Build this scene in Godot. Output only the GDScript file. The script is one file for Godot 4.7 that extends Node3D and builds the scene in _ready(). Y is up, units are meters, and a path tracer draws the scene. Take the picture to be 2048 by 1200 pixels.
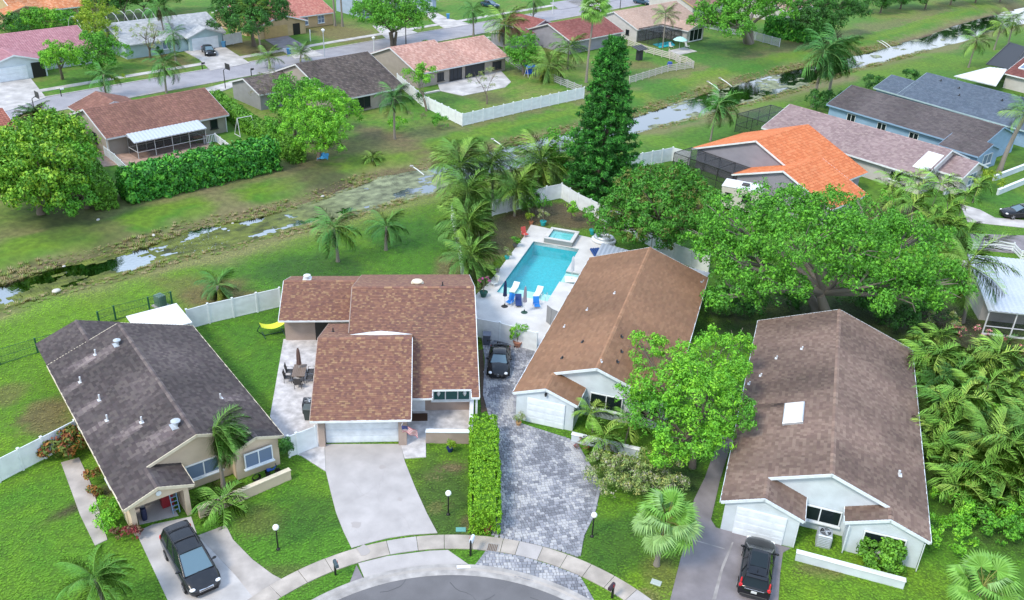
extends Node3D

# A suburban neighbourhood seen from a drone: four houses on a cul-de-sac, a canal behind them, a street beyond.
# World units are metres; the camera stands 39 m above the ground at the origin and looks along -z.

var M := {}                       # materials by name
var rng := RandomNumberGenerator.new()
var noise_a := FastNoiseLite.new()
var noise_b := FastNoiseLite.new()
var sprig_sets := {}
var fronds := {}
var paved := []                    # outlines where no grass grows
const YSTREET := deg_to_rad(46.5)


# ---------------------------------------------------------------- geometry helper
class Geo:
	var v := PackedVector3Array()
	var n := PackedVector3Array()
	var c := PackedColorArray()
	var col := Color(1, 1, 1)

	func tri(a: Vector3, b: Vector3, d: Vector3) -> void:
		var m := (b - a).cross(d - a).normalized()
		v.append(a); v.append(d); v.append(b)
		for i in 3:
			n.append(m); c.append(col)

	func quad(a: Vector3, b: Vector3, d: Vector3, e: Vector3) -> void:   # counter-clockwise seen from outside
		tri(a, b, d); tri(a, d, e)

	func box(at: Vector3, s: Vector3, b := Basis()) -> void:
		var h := s / 2.0
		var p: Array[Vector3] = []
		for i in 8:
			p.append(at + b * Vector3(h.x if i & 1 else -h.x, h.y if i & 2 else -h.y, h.z if i & 4 else -h.z))
		quad(p[4], p[5], p[7], p[6]); quad(p[1], p[0], p[2], p[3]); quad(p[5], p[1], p[3], p[7])
		quad(p[0], p[4], p[6], p[2]); quad(p[6], p[7], p[3], p[2]); quad(p[0], p[1], p[5], p[4])

	func soft_box(at: Vector3, s: Vector3, r := 0.03) -> void:   # a box whose upper edges are chamfered
		var h := s / 2.0
		var low := [Vector3(-h.x, -h.y, h.z), Vector3(h.x, -h.y, h.z), Vector3(h.x, -h.y, -h.z), Vector3(-h.x, -h.y, -h.z)]
		for i in 4:
			var a: Vector3 = at + low[i]
			var b: Vector3 = at + low[(i + 1) % 4]
			var up := Vector3(0, s.y - r, 0)
			quad(a, b, b + up, a + up)
			var ia: Vector3 = at + low[i] * Vector3((h.x - r) / h.x, -1, (h.z - r) / h.z)
			var ib: Vector3 = at + low[(i + 1) % 4] * Vector3((h.x - r) / h.x, -1, (h.z - r) / h.z)
			quad(a + up, b + up, ib, ia)
		var t: Array[Vector3] = []
		for q in low:
			t.append(at + q * Vector3((h.x - r) / h.x, -1, (h.z - r) / h.z))
		quad(t[0], t[1], t[2], t[3])

	func poly(pts: PackedVector3Array, flip := false) -> void:   # a flat or nearly flat polygon
		var m := Vector3.ZERO
		for i in pts.size():
			m += pts[i].cross(pts[(i + 1) % pts.size()])
		m = m.normalized()
		var u := (pts[1] - pts[0]).normalized()
		var w := m.cross(u)
		var flat := PackedVector2Array()
		for p in pts:
			flat.append(Vector2(p.dot(u), p.dot(w)))
		var ix := Geometry2D.triangulate_polygon(flat)
		for i in range(0, ix.size(), 3):
			var a := pts[ix[i]]
			var b := pts[ix[i + 1]]
			var d := pts[ix[i + 2]]
			var f := (b - a).cross(d - a).dot(m) > 0.0
			if f != flip: tri(a, b, d)
			else: tri(a, d, b)

	func slab(pts: PackedVector3Array, thick: Vector3) -> void:   # polygon (its front seen) with depth -thick
		var low := PackedVector3Array()
		for p in pts: low.append(p - thick)
		poly(pts); poly(low, true)
		var m := Vector3.ZERO
		for i in pts.size(): m += pts[i].cross(pts[(i + 1) % pts.size()])
		var fwd := m.dot(thick) > 0.0
		for i in pts.size():
			var j := (i + 1) % pts.size()
			if fwd: quad(low[i], low[j], pts[j], pts[i])
			else: quad(pts[i], pts[j], low[j], low[i])

	func tube(pts: Array, radii: Array, sides := 6, cap := true) -> void:
		var prev: Array[Vector3] = []
		var prev_n: Array[Vector3] = []
		for k in pts.size():
			var d: Vector3 = (pts[min(k + 1, pts.size() - 1)] - pts[max(k - 1, 0)]).normalized()
			var u := d.cross(Vector3(0.31, 0.12, 0.94)).normalized()
			var w := d.cross(u)
			var ring: Array[Vector3] = []
			var ring_n: Array[Vector3] = []
			for s in sides:
				var a := TAU * s / sides
				var q := u * cos(a) + w * sin(a)
				ring_n.append(q)
				ring.append(pts[k] + q * radii[k])
			if k:
				for s in sides:
					var t := (s + 1) % sides
					for e in [[prev[s], prev_n[s]], [ring[s], ring_n[s]], [ring[t], ring_n[t]], [prev[s], prev_n[s]], [ring[t], ring_n[t]], [prev[t], prev_n[t]]]:
						v.append(e[0]); n.append(e[1]); c.append(col)
			elif cap:
				for s in range(1, sides - 1): tri(ring[0], ring[s + 1], ring[s])
			prev = ring; prev_n = ring_n
		if cap:
			for s in range(1, sides - 1): tri(prev[0], prev[s], prev[s + 1])

	func lathe(profile: Array, sides := 12, at := Vector3.ZERO) -> void:   # Vector2(radius, y) from the bottom up
		for k in profile.size() - 1:
			var p: Vector2 = profile[k]
			var q: Vector2 = profile[k + 1]
			var slope := Vector2(q.y - p.y, p.x - q.x).normalized()
			for s in sides:
				var a := TAU * s / sides
				var b := TAU * (s + 1) / sides
				var ca := Vector3(cos(a), 0, -sin(a))
				var cb := Vector3(cos(b), 0, -sin(b))
				var na := Vector3(ca.x * slope.x, slope.y, ca.z * slope.x)
				var nb := Vector3(cb.x * slope.x, slope.y, cb.z * slope.x)
				var y0 := Vector3(0, p.y, 0)
				var y1 := Vector3(0, q.y, 0)
				for e in [[ca * p.x + y0, na], [ca * q.x + y1, na], [cb * q.x + y1, nb], [ca * p.x + y0, na], [cb * q.x + y1, nb], [cb * p.x + y0, nb]]:
					v.append(at + e[0]); n.append(e[1]); c.append(col)

	func ball(at: Vector3, r: Vector3, rings := 6, sides := 10) -> void:
		for i in rings:
			var a0 := PI * i / rings - PI / 2
			var a1 := PI * (i + 1) / rings - PI / 2
			for s in sides:
				var b0 := TAU * s / sides
				var b1 := TAU * (s + 1) / sides
				var q: Array[Vector3] = []
				for e in [[a0, b0], [a0, b1], [a1, b1], [a1, b0]]:
					q.append(Vector3(cos(e[0]) * cos(e[1]), sin(e[0]), -cos(e[0]) * sin(e[1])))
				for k in [0, 2, 1, 0, 3, 2]:
					v.append(at + q[k] * r); n.append((q[k] / r).normalized()); c.append(col)

	func add(g: Geo, t: Transform3D) -> void:
		v.append_array(t * g.v)
		n.append_array(Transform3D(t.basis.orthonormalized(), Vector3.ZERO) * g.n)
		c.append_array(g.c)

	func mesh() -> ArrayMesh:
		var a := []
		a.resize(Mesh.ARRAY_MAX)
		a[Mesh.ARRAY_VERTEX] = v; a[Mesh.ARRAY_NORMAL] = n; a[Mesh.ARRAY_COLOR] = c
		var m := ArrayMesh.new()
		m.add_surface_from_arrays(Mesh.PRIMITIVE_TRIANGLES, a)
		return m


# ---------------------------------------------------------------- naming and parenting
func part(called: String, g, mat: Material, parent: Node = self, kind := "", at := Transform3D()) -> MeshInstance3D:
	var o := MeshInstance3D.new()
	o.name = called
	o.mesh = g.mesh() if g is Geo else g
	o.material_override = mat
	o.transform = at
	if kind: o.set_meta("kind", kind)
	parent.add_child(o, true)
	return o


func thing(called: String, label: String, category: String, at := Vector3.ZERO, turn := 0.0, group := "") -> Node3D:
	var o := Node3D.new()
	o.name = called
	o.position = at
	o.rotation.y = turn
	o.set_meta("label", label); o.set_meta("category", category)
	if group: o.set_meta("group", group)
	add_child(o, true)
	return o


func ground_piece(called: String, pts: Array, y: float, mat: Material, parent: Node = self, thick := 0.12) -> MeshInstance3D:
	var g := Geo.new()
	var p := PackedVector3Array()
	for q in pts: p.append(Vector3(q.x, y, q.z))
	var m := 0.0
	for i in p.size(): m += p[i].z * p[(i + 1) % p.size()].x - p[i].x * p[(i + 1) % p.size()].z
	if m < 0.0: p.reverse()
	var flat := PackedVector2Array()
	var area := Rect2(p[0].x, p[0].z, 0, 0)
	for q in p:
		flat.append(Vector2(q.x, q.z)); area = area.expand(Vector2(q.x, q.z))
	paved.append([area, flat])
	g.slab(p, Vector3(0, thick, 0))
	return part(called, g, mat, parent, "structure" if parent == self else "")


func spot(x: float, z: float, y := 0.0) -> Vector3:
	return Vector3(x, y, z)


func arc(at: Vector3, r: float, a0: float, a1: float, n := 24) -> Array:
	var out := []
	for i in n + 1:
		var a := lerpf(a0, a1, float(i) / n)
		out.append(at + Vector3(r * sin(a), 0, -r * cos(a)))
	return out


# ---------------------------------------------------------------- materials
func grey_noise(freq: float, low: float, high: float, octaves := 4, size := 512, seed_ := 1, type := FastNoiseLite.TYPE_SIMPLEX_SMOOTH) -> NoiseTexture2D:
	var f := FastNoiseLite.new()
	f.noise_type = type
	f.frequency = freq; f.fractal_octaves = octaves; f.seed = seed_
	var t := NoiseTexture2D.new()
	t.width = size; t.height = size; t.seamless = true; t.noise = f
	var r := Gradient.new()
	r.set_color(0, Color(low, low, low)); r.set_color(1, Color(high, high, high))
	t.color_ramp = r
	return t


func mat(called: String, lin: Color, rough := 0.8, tex = null, scale := 0.5, detail = null, detail_scale := 3.0, opts := {}) -> StandardMaterial3D:
	var m := StandardMaterial3D.new()
	m.resource_name = called
	m.albedo_color = Color(lin.r, lin.g, lin.b).linear_to_srgb()
	m.roughness = rough
	if tex:
		m.albedo_texture = tex
		m.uv1_triplanar = true; m.uv1_world_triplanar = true
		m.uv1_scale = Vector3.ONE * scale
	if detail:
		m.detail_enabled = true
		m.detail_blend_mode = BaseMaterial3D.BLEND_MODE_MUL
		m.detail_albedo = detail
		m.detail_uv_layer = BaseMaterial3D.DETAIL_UV_2
		m.uv2_triplanar = true; m.uv2_world_triplanar = true
		m.uv2_scale = Vector3.ONE * detail_scale
	for k in opts: m.set(k, opts[k])
	M[called] = m
	return m


func make_materials() -> void:
	noise_a.seed = 7; noise_a.frequency = 0.05; noise_a.fractal_octaves = 4
	noise_b.seed = 23; noise_b.frequency = 0.35; noise_b.fractal_octaves = 3
	var soft := grey_noise(0.012, 0.88, 1.0, 5, 512, 3)
	var blotch := grey_noise(0.02, 0.74, 1.0, 5, 512, 4)
	var fine := grey_noise(0.16, 0.82, 1.0, 3, 512, 5)
	var speck := grey_noise(0.35, 0.74, 1.0, 2, 512, 6)
	var vc := {"vertex_color_use_as_albedo": true}
	mat("grass", Color(1, 1, 1), 0.95, grey_noise(0.14, 0.5, 1.0, 5, 1024, 8), 0.2, blotch, 0.11, vc)
	mat("foliage", Color(1, 1, 1), 0.62, null, 1, null, 1, {"vertex_color_use_as_albedo": true, "backlight_enabled": true, "backlight": Color(0.35, 0.4, 0.2)})
	mat("bark", Color(0.2, 0.165, 0.13), 0.9, fine, 1.2)
	mat("palm_bark", Color(0.3, 0.27, 0.23), 0.9, fine, 1.5)
	mat("asphalt", Color(0.225, 0.22, 0.23), 0.93, soft, 0.08, speck, 1.1)
	mat("street", Color(0.47, 0.46, 0.50), 0.93, soft, 0.05, speck, 0.8)
	mat("concrete", Color(0.66, 0.60, 0.55), 0.9, blotch, 0.05, fine, 0.9)
	mat("driveway", Color(0.60, 0.565, 0.55), 0.9, soft, 0.09, fine, 0.35)
	mat("dark_driveway", Color(0.36, 0.33, 0.35), 0.9, blotch, 0.045, fine, 0.8)
	mat("walk", Color(0.66, 0.59, 0.52), 0.9, blotch, 0.06, fine, 0.9)
	mat("pale_concrete", Color(0.74, 0.71, 0.69), 0.9, blotch, 0.04, fine, 0.9)
	mat("kerb", Color(0.60, 0.57, 0.545), 0.9, blotch, 0.1, fine, 1.0)
	mat("white_paver", Color(0.88, 0.85, 0.85), 0.85, blotch, 0.12, fine, 1.2)
	mat("pool_deck", Color(0.85, 0.83, 0.80), 0.8, soft, 0.08, fine, 1.0)
	mat("pink_deck", Color(0.62, 0.42, 0.33), 0.85, blotch, 0.1, fine, 1.0)
	mat("paver", Color(1, 1, 1), 0.85, fine, 0.9, null, 1, vc)
	mat("joint", Color(0.50, 0.47, 0.46), 0.9, blotch, 0.1, fine, 0.9)
	mat("soil", Color(0.13, 0.09, 0.06), 0.95, blotch, 0.3, fine, 1.0)
	mat("shingle", Color(1, 1, 1), 0.88, fine, 1.4, null, 1, vc)
	mat("roof_base", Color(0.08, 0.06, 0.055), 0.9)
	mat("fascia", Color(0.80, 0.88, 0.93), 0.6, soft, 0.3)
	mat("cream_fascia", Color(0.78, 0.69, 0.52), 0.6, soft, 0.3)
	mat("vinyl", Color(0.86, 0.91, 0.94), 0.45, soft, 0.2)
	for w in [["white_wall", Color(0.80, 0.90, 0.97)], ["cream_wall", Color(0.88, 0.71, 0.52)], ["taupe_wall", Color(0.53, 0.42, 0.36)], ["grey_wall", Color(0.36, 0.37, 0.38)], ["lilac_wall", Color(0.40, 0.39, 0.46)],
			["beige_wall", Color(0.46, 0.41, 0.36)], ["blue_wall", Color(0.33, 0.52, 0.74)], ["yellow_wall", Color(0.70, 0.52, 0.30)], ["aqua_wall", Color(0.55, 0.74, 0.78)], ["ivory_wall", Color(0.75, 0.73, 0.72)], ["sky_wall", Color(0.5, 0.62, 0.82)]]:
		mat(w[0], w[1], 0.85, soft, 0.12, fine, 1.6)
	mat("garage_white", Color(0.84, 0.91, 0.97), 0.5, soft, 0.2)
	mat("garage_tan", Color(0.55, 0.40, 0.17), 0.5, soft, 0.2)
	mat("glass", Color(0.012, 0.02, 0.024), 0.08, null, 1, null, 1, {"metallic_specular": 0.35})
	mat("blue_glass", Color(0.16, 0.22, 0.32), 0.08, null, 1, null, 1, {"metallic_specular": 0.4})
	mat("teal_glass", Color(0.02, 0.10, 0.10), 0.1, null, 1, null, 1, {"metallic_specular": 0.4})
	mat("screen", Color(0.03, 0.035, 0.045), 0.7, fine, 3.0)
	mat("dark_metal", Color(0.03, 0.03, 0.032), 0.45)
	mat("black", Color(0.012, 0.012, 0.013), 0.5)
	mat("tyre", Color(0.015, 0.015, 0.016), 0.85)
	mat("rim", Color(0.45, 0.46, 0.48), 0.3, null, 1, null, 1, {"metallic": 0.8})
	mat("aluminium", Color(0.6, 0.65, 0.7), 0.4, soft, 0.6, null, 1, {"metallic": 0.4})
	mat("white_metal", Color(0.7, 0.72, 0.74), 0.45, soft, 0.3)
	mat("rubber_membrane", Color(0.80, 0.82, 0.83), 0.6, soft, 0.2)
	mat("car_black", Color(0.008, 0.009, 0.012), 0.25, null, 1, null, 1, {"clearcoat_enabled": true, "clearcoat": 0.5, "clearcoat_roughness": 0.05, "metallic_specular": 0.35})
	mat("car_grey", Color(0.016, 0.018, 0.022), 0.25, null, 1, null, 1, {"clearcoat_enabled": true, "clearcoat": 0.5, "clearcoat_roughness": 0.05, "metallic_specular": 0.35})
	mat("car_blue", Color(0.02, 0.06, 0.10), 0.25, null, 1, null, 1, {"clearcoat_enabled": true, "clearcoat": 0.5, "clearcoat_roughness": 0.05, "metallic_specular": 0.35})
	mat("headlight", Color(0.8, 0.82, 0.84), 0.12, null, 1, null, 1, {"metallic_specular": 0.8})
	mat("red_lens", Color(0.6, 0.02, 0.03), 0.2)
	mat("chrome", Color(0.75, 0.76, 0.78), 0.15, null, 1, null, 1, {"metallic": 1.0})
	mat("plain", Color(1, 1, 1), 0.6, null, 1, null, 1, vc)
	mat("pool_shell", Color(0.012, 0.48, 0.56), 0.7, soft, 0.3)
	mat("spa_tile", Color(0.36, 0.37, 0.36), 0.7, speck, 0.6)
	mat("pool_water", Color(0.2, 0.7, 0.75), 0.03, null, 1, null, 1, {"transparency": BaseMaterial3D.TRANSPARENCY_ALPHA, "metallic_specular": 0.3})
	M.pool_water.albedo_color.a = 0.12
	var ripple := grey_noise(0.03, 0.0, 1.0, 4, 512, 31)
	mat("canal_water", Color(0.30, 0.34, 0.36), 0.03, null, 1, null, 1, {"metallic": 1.0, "heightmap_enabled": true, "heightmap_texture": ripple, "heightmap_scale": 0.25, "uv1_triplanar": true, "uv1_world_triplanar": true, "uv1_scale": Vector3.ONE * 0.15})
	mat("algae", Color(1, 1, 1), 0.7, fine, 0.5, null, 1, vc)


func shade(base: Color, spread: float) -> Color:
	var k := 1.0 + rng.randf_range(-spread, spread)
	return Color(base.r * k, base.g * k, base.b * k)


func _ready() -> void:
	var cam := Camera3D.new()
	cam.name = "camera"
	cam.position = Vector3(0, 39, 0)
	cam.rotation_order = EULER_ORDER_YXZ
	cam.rotation_degrees = Vector3(-28.47, 0, 2.5)
	cam.fov = 36.76
	cam.near = 0.5; cam.far = 3000.0
	add_child(cam)
	var env := Environment.new()
	var sky_mat := ProceduralSkyMaterial.new()
	sky_mat.sky_top_color = Color(0.60, 0.70, 0.84)
	sky_mat.sky_horizon_color = Color(0.95, 0.96, 0.97)
	sky_mat.sky_curve = 0.25
	sky_mat.ground_bottom_color = Color(0.3, 0.36, 0.28)
	sky_mat.ground_horizon_color = Color(0.75, 0.8, 0.85)
	sky_mat.sky_energy_multiplier = 0.95
	var cover := grey_noise(0.008, 0.0, 1.0, 5, 1024, 40)
	cover.color_ramp.set_offset(0, 0.35); cover.color_ramp.set_offset(1, 0.75)
	cover.color_ramp.set_color(0, Color(0, 0, 0, 0)); cover.color_ramp.set_color(1, Color(1, 1, 1, 0.9))
	sky_mat.sky_cover = cover
	sky_mat.sky_cover_modulate = Color(0.9, 0.92, 0.95, 0.5)
	var sky := Sky.new()
	sky.sky_material = sky_mat
	env.background_mode = Environment.BG_SKY
	env.sky = sky
	env.tonemap_mode = Environment.TONE_MAPPER_LINEAR
	env.tonemap_exposure = 2.4
	env.sdfgi_enabled = true; env.ssao_enabled = true; env.ssil_enabled = true
	var world := WorldEnvironment.new()
	world.name = "world_environment"
	world.environment = env
	add_child(world)
	var sun := DirectionalLight3D.new()
	sun.name = "sun"
	sun.light_color = Color(1.0, 0.96, 0.90)
	sun.light_energy = 0.42
	sun.light_angular_distance = 14.0
	sun.rotation_degrees = Vector3(-50, -46, 0)
	sun.shadow_enabled = true
	add_child(sun)

	rng.seed = 2024
	make_materials()
	make_leaves()
	build_terrain()
	build_paving()
	build_near_houses()
	build_pool_yard()
	build_far_houses()
	build_fences()
	build_vegetation()
	build_vehicles()
	build_yard_things()


# ---------------------------------------------------------------- ground, canal, roads
const AXIS := Vector3(0.7252, 0, -0.6886)        # along the canal
const SIDE := Vector3(-0.6886, 0, -0.7252)       # across it, away from the viewer
const WATER := -0.8
var near_bank := {}
var far_bank := {}
var patches := []


func bank_table(pts: Array) -> Dictionary:
	var d := {}
	for i in pts.size() - 1:
		var t0 := AXIS.dot(pts[i])
		var t1 := AXIS.dot(pts[i + 1])
		var s0 := SIDE.dot(pts[i])
		var s1 := SIDE.dot(pts[i + 1])
		for t in range(int(ceil(t0)), int(floor(t1)) + 1):
			d[t] = lerpf(s0, s1, (t - t0) / (t1 - t0))
	d["low"] = int(ceil(AXIS.dot(pts[0]))); d["high"] = int(floor(AXIS.dot(pts[-1])))
	return d


func bank(d: Dictionary, t: float) -> float:
	var k := clampf(t, d.low, d.high - 1.01)
	var i := int(floor(k))
	return lerpf(d[i], d[i + 1], k - i)


func canal_gap(p: Vector3) -> Vector2:     # distance outside the near water edge, and outside the far one (negative inside)
	var t := AXIS.dot(p)
	var s := SIDE.dot(p)
	return Vector2(bank(near_bank, t) - s, s - bank(far_bank, t))


func ground_height(gap: Vector2) -> float:
	if gap.x > 0.0: return WATER * (1.0 - smoothstep(0.0, 5.0, gap.x))
	if gap.y > 0.0: return WATER * (1.0 - smoothstep(0.0, 4.5, gap.y))
	return WATER - 1.0 * smoothstep(0.0, 2.5, minf(-gap.x, -gap.y))


func ground_at(p: Vector3) -> Vector3:
	return Vector3(p.x, ground_height(canal_gap(p)), p.z)


func patch(at: Vector3, rx: float, rz: float, color: Color, strength := 1.0, turn := 0.0) -> void:
	patches.append([at, rx, rz, color, strength, turn])


func grass_color(x: float, z: float, gap: Vector2) -> Color:
	var green := Color(0.14, 0.385, 0.022)
	var lime := Color(0.27, 0.49, 0.02)
	var dry := Color(0.46, 0.42, 0.15)
	var soil := Color(0.25, 0.175, 0.105)
	var straw := Color(0.52, 0.42, 0.22)
	var na := noise_a.get_noise_2d(x, z)
	var nb := noise_b.get_noise_2d(x, z)
	var k := green.lerp(lime, clampf(0.25 + na * 1.1 + nb * 0.35, 0.0, 1.0))
	var across := SIDE.dot(Vector3(x, 0, z))
	if gap.y > 0.0:                         # beyond the canal the grass is patchier
		k = (k * 1.12).lerp(dry, clampf(0.12 + na * 0.8 + nb * 0.5, 0.0, 0.65))
		var w := gap.y + nb * 1.6
		k = k.lerp(straw, 0.8 * smoothstep(3.0, 0.6, w))
		k = k.lerp(soil, 0.7 * smoothstep(1.3, 0.1, w))
		k = k.lerp(soil, 0.55 * smoothstep(0.1, 0.5, nb) * smoothstep(3.5, 2.0, w))
		k = k.lerp(lime, 0.8 * smoothstep(3.4, 4.2, w) * smoothstep(7.0, 5.4, w))
		k = k.lerp(Color(0.40, 0.32, 0.16), 0.6 * smoothstep(6.5, 8.0, w) * smoothstep(14.0, 9.0, w + na * 6.0))
	elif gap.x > 0.0:
		var w := gap.x + nb * 1.4
		k = k.lerp(straw, 0.85 * smoothstep(5.0, 1.2, w + na * 4.0))
		k = k.lerp(Color(0.33, 0.38, 0.09), 0.6 * smoothstep(7.0, 2.5, w))
	else:
		k = soil * 0.6
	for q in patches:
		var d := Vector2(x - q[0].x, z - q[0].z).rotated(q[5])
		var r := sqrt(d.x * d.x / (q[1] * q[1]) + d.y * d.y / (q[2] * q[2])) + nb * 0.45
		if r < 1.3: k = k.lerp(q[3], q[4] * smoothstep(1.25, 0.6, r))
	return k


func build_terrain() -> void:
	near_bank = bank_table([spot(-52.26, -59.87, -0.8), spot(-44.25, -67.37, -0.8), spot(-43.10, -68.80, -0.8), spot(-41.28, -71.23, -0.8), spot(-37.02, -74.42, -0.8), spot(-34.83, -76.95, -0.8), spot(-32.96, -78.90, -0.8), spot(-28.33, -82.14, -0.8), spot(-24.49, -85.61, -0.8), spot(-21.84, -87.83, -0.8), spot(-17.37, -92.29, -0.8), spot(-12.12, -97.16, -0.8), spot(-9.04, -99.56, -0.8), spot(1.55, -109.79, -0.8), spot(15.55, -124.10, -0.8), spot(26.10, -133.47, -0.8), spot(39.10, -145.42, -0.8), spot(46.73, -152.95, -0.8), spot(60.08, -167.32, -0.8), spot(83.02, -188.65, -0.8), spot(94.38, -198.62, -0.8), spot(102.78, -208.24, -0.8), spot(118.33, -221.78, -0.8), spot(237.68, -315.94, -0.8)])
	far_bank = bank_table([spot(-56.34, -66.00, -0.8), spot(-46.65, -71.99, -0.8), spot(-44.44, -75.26, -0.8), spot(-39.05, -79.42, -0.8), spot(-36.94, -81.26, -0.8), spot(-34.05, -85.61, -0.8), spot(-28.62, -89.23, -0.8), spot(-23.20, -94.09, -0.8), spot(-17.20, -102.68, -0.8), spot(-11.82, -106.11, -0.8), spot(-8.54, -109.44, -0.8), spot(-2.29, -115.70, -0.8), spot(16.92, -132.63, -0.8), spot(27.96, -145.43, -0.8), spot(39.72, -157.62, -0.8), spot(50.46, -167.48, -0.8), spot(63.03, -178.20, -0.8), spot(88.29, -202.29, -0.8), spot(99.66, -215.62, -0.8), spot(111.67, -227.40, -0.8), spot(127.87, -241.74, -0.8), spot(271.93, -364.99, -0.8)])
	var brown := Color(0.34, 0.245, 0.13)
	var olive := Color(0.30, 0.27, 0.09)
	var deep := Color(0.055, 0.185, 0.02)
	var tan := Color(0.45, 0.34, 0.19)
	patch(spot(-25.90, -70.01), 4.2, 3.0, Color(0.33, 0.24, 0.09), 0.9)
	patch(spot(-28.66, -71.66), 5.0, 2.5, olive, 0.6)
	patch(spot(-32.42, -51.80), 2.0, 2.6, Color(0.30, 0.22, 0.10), 0.85)
	patch(spot(-36.74, -53.97), 1.6, 1.6, olive, 0.7)
	patch(spot(-6.16, -78.48), 1.4, 3.0, brown, 0.8)
	patch(spot(-1.03, -86.07), 2.6, 9.0, Color(0.27, 0.22, 0.10), 0.95, -0.3)
	patch(spot(4.88, -92.03), 7.0, 4.0, Color(0.24, 0.18, 0.10), 0.95)
	patch(spot(-4.58, -84.45), 1.8, 6.0, Color(0.2, 0.2, 0.07), 0.6)
	patch(spot(-23.59, -96.13), 9.0, 3.0, tan, 0.3, -0.75)
	patch(spot(-17.06, -114.83), 8.0, 3.0, brown, 0.8, -0.75)
	patch(spot(-21.88, -112.15), 7.0, 4.0, Color(0.30, 0.33, 0.10), 0.6)
	patch(spot(-23.45, -100.98), 6.0, 3.0, Color(0.17, 0.12, 0.08), 0.7, -0.75)
	patch(spot(-30.63, -90.87), 9.0, 2.0, tan, 0.7, -0.75)
	patch(spot(-40.09, -81.94), 8.0, 1.8, brown, 0.6, -0.75)
	patch(spot(-47.01, -84.97), 9.0, 3.5, Color(0.13, 0.22, 0.03), 0.7, -0.7)
	patch(spot(-59.78, -150.80), 7.0, 4.0, Color(0.33, 0.25, 0.09), 0.85, -0.75)
	patch(spot(-48.63, -161.99), 8.0, 4.5, Color(0.32, 0.25, 0.09), 0.9, -0.75)
	patch(spot(-35.41, -177.05), 12.0, 6.0, Color(0.38, 0.31, 0.11), 0.9, -0.75)
	patch(spot(-32.58, -148.87), 6.0, 2.0, Color(0.33, 0.26, 0.09), 0.8, -0.75)
	patch(spot(-6.34, -138.05), 6.0, 3.0, Color(0.3, 0.25, 0.1), 0.7, -0.75)
	patch(spot(-0.33, -152.76), 5.0, 2.0, brown, 0.5, -0.75)
	patch(spot(-11.70, -137.20), 3.0, 5.0, Color(0.1, 0.22, 0.03), 0.5)
	patch(spot(20.93, -161.64), 3.5, 3.0, Color(0.36, 0.28, 0.1), 0.7)
	patch(spot(32.56, -179.48), 12.0, 7.0, Color(0.06, 0.26, 0.03), 0.8, -0.7)
	patch(spot(46.02, -166.06), 9.0, 3.0, Color(0.10, 0.27, 0.03), 0.5, -0.7)
	patch(spot(58.14, -180.07), 10.0, 4.0, Color(0.24, 0.26, 0.08), 0.6, -0.7)
	patch(spot(53.39, -156.86), 3.0, 10.0, tan, 0.4, -0.8)
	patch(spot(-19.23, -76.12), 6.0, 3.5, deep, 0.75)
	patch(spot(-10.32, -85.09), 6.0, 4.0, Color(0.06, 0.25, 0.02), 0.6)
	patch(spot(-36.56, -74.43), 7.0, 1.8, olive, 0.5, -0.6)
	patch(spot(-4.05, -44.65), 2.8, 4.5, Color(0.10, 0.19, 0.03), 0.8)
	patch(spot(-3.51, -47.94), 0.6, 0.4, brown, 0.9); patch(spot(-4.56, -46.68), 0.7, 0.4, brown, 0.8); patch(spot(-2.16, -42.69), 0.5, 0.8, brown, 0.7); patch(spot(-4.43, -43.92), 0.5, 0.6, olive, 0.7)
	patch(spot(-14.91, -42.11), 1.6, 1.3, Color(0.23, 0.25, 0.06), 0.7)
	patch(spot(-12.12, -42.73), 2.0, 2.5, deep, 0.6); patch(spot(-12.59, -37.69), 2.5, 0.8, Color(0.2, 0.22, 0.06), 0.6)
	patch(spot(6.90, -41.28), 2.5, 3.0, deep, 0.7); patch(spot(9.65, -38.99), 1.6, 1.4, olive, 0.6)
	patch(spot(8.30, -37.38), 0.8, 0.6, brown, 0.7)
	patch(spot(19.30, -39.96), 1.8, 0.7, Color(0.28, 0.25, 0.09), 0.8)
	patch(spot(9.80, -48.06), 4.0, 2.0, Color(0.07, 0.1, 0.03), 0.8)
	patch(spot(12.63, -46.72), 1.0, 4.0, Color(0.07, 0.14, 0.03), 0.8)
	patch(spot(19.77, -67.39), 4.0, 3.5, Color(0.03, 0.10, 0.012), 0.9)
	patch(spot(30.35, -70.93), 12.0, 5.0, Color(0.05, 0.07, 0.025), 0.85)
	patch(spot(37.99, -95.70), 8.0, 4.0, brown, 0.6)
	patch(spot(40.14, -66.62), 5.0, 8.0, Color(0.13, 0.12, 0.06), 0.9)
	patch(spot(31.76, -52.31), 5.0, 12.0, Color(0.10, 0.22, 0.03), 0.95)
	patch(spot(44.19, -97.12), 4.0, 1.6, Color(0.16, 0.1, 0.07), 0.9, 0.3)
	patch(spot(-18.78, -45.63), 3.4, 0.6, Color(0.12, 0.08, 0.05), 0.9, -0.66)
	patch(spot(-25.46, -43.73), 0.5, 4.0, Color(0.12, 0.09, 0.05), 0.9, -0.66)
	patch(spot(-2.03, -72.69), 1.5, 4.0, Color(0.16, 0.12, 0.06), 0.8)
	var lush := Color(0.085, 0.36, 0.02)
	var bright := Color(0.24, 0.50, 0.022)
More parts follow.
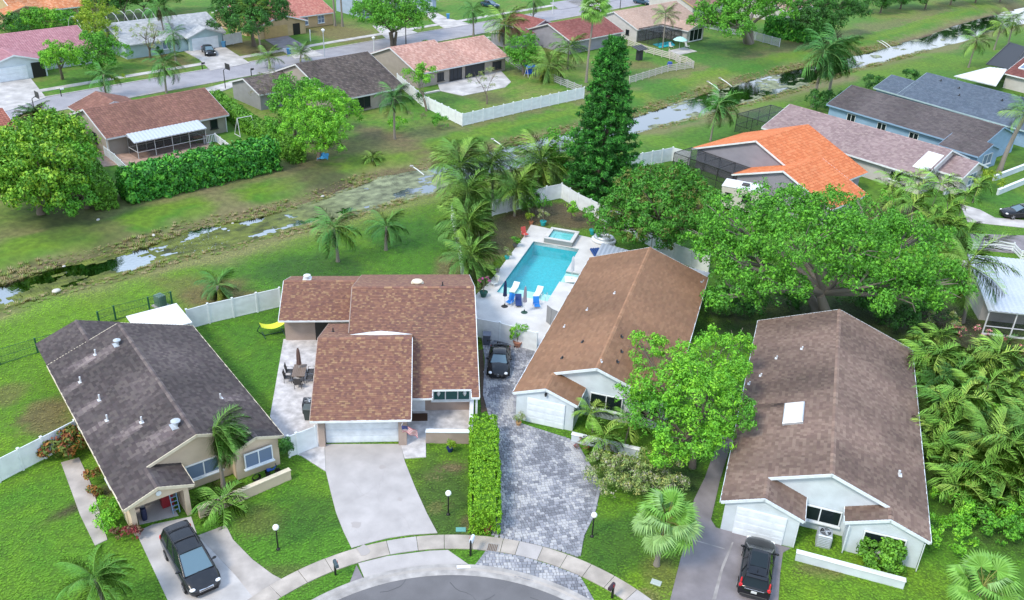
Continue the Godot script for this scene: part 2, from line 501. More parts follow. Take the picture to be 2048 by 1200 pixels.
	for q in [[spot(23.33, -145.66), 12.0, 4.5, lush], [spot(36.94, -166.31), 14.0, 5.0, lush], [spot(19.72, -135.28), 9.0, 3.0, lush], [spot(7.46, -133.43), 8.0, 2.0, bright], [spot(19.89, -118.79), 9.0, 2.6, bright], [spot(40.28, -138.38), 13.0, 3.2, bright], [spot(63.80, -161.99), 16.0, 3.6, bright], [spot(82.98, -178.47), 14.0, 3.0, bright], [spot(-37.37, -64.98), 9.0, 2.6, bright], [spot(-32.08, -69.91), 6.0, 1.6, bright], [spot(-38.29, -60.87), 6.0, 3.0, bright], [spot(58.30, -104.15), 8.0, 3.0, lush]]:
		patch(q[0], q[1], q[2], q[3], 0.75, -0.76)
	var pool_at := spot(-1.44, -73.23)
	var pool_u := (spot(3.25, -71.84) - pool_at).normalized()
	var pool_v := Vector3(pool_u.z, 0, -pool_u.x)
	var xs: Array[float] = []
	var zs: Array[float] = []
	var x := -75.0
	while x <= 132.0:
		xs.append(x); x += 1.0
	var zz := -28.0
	while zz >= -232.0:
		zs.append(zz); zz -= 1.0
	for k in [6, 16, 40, 100, 240, 600]:
		xs.insert(0, xs[0] - k); xs.append(xs[-1] + k); zs.append(zs[-1] - k); zs.insert(0, zs[0] + k)
	var v := PackedVector3Array()
	var c := PackedColorArray()
	var n := PackedVector3Array()
	var ix := PackedInt32Array()
	for j in zs.size():
		for i in xs.size():
			var p := Vector3(xs[i], 0, zs[j])
			var gap := canal_gap(p)
			p.y = ground_height(gap)
			var px := (p - pool_at).dot(pool_u)
			var pd := (p - pool_at).dot(pool_v)
			if px > -1.1 and px < 8.4 and pd > -1.1 and pd < 13.1: p.y = -2.4      # room for the pool basin
			v.append(p)
			var hx := ground_height(canal_gap(p + Vector3(0.5, 0, 0))) - ground_height(canal_gap(p - Vector3(0.5, 0, 0)))
			var hz := ground_height(canal_gap(p + Vector3(0, 0, 0.5))) - ground_height(canal_gap(p - Vector3(0, 0, 0.5)))
			n.append(Vector3(-hx, 1.0, -hz).normalized())
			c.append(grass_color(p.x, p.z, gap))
	var w := xs.size()
	for j in zs.size() - 1:
		for i in w - 1:
			var a := j * w + i
			ix.append_array([a, a + w + 1, a + 1, a, a + w, a + w + 1])
	var arr := []
	arr.resize(Mesh.ARRAY_MAX)
	arr[Mesh.ARRAY_VERTEX] = v; arr[Mesh.ARRAY_NORMAL] = n; arr[Mesh.ARRAY_COLOR] = c; arr[Mesh.ARRAY_INDEX] = ix
	var am := ArrayMesh.new()
	am.add_surface_from_arrays(Mesh.PRIMITIVE_TRIANGLES, arr)
	part("ground", am, M.grass, self, "structure")
	# the water and the mats of algae on it
	var g := Geo.new()
	var scum := Geo.new()
	var t: float = near_bank.low
	while t < near_bank.high - 2:
		var s0 := bank(near_bank, t) - 1.0
		var s1 := bank(near_bank, t + 1.0) - 1.0
		var e0 := bank(far_bank, t) + 1.0
		var e1 := bank(far_bank, t + 1.0) + 1.0
		var y := Vector3(0, WATER, 0)
		g.quad(AXIS * t + SIDE * s0 + y, AXIS * t + SIDE * e0 + y, AXIS * (t + 1) + SIDE * e1 + y, AXIS * (t + 1) + SIDE * s1 + y)
		t += 1.0
	part("canal_water", g, M.canal_water, self, "structure")
	var stretch := [AXIS.dot(spot(-34.02, -77.69)), AXIS.dot(spot(-8.14, -102.86)), AXIS.dot(spot(25.75, -134.87)), AXIS.dot(spot(47.94, -159.31))]
	var cell := 0.26
	t = near_bank.low
	while t < near_bank.high - 2:
		var s := bank(near_bank, t) - 0.4
		var s_end := bank(far_bank, t) + 0.4
		while s < s_end:
			var p := AXIS * t + SIDE * s
			var u := noise_a.get_noise_2d(t * 2.2, s * 4.5) + 0.55 * noise_b.get_noise_2d(t * 0.8, s * 1.6)
			var thick := -0.42
			if t > stretch[0] and t < stretch[1]: thick = lerpf(0.06, 0.34, smoothstep(stretch[0], stretch[0] + 14.0, t))
			elif t > stretch[2] and t < stretch[3]: thick = -0.22
			elif t < stretch[0]: thick = -0.12
			var edge := minf(s - bank(near_bank, t), bank(far_bank, t) - s)
			if u < thick + 0.35 * smoothstep(1.2, -0.2, edge):
				var k := smoothstep(AXIS.dot(spot(-26.25, -84.65)), AXIS.dot(spot(-14.59, -97.19)), t)
				var tone := 1.0 + 0.8 * noise_b.get_noise_2d(t * 1.6 + 40.0, s * 2.6) + 0.5 * noise_a.get_noise_2d(t * 5.0, s * 8.0)
				var mc := Color(0.125, 0.155, 0.02).lerp(Color(0.235, 0.265, 0.15), k)
				scum.col = Color(mc.r * tone, mc.g * tone, mc.b * tone)
				var y := Vector3(0, WATER + 0.012, 0)
				var q: Array[Vector3] = []
				for e in [[0, 0], [cell, 0], [cell, cell], [0, cell]]:
					var m: Vector3 = p + AXIS * e[0] + SIDE * e[1]
					q.append(m + y + Vector3(noise_b.get_noise_2d(m.x * 9.0, m.z * 9.0), 0, noise_b.get_noise_2d(m.z * 9.0, m.x * 9.0)) * 0.16)
				scum.quad(q[0], q[1], q[2], q[3])
			s += cell
		t += cell
	paved.append([Rect2(-14.6, -39.2, 25.0, 25.0), arc_flat(Vector3(-2.08, 0, -26.65), 12.5)])
	part("floating_algae", scum, M.algae, self, "stuff")


func paver_field(called: String, outline: Array, step: float, parent: Node, cols: Array, turn: float, y: float, limit := 300, near := Vector3.ZERO) -> void:
	# square and oblong stones laid in broken courses; the nearest ones are pieces of their own
	var flat := PackedVector2Array()
	var lo := Vector2(1e9, 1e9)
	var hi := Vector2(-1e9, -1e9)
	for p in outline:
		var q := Vector2(p.x, p.z).rotated(-turn)
		flat.append(q); lo = lo.min(q); hi = hi.max(q)
	var stones := []
	var v := lo.y
	while v < hi.y:
		var u := lo.x + rng.randf() * step
		while u < hi.x:
			var w: float = step * ([1.0, 1.0, 1.5, 0.75][rng.randi() % 4])
			var mid := Vector2(u + w / 2, v + step / 2)
			if Geometry2D.is_point_in_polygon(mid, flat):
				var m := mid.rotated(turn)
				var tone := clampf(0.5 + 0.9 * noise_b.get_noise_2d(m.x * 0.9, m.y * 0.9) + rng.randf_range(-0.42, 0.42), 0.0, 0.999)
				stones.append([Vector3(m.x, y, m.y), w, int(tone * cols.size())])
			u += w
		v += step
	stones.sort_custom(func(a, b): return a[0].distance_squared_to(near) < b[0].distance_squared_to(near))
	var shared := {}
	var rest := Geo.new()
	for i in stones.size():
		var s: Array = stones[i]
		var key := "%.2f_%d" % [s[1], s[2]]
		if not shared.has(key):
			var g := Geo.new()
			g.col = cols[s[2]]
			g.soft_box(Vector3.ZERO, Vector3(s[1] - 0.015, 0.08, step - 0.015), 0.018)
			shared[key] = [g, g.mesh()]
		var t := Transform3D(Basis(Vector3.UP, -turn), s[0] + Vector3(0, rng.randf_range(-0.006, 0.006), 0))
		if i < limit: part("paver", shared[key][1], M.paver, parent, "", t)
		else: rest.add(shared[key][0], t)
	for i in outline.size():           # a row of edging stones
		var a: Vector3 = outline[i]
		var b: Vector3 = outline[(i + 1) % outline.size()]
		var d := (b - a).normalized()
		var n := int(a.distance_to(b) / 0.24)
		for k in n:
			var g := Geo.new()
			g.col = cols[rng.randi() % 3 + 1]
			g.soft_box(Vector3.ZERO, Vector3(0.225, 0.09, 0.2), 0.018)
			rest.add(g, Transform3D(Basis(d, Vector3.UP, d.cross(Vector3.UP)), a + d * (k + 0.5) * a.distance_to(b) / n + Vector3(0, y + 0.006, 0)))
	if rest.v.size(): part("paving_stones", rest, M.paver, parent, "stuff")


func arc_flat(at: Vector3, r: float) -> PackedVector2Array:
	var out := PackedVector2Array()
	for p in arc(at, r, -PI, PI, 48): out.append(Vector2(p.x, p.z))
	return out


func build_paving() -> void:
	var hub := Vector3(-2.08, 0, -26.65)
	var deg := PI / 180.0
	# cul-de-sac
	ground_piece("road", arc(hub, 11.62, -PI, PI, 72).slice(0, 72), 0.02, M.asphalt)
	var street_tail := [Vector3(-9, 0, -16), Vector3(5, 0, -16), Vector3(8, 0, 60), Vector3(-12, 0, 60)]
	ground_piece("road_001", street_tail, 0.016, M.asphalt)
	var curb := Geo.new()
	for i in 90:
		var a0 := -120 * deg + i * 240 * deg / 90
		var a1 := a0 + 240 * deg / 90
		var prof := [[11.6, 0.03], [12.0, 0.035], [12.12, 0.13], [12.38, 0.14], [12.44, -0.1]]
		for k in prof.size() - 1:
			var p: Array[Vector3] = []
			for e in [[k, a0], [k, a1], [k + 1, a1], [k + 1, a0]]:
				p.append(hub + Vector3(sin(e[1]) * prof[e[0]][0], prof[e[0]][1], -cos(e[1]) * prof[e[0]][0]))
			curb.quad(p[0], p[1], p[2], p[3])
	part("kerb", curb, M.kerb, self, "structure")
	# sidewalk ring, slab by slab
	var walk := Node3D.new()
	walk.name = "sidewalk"
	walk.set_meta("kind", "structure")
	add_child(walk)
	var cuts := [-75.0, -68, -61, -54, -47, -40, -33.5, -19, -12, -5.5, 1.5, 8.5, 12.3, 18, 24, 30, 36, 42, 48, 55, 62, 69]
	for i in cuts.size() - 1:
		var a0: float = (cuts[i] + 0.06) * deg
		var a1: float = (cuts[i + 1] - 0.06) * deg
		var outline := arc(hub, 14.88, a0, a1, 6)
		var inner := arc(hub, 13.72, a0, a1, 6)
		inner.reverse()
		ground_piece("sidewalk_slab", outline + inner, 0.06 + 0.003 * (i % 3), M.walk if i % 5 != 2 else M.driveway, walk)
	# wear on the road and the slabs
	var crack := func(at: Vector3, way: float, n: int, w: float, y: float, m: Material, called: String) -> void:
		var l := []
		var r := []
		var p := at
		var d := Vector3(cos(way), 0, sin(way))
		for i in n:
			var s := Vector3(-d.z, 0, d.x) * w * rng.randf_range(0.5, 1.2) * (1.0 - 0.7 * float(i) / n)
			l.append(p + s); r.append(p - s)
			d = d.rotated(Vector3.UP, rng.randf_range(-0.5, 0.5))
			p += d * rng.randf_range(0.3, 0.6)
		r.reverse()
		ground_piece(called, l + r, y, m, self, 0.002)
	mat("tar", Color(0.07, 0.07, 0.075), 0.8)
	mat("stain", Color(0.38, 0.35, 0.335), 0.9, null)
	for q in [[spot(-6.71, -36.71), 0.2, 12], [spot(-2.84, -37.68), 1.2, 8], [spot(-0.23, -36.90), 2.6, 9], [spot(1.75, -36.82), 0.4, 6]]: crack.call(q[0], q[1], q[2], 0.02, 0.026, M.tar, "road_crack")
	for q in [[spot(-10.04, -43.79), -0.1, 9], [spot(-10.10, -46.21), 1.1, 7], [spot(-6.41, -43.10), 0.5, 8], [spot(-7.97, -47.38), 1.7, 9]]: crack.call(q[0], q[1], q[2], 0.012, 0.055, M.stain, "driveway_crack")
	for q in [[spot(-8.16, -39.87), 0.42], [spot(-8.17, -47.62), 0.22], [spot(-8.98, -42.04), 0.3], [spot(-6.59, -44.48), 0.18]]:
		var blob := []
		for i in 11: blob.append(q[0] + Vector3(cos(TAU * i / 11), 0, sin(TAU * i / 11)) * q[1] * rng.randf_range(0.7, 1.25))
		ground_piece("oil_stain", blob, 0.0745 if q[1] > 0.4 else 0.056, M.stain, self, 0.002)
	# driveways
	ground_piece("driveway", [spot(-12.49, -49.81), spot(-11.83, -46.93), spot(-11.11, -44.92), spot(-10.40, -43.02), spot(-9.63, -41.38), spot(-8.90, -40.03), spot(-7.88, -40.55), spot(-6.92, -40.97), spot(-5.58, -41.35), spot(-3.93, -41.61), spot(-4.74, -43.29), spot(-5.76, -45.70), spot(-6.76, -48.30), spot(-7.30, -50.18)], 0.05, M.driveway)
	ground_piece("driveway_apron", [spot(-8.29, -38.81), spot(-7.75, -37.70), spot(-6.34, -38.11), spot(-4.94, -38.45), spot(-3.51, -38.75), spot(-2.07, -38.94), spot(-1.78, -39.03), spot(-3.17, -40.20), spot(-4.23, -40.08), spot(-6.70, -39.48)], 0.055, M.driveway)
	ground_piece("driveway_apron_edge", [spot(-8.37, -38.68), spot(-8.55, -37.09), spot(-7.80, -37.66)], 0.045, M.dark_driveway)
	ground_piece("side_driveway", [spot(-21.96, -40.57), spot(-21.23, -41.27), spot(-19.16, -42.11), spot(-18.17, -40.38), spot(-15.48, -38.78), spot(-12.38, -36.83), spot(-13.21, -33.71), spot(-16.36, -33.53), spot(-18.26, -35.50)], 0.04, M.pale_concrete)
	ground_piece("turnaround", [spot(-18.21, -40.51), spot(-16.83, -41.50), spot(-16.05, -40.30), spot(-14.46, -38.76), spot(-13.01, -37.67), spot(-12.36, -37.32), spot(-12.95, -36.87), spot(-13.50, -35.77), spot(-15.13, -37.54)], 0.05, M.concrete)
	ground_piece("side_path", [spot(-29.27, -46.65), spot(-28.34, -47.24), spot(-26.22, -44.40), spot(-23.38, -39.85), spot(-23.89, -39.32), spot(-25.90, -41.86)], 0.05, M.concrete)
	ground_piece("garage_floor", [spot(-22.00, -41.22), spot(-19.95, -42.15), spot(-20.97, -43.55), spot(-22.92, -42.73)], 0.05, M.driveway)
	ground_piece("dark_driveway", [spot(11.36, -42.20), spot(12.40, -45.72), spot(13.51, -48.05), spot(15.40, -52.90), spot(16.20, -52.36), spot(14.49, -47.86), spot(13.19, -43.88), spot(13.38, -43.17), spot(17.70, -41.64), spot(17.11, -41.23), spot(16.49, -39.40), spot(15.30, -35.27), spot(8.99, -34.92)], 0.045, M.dark_driveway)
	ground_piece("driveway_joint", [spot(14.15, -41.94), spot(14.23, -41.90), spot(13.36, -40.01), spot(13.16, -39.60), spot(12.33, -37.24), spot(12.10, -37.23), spot(12.85, -39.18), spot(13.18, -40.00)], 0.05, M.joint)
	ground_piece("driveway_joint_001", [spot(11.37, -42.07), spot(11.42, -42.16), spot(13.61, -41.35), spot(13.56, -41.27)], 0.05, M.joint)
	# the stone driveway of the third house
	var stone := Node3D.new()
	stone.name = "paved_driveway"
	stone.set_meta("kind", "structure")
	add_child(stone)
	var d3 := [spot(-2.47, -66.16), spot(2.57, -63.98), spot(1.37, -58.25), spot(0.55, -56.17), spot(0.53, -53.32), spot(4.53, -51.48), spot(4.94, -51.10), spot(5.79, -48.58), spot(6.34, -46.70), spot(5.72, -43.87), spot(4.96, -41.94), spot(4.66, -40.19), spot(3.39, -40.69), spot(1.73, -41.18), spot(-0.10, -41.50), spot(-0.53, -41.60), spot(-0.41, -46.86), spot(-1.01, -52.90), spot(-1.80, -56.65), spot(-1.88, -61.60)]
	ground_piece("bedding", d3, 0.02, M.soil, stone)
	var greys := [Color(0.22, 0.23, 0.26), Color(0.285, 0.295, 0.33), Color(0.35, 0.36, 0.40), Color(0.43, 0.435, 0.465), Color(0.54, 0.54, 0.55)]
	paver_field("pavers", d3, 0.23, stone, greys, -0.29, 0.035, 210, spot(2.32, -37.41))
	var apron := Node3D.new()
	apron.name = "paved_apron"
	apron.set_meta("kind", "structure")
	add_child(apron)
	var d4 := [spot(-0.83, -40.19), spot(1.20, -39.84), spot(3.18, -39.15), spot(4.56, -38.50), spot(4.77, -38.01), spot(5.30, -36.66), spot(4.58, -36.99), spot(3.01, -37.87), spot(1.54, -38.21), spot(-0.10, -38.80), spot(-1.40, -39.02)]
	ground_piece("bedding", d4, 0.02, M.soil, apron)
	paver_field("pavers", d4, 0.23, apron, greys, -0.1, 0.045, 90, spot(2.32, -37.41))
	# white paving round the main house
	ground_piece("patio", [spot(-18.64, -63.39), spot(-15.69, -63.64), spot(-13.27, -52.01), spot(-12.49, -49.59), spot(-13.90, -48.45), spot(-14.71, -49.05), spot(-17.01, -52.70)], 0.05, M.white_paver)
	ground_piece("patio_strip", [spot(-13.90, -48.51), spot(-12.75, -49.52), spot(-12.45, -49.54), spot(-11.84, -46.93)], 0.055, M.white_paver)
	ground_piece("front_walk", [spot(-7.30, -50.18), spot(-7.22, -52.93), spot(-7.35, -54.60), spot(-6.00, -54.39), spot(-5.39, -48.88), spot(-6.82, -48.62)], 0.06, M.white_paver)
	ground_piece("porch_floor", [spot(-6.05, -54.51), spot(-2.57, -54.77), spot(-2.55, -52.08), spot(-5.73, -51.85)], 0.08, M.white_paver)
	ground_piece("planting_bed", [spot(-2.52, -63.08), spot(-2.20, -63.11), spot(-1.48, -54.60), spot(-1.91, -54.31)], 0.04, M.soil)
	# the street beyond the canal
	var a := Vector3(-67.5, 0, -127.1)
	var dir := (Vector3(12.6, 0, -214.4) - a).normalized()
	var out := Vector3(dir.z, 0, -dir.x)             # away from the viewer
	if out.z > 0: out = -out
	a += out * 0.6
	var strip := func(called: String, t0: float, t1: float, o0: float, o1: float, y: float, m: Material, parent: Node) -> void:
		ground_piece(called, [a + dir * t0 + out * o0, a + dir * t1 + out * o0, a + dir * t1 + out * o1, a + dir * t0 + out * o1], y, m, parent)
	strip.call("street", -80.0, 260.0, -7.2, 0.0, 0.03, M.street, self)
	strip.call("street_kerb", -80.0, 260.0, 0.0, 0.35, 0.09, M.kerb, self)
	strip.call("street_kerb_001", -80.0, 260.0, -7.55, -7.2, 0.09, M.kerb, self)
	var far_walk := Node3D.new()
	far_walk.name = "street_sidewalk"
	far_walk.set_meta("kind", "structure")
	add_child(far_walk)
	for i in 60:
		strip.call("sidewalk_slab", -50.0 + i * 4.0, -46.03 + i * 4.0, 3.1, 4.5, 0.06 + 0.003 * (i % 2), M.pale_concrete, far_walk)
	for i in 46:
		strip.call("sidewalk_slab", -20.0 + i * 4.0, -16.03 + i * 4.0, -11.6, -10.3, 0.06 + 0.003 * (i % 2), M.pale_concrete, far_walk)
	# driveways along it
	for q in [["street_driveway", [spot(-81.59, -131.00), spot(-75.02, -136.07), spot(-68.29, -126.72), spot(-70.20, -120.03), spot(-73.65, -116.54)], M.pale_concrete], ["street_driveway_001", [spot(-58.73, -157.07), spot(-54.48, -163.61), spot(-45.58, -150.94), spot(-50.30, -145.16), spot(-54.51, -152.09)], M.pale_concrete],
			["street_driveway_002", [spot(-47.57, -168.19), spot(-44.38, -172.19), spot(-39.21, -164.56), spot(-43.41, -161.82)], M.dark_driveway], ["street_driveway_003", [spot(-43.41, -161.82), spot(-39.21, -164.56), spot(-34.65, -158.20), spot(-39.03, -155.24)], M.pale_concrete], ["street_driveway_004", [spot(-21.49, -198.71), spot(-19.07, -200.33), spot(-16.11, -194.57), spot(-10.57, -189.68), spot(-15.75, -184.27), spot(-18.51, -189.99)], M.pale_concrete],
			["street_driveway_005", [spot(-30.24, -184.11), spot(-24.88, -185.23), spot(-20.72, -179.57), spot(-25.58, -172.49)], M.pale_concrete], ["street_driveway_006", [spot(9.39, -220.43), spot(16.63, -223.42), spot(18.60, -217.58), spot(13.13, -212.70)], M.pale_concrete], ["street_driveway_007", [spot(-48.10, -134.76), spot(-45.32, -139.24), spot(-43.71, -137.17), spot(-45.89, -131.81)], M.pale_concrete],
			["street_driveway_008", [spot(-62.33, -118.19), spot(-61.43, -122.30), spot(-58.78, -119.40), spot(-59.23, -113.59)], M.pink_deck], ["street_driveway_009", [spot(-4.12, -180.20), spot(1.25, -189.20), spot(2.77, -186.17), spot(-2.57, -176.99)], M.pale_concrete], ["street_driveway_010", [spot(8.66, -196.77), spot(12.59, -201.30), spot(13.52, -198.32), spot(9.60, -193.40)], M.pale_concrete], ["street_driveway_011", [spot(5.80, -217.08), spot(30.57, -242.02), spot(30.88, -233.52), spot(7.92, -209.18)], M.street]]:
		ground_piece(q[0], q[1], 0.1, q[2])
	# ground on the right, beyond the orange house
	ground_piece("curved_driveway", [spot(52.56, -100.63), spot(54.22, -98.99), spot(54.95, -96.71), spot(58.76, -96.26), spot(63.29, -96.18), spot(61.45, -92.67), spot(57.04, -94.11), spot(54.01, -94.61), spot(51.13, -95.14)], 0.05, M.pale_concrete)
	ground_piece("side_road", [spot(49.96, -91.72), spot(56.64, -91.90), spot(64.21, -91.63), spot(61.27, -86.32), spot(54.18, -86.81), spot(48.69, -87.48)], 0.05, M.dark_driveway)


# ---------------------------------------------------------------- house kit (local x to the right, z towards the front, y up)
func shingle_plane(pts: PackedVector3Array, cols: Array, course: float, tab: float, g: Geo, tile := false, stain := 0.25, streaks := []) -> void:
	var m := Vector3.ZERO
	for i in pts.size(): m += pts[i].cross(pts[(i + 1) % pts.size()])
	m = m.normalized()
	var s := (Vector3.UP - m * m.y).normalized()
	var u := s.cross(m)
	var base := m * pts[0].dot(m)
	var flat := PackedVector2Array()
	var lo := 1e9
	var hi := -1e9
	for p in pts:
		flat.append(Vector2(p.dot(u), p.dot(s)))
		lo = minf(lo, flat[-1].y); hi = maxf(hi, flat[-1].y)
	var y := lo
	while y < hi - 0.02:
		var y1 := minf(y + course, hi)
		var mid := (y + y1) / 2
		var xs: Array[float] = []
		for i in flat.size():
			var a := flat[i]
			var b := flat[(i + 1) % flat.size()]
			if (a.y <= mid) != (b.y <= mid): xs.append(a.x + (b.x - a.x) * (mid - a.y) / (b.y - a.y))
		xs.sort()
		for k in range(0, xs.size() - 1, 2):
			var x := xs[k] - 0.02
			var w: float = tab * (1.0 if tile else rng.randf_range(0.3, 1.0))
			while x < xs[k + 1] + 0.019:
				var x1 := minf(x + w, xs[k + 1] + 0.02)
				var col: Color = cols[rng.randi() % cols.size()]
				var wear := 1.0 + stain * 1.6 * noise_a.get_noise_2d(x * 2.2 + pts[0].x * 7.0, y * 0.9 + pts[0].z) + rng.randf_range(-0.06, 0.06)
				for q in streaks:          # point on the roof, length down the slope, half width, strength
					var down: float = q[0].dot(s) - y
					var off: float = absf(x + w * 0.5 - q[0].dot(u)) / (q[2] * (1.0 + maxf(down, 0.0) * 0.25))
					if down > 0.0 and down < q[1] and off < 1.0: wear += q[3] * minf(1.0, (1.8 if q[2] < 1.0 else 1.0) * (1.0 - off)) * (1.0 - down / q[1]) * minf(1.0, 0.25 + down / (q[2] * 0.7))
				wear = maxf(wear, 0.18)
				g.col = Color(col.r * wear, col.g * wear, col.b * wear)
				var p0 := base + u * x + s * (y - 0.03)
				var p1 := base + u * x1 + s * (y - 0.03)
				var p2 := base + u * x1 + s * y1
				var p3 := base + u * x + s * y1
				if tile:
					var c0 := base + u * ((x + x1) / 2) + s * (y - 0.03) + m * 0.085
					var c1 := base + u * ((x + x1) / 2) + s * y1 + m * 0.05
					var l := m * 0.03
					g.quad(p0 + l, c0, c1, p3 + m * 0.005)
					g.quad(c0, p1 + l, p2 + m * 0.005, c1)
					g.quad(p0, p1, p1 + l, p0 + l)
				else:
					var lift := m * rng.randf_range(0.022, 0.034)
					g.quad(p0 + lift, p1 + lift, p2 + m * 0.006, p3 + m * 0.006)
					g.quad(p0, p1, p1 + lift, p0 + lift)
				x = x1
				w = tab * (1.0 if tile else rng.randf_range(0.65, 1.15))
				if x1 >= xs[k + 1] + 0.019: break
		y += course


func roof_plane(h: Node3D, pts: Array, style: Dictionary, streaks := []) -> void:
	var p := PackedVector3Array(pts)
	var m := Vector3.ZERO
	for i in p.size(): m += p[i].cross(p[(i + 1) % p.size()])
	if m.y < 0.0: p.reverse(); m = -m
	m = m.normalized()
	var g := Geo.new()
	g.slab(p, m * 0.12)
	var roof := part("roof", g, M[style.get("base", "roof_base")], h)
	var sh := Geo.new()
	shingle_plane(p, style.cols, style.course, style.tab, sh, style.get("tile", false), style.get("stain", 0.25), streaks)
	part("roof_tiles" if style.get("tile", false) else "shingles", sh, M.shingle, roof, "stuff")


func ridge_cap(h: Node3D, a: Vector3, b: Vector3, style: Dictionary) -> void:
	var g := Geo.new()
	var n := int(a.distance_to(b) / 0.3)
	var d := (b - a).normalized()
	var side := d.cross(Vector3.UP).normalized()
	var lighter: float = style.get("ridge", 1.1)
	for i in n:
		var p := a.lerp(b, (i + 0.5) / n)
		var col: Color = style.cols[rng.randi() % style.cols.size()]
		g.col = shade(Color(col.r * lighter, col.g * lighter, col.b * lighter), 0.1)
		var up := Vector3(0, 0.055 + 0.012 * (i % 2), 0)
		for e in [-1.0, 1.0]:
			var lo: Vector3 = p + side * 0.16 * e - Vector3(0, 0.03, 0)
			var q := [lo - d * 0.16, lo + d * 0.16, p + d * 0.16 + up, p - d * 0.16 + up]
			if e > 0: g.quad(q[0], q[1], q[2], q[3])
			else: g.quad(q[3], q[2], q[1], q[0])
	part("ridge_cap", g, M.shingle, h, "stuff")


func board(h: Node3D, a: Vector3, b: Vector3, m: Material, hgt := 0.2, thick := 0.05, called := "fascia") -> void:
	var g := Geo.new()
	var d := b - a
	var side := d.cross(Vector3.UP).normalized()
	var up := side.cross(d).normalized()
	g.box((a + b) / 2.0 - up * (hgt / 2 - 0.02), Vector3(thick, hgt, d.length()), Basis(side, up, -d.normalized()))
	part(called, g, m, h)


func wall_prism(h: Node3D, outline: Array, z0: float, z1: float, m: Material, along_x := false) -> void:
	# an upright outline in (x, y), pushed from z0 to z1 (or, along_x, an outline in (z, y) pushed from x = z0 to z1)
	var p := PackedVector3Array()
	for q in outline: p.append(Vector3(z1, q.y, -q.x) if along_x else Vector3(q.x, q.y, z1))
	var g := Geo.new()
	g.slab(p, Vector3(z1 - z0, 0, 0) if along_x else Vector3(0, 0, z1 - z0))
	part("wall", g, m, h)


func gable(h: Node3D, x0: float, x1: float, z0: float, z1: float, he: float, pitch: float, along_x: bool, wm: Material, style: Dictionary, fm: Material, ov := 0.5, rake := 0.3) -> float:
	# walls x0..x1, z0..z1 under a gabled roof whose ridge runs along x or z
	var low := -0.14
	if along_x:
		var mid := (z0 + z1) / 2
		var hr := he + pitch * ((z1 - z0) / 2 + ov)
		var wt := he + pitch * ov + low
		wall_prism(h, [Vector2(-z1, 0), Vector2(-z0, 0), Vector2(-z0, wt), Vector2(-mid, hr + low), Vector2(-z1, wt)], x0, x1, wm, true)
		var a := x0 - rake
		var b := x1 + rake
		roof_plane(h, [Vector3(a, he, z1 + ov), Vector3(b, he, z1 + ov), Vector3(b, hr, mid), Vector3(a, hr, mid)], style)
		roof_plane(h, [Vector3(b, he, z0 - ov), Vector3(a, he, z0 - ov), Vector3(a, hr, mid), Vector3(b, hr, mid)], style)
		ridge_cap(h, Vector3(a, hr, mid), Vector3(b, hr, mid), style)
		board(h, Vector3(a, he, z1 + ov + 0.03), Vector3(b, he, z1 + ov + 0.03), fm)
		for x in [a - 0.03, b + 0.03]:
			board(h, Vector3(x, he, z1 + ov), Vector3(x, hr, mid), fm)
			board(h, Vector3(x, hr, mid), Vector3(x, he, z0 - ov), fm)
		return hr
	var mid := (x0 + x1) / 2
	var hr := he + pitch * ((x1 - x0) / 2 + ov)
	var wt := he + pitch * ov + low
	wall_prism(h, [Vector2(x0, 0), Vector2(x1, 0), Vector2(x1, wt), Vector2(mid, hr + low), Vector2(x0, wt)], z0, z1, wm)
	var a := z1 + rake
	var b := z0 - rake
	roof_plane(h, [Vector3(x0 - ov, he, b), Vector3(x0 - ov, he, a), Vector3(mid, hr, a), Vector3(mid, hr, b)], style)
	roof_plane(h, [Vector3(x1 + ov, he, a), Vector3(x1 + ov, he, b), Vector3(mid, hr, b), Vector3(mid, hr, a)], style)
	ridge_cap(h, Vector3(mid, hr, a), Vector3(mid, hr, b), style)
	for e in [x0 - ov - 0.03, x1 + ov + 0.03]: board(h, Vector3(e, he, a), Vector3(e, he, b), fm)
	for z in [a + 0.03, b - 0.03]:
		board(h, Vector3(x0 - ov, he, z), Vector3(mid, hr, z), fm)
		board(h, Vector3(mid, hr, z), Vector3(x1 + ov, he, z), fm)
	return hr


func turned(at: Vector3, turn: float) -> Transform3D:
	return Transform3D(Basis(Vector3.UP, turn), at)


func window(h: Node3D, at: Vector3, w: float, hg: float, turn := 0.0, panes := 2, glass := "glass", frame := "vinyl", rows := 1) -> void:
	var g := Geo.new()
	var t := 0.07
	for s in [-1.0, 1.0]:
		g.box(Vector3(s * (w / 2 - t / 2), 0, 0.02), Vector3(t, hg, 0.1))
		g.box(Vector3(0, s * (hg / 2 - t / 2), 0.02), Vector3(w - 2 * t, t, 0.094))
	for i in range(1, panes):
		g.box(Vector3(-w / 2 + w * i / panes, 0, 0.02), Vector3(t, hg - 2 * t, 0.09))
	for i in range(1, rows):
		g.box(Vector3(0, -hg / 2 + hg * i / rows, 0.02), Vector3(w - 2 * t, t * 0.7, 0.086))
	var o := part("window", g, M[frame], h, "", turned(at, turn))
	for i in panes:
		var p := Geo.new()
		p.box(Vector3(-w / 2 + w * (i + 0.5) / panes, 0, 0.0), Vector3(w / panes - t, hg - 2 * t, 0.05))
		part("pane", p, M[glass], o)
	var sill := Geo.new()
	sill.box(Vector3(0, -hg / 2 - 0.05, 0.06), Vector3(w + 0.16, 0.08, 0.2))
	part("sill", sill, M[frame], o)


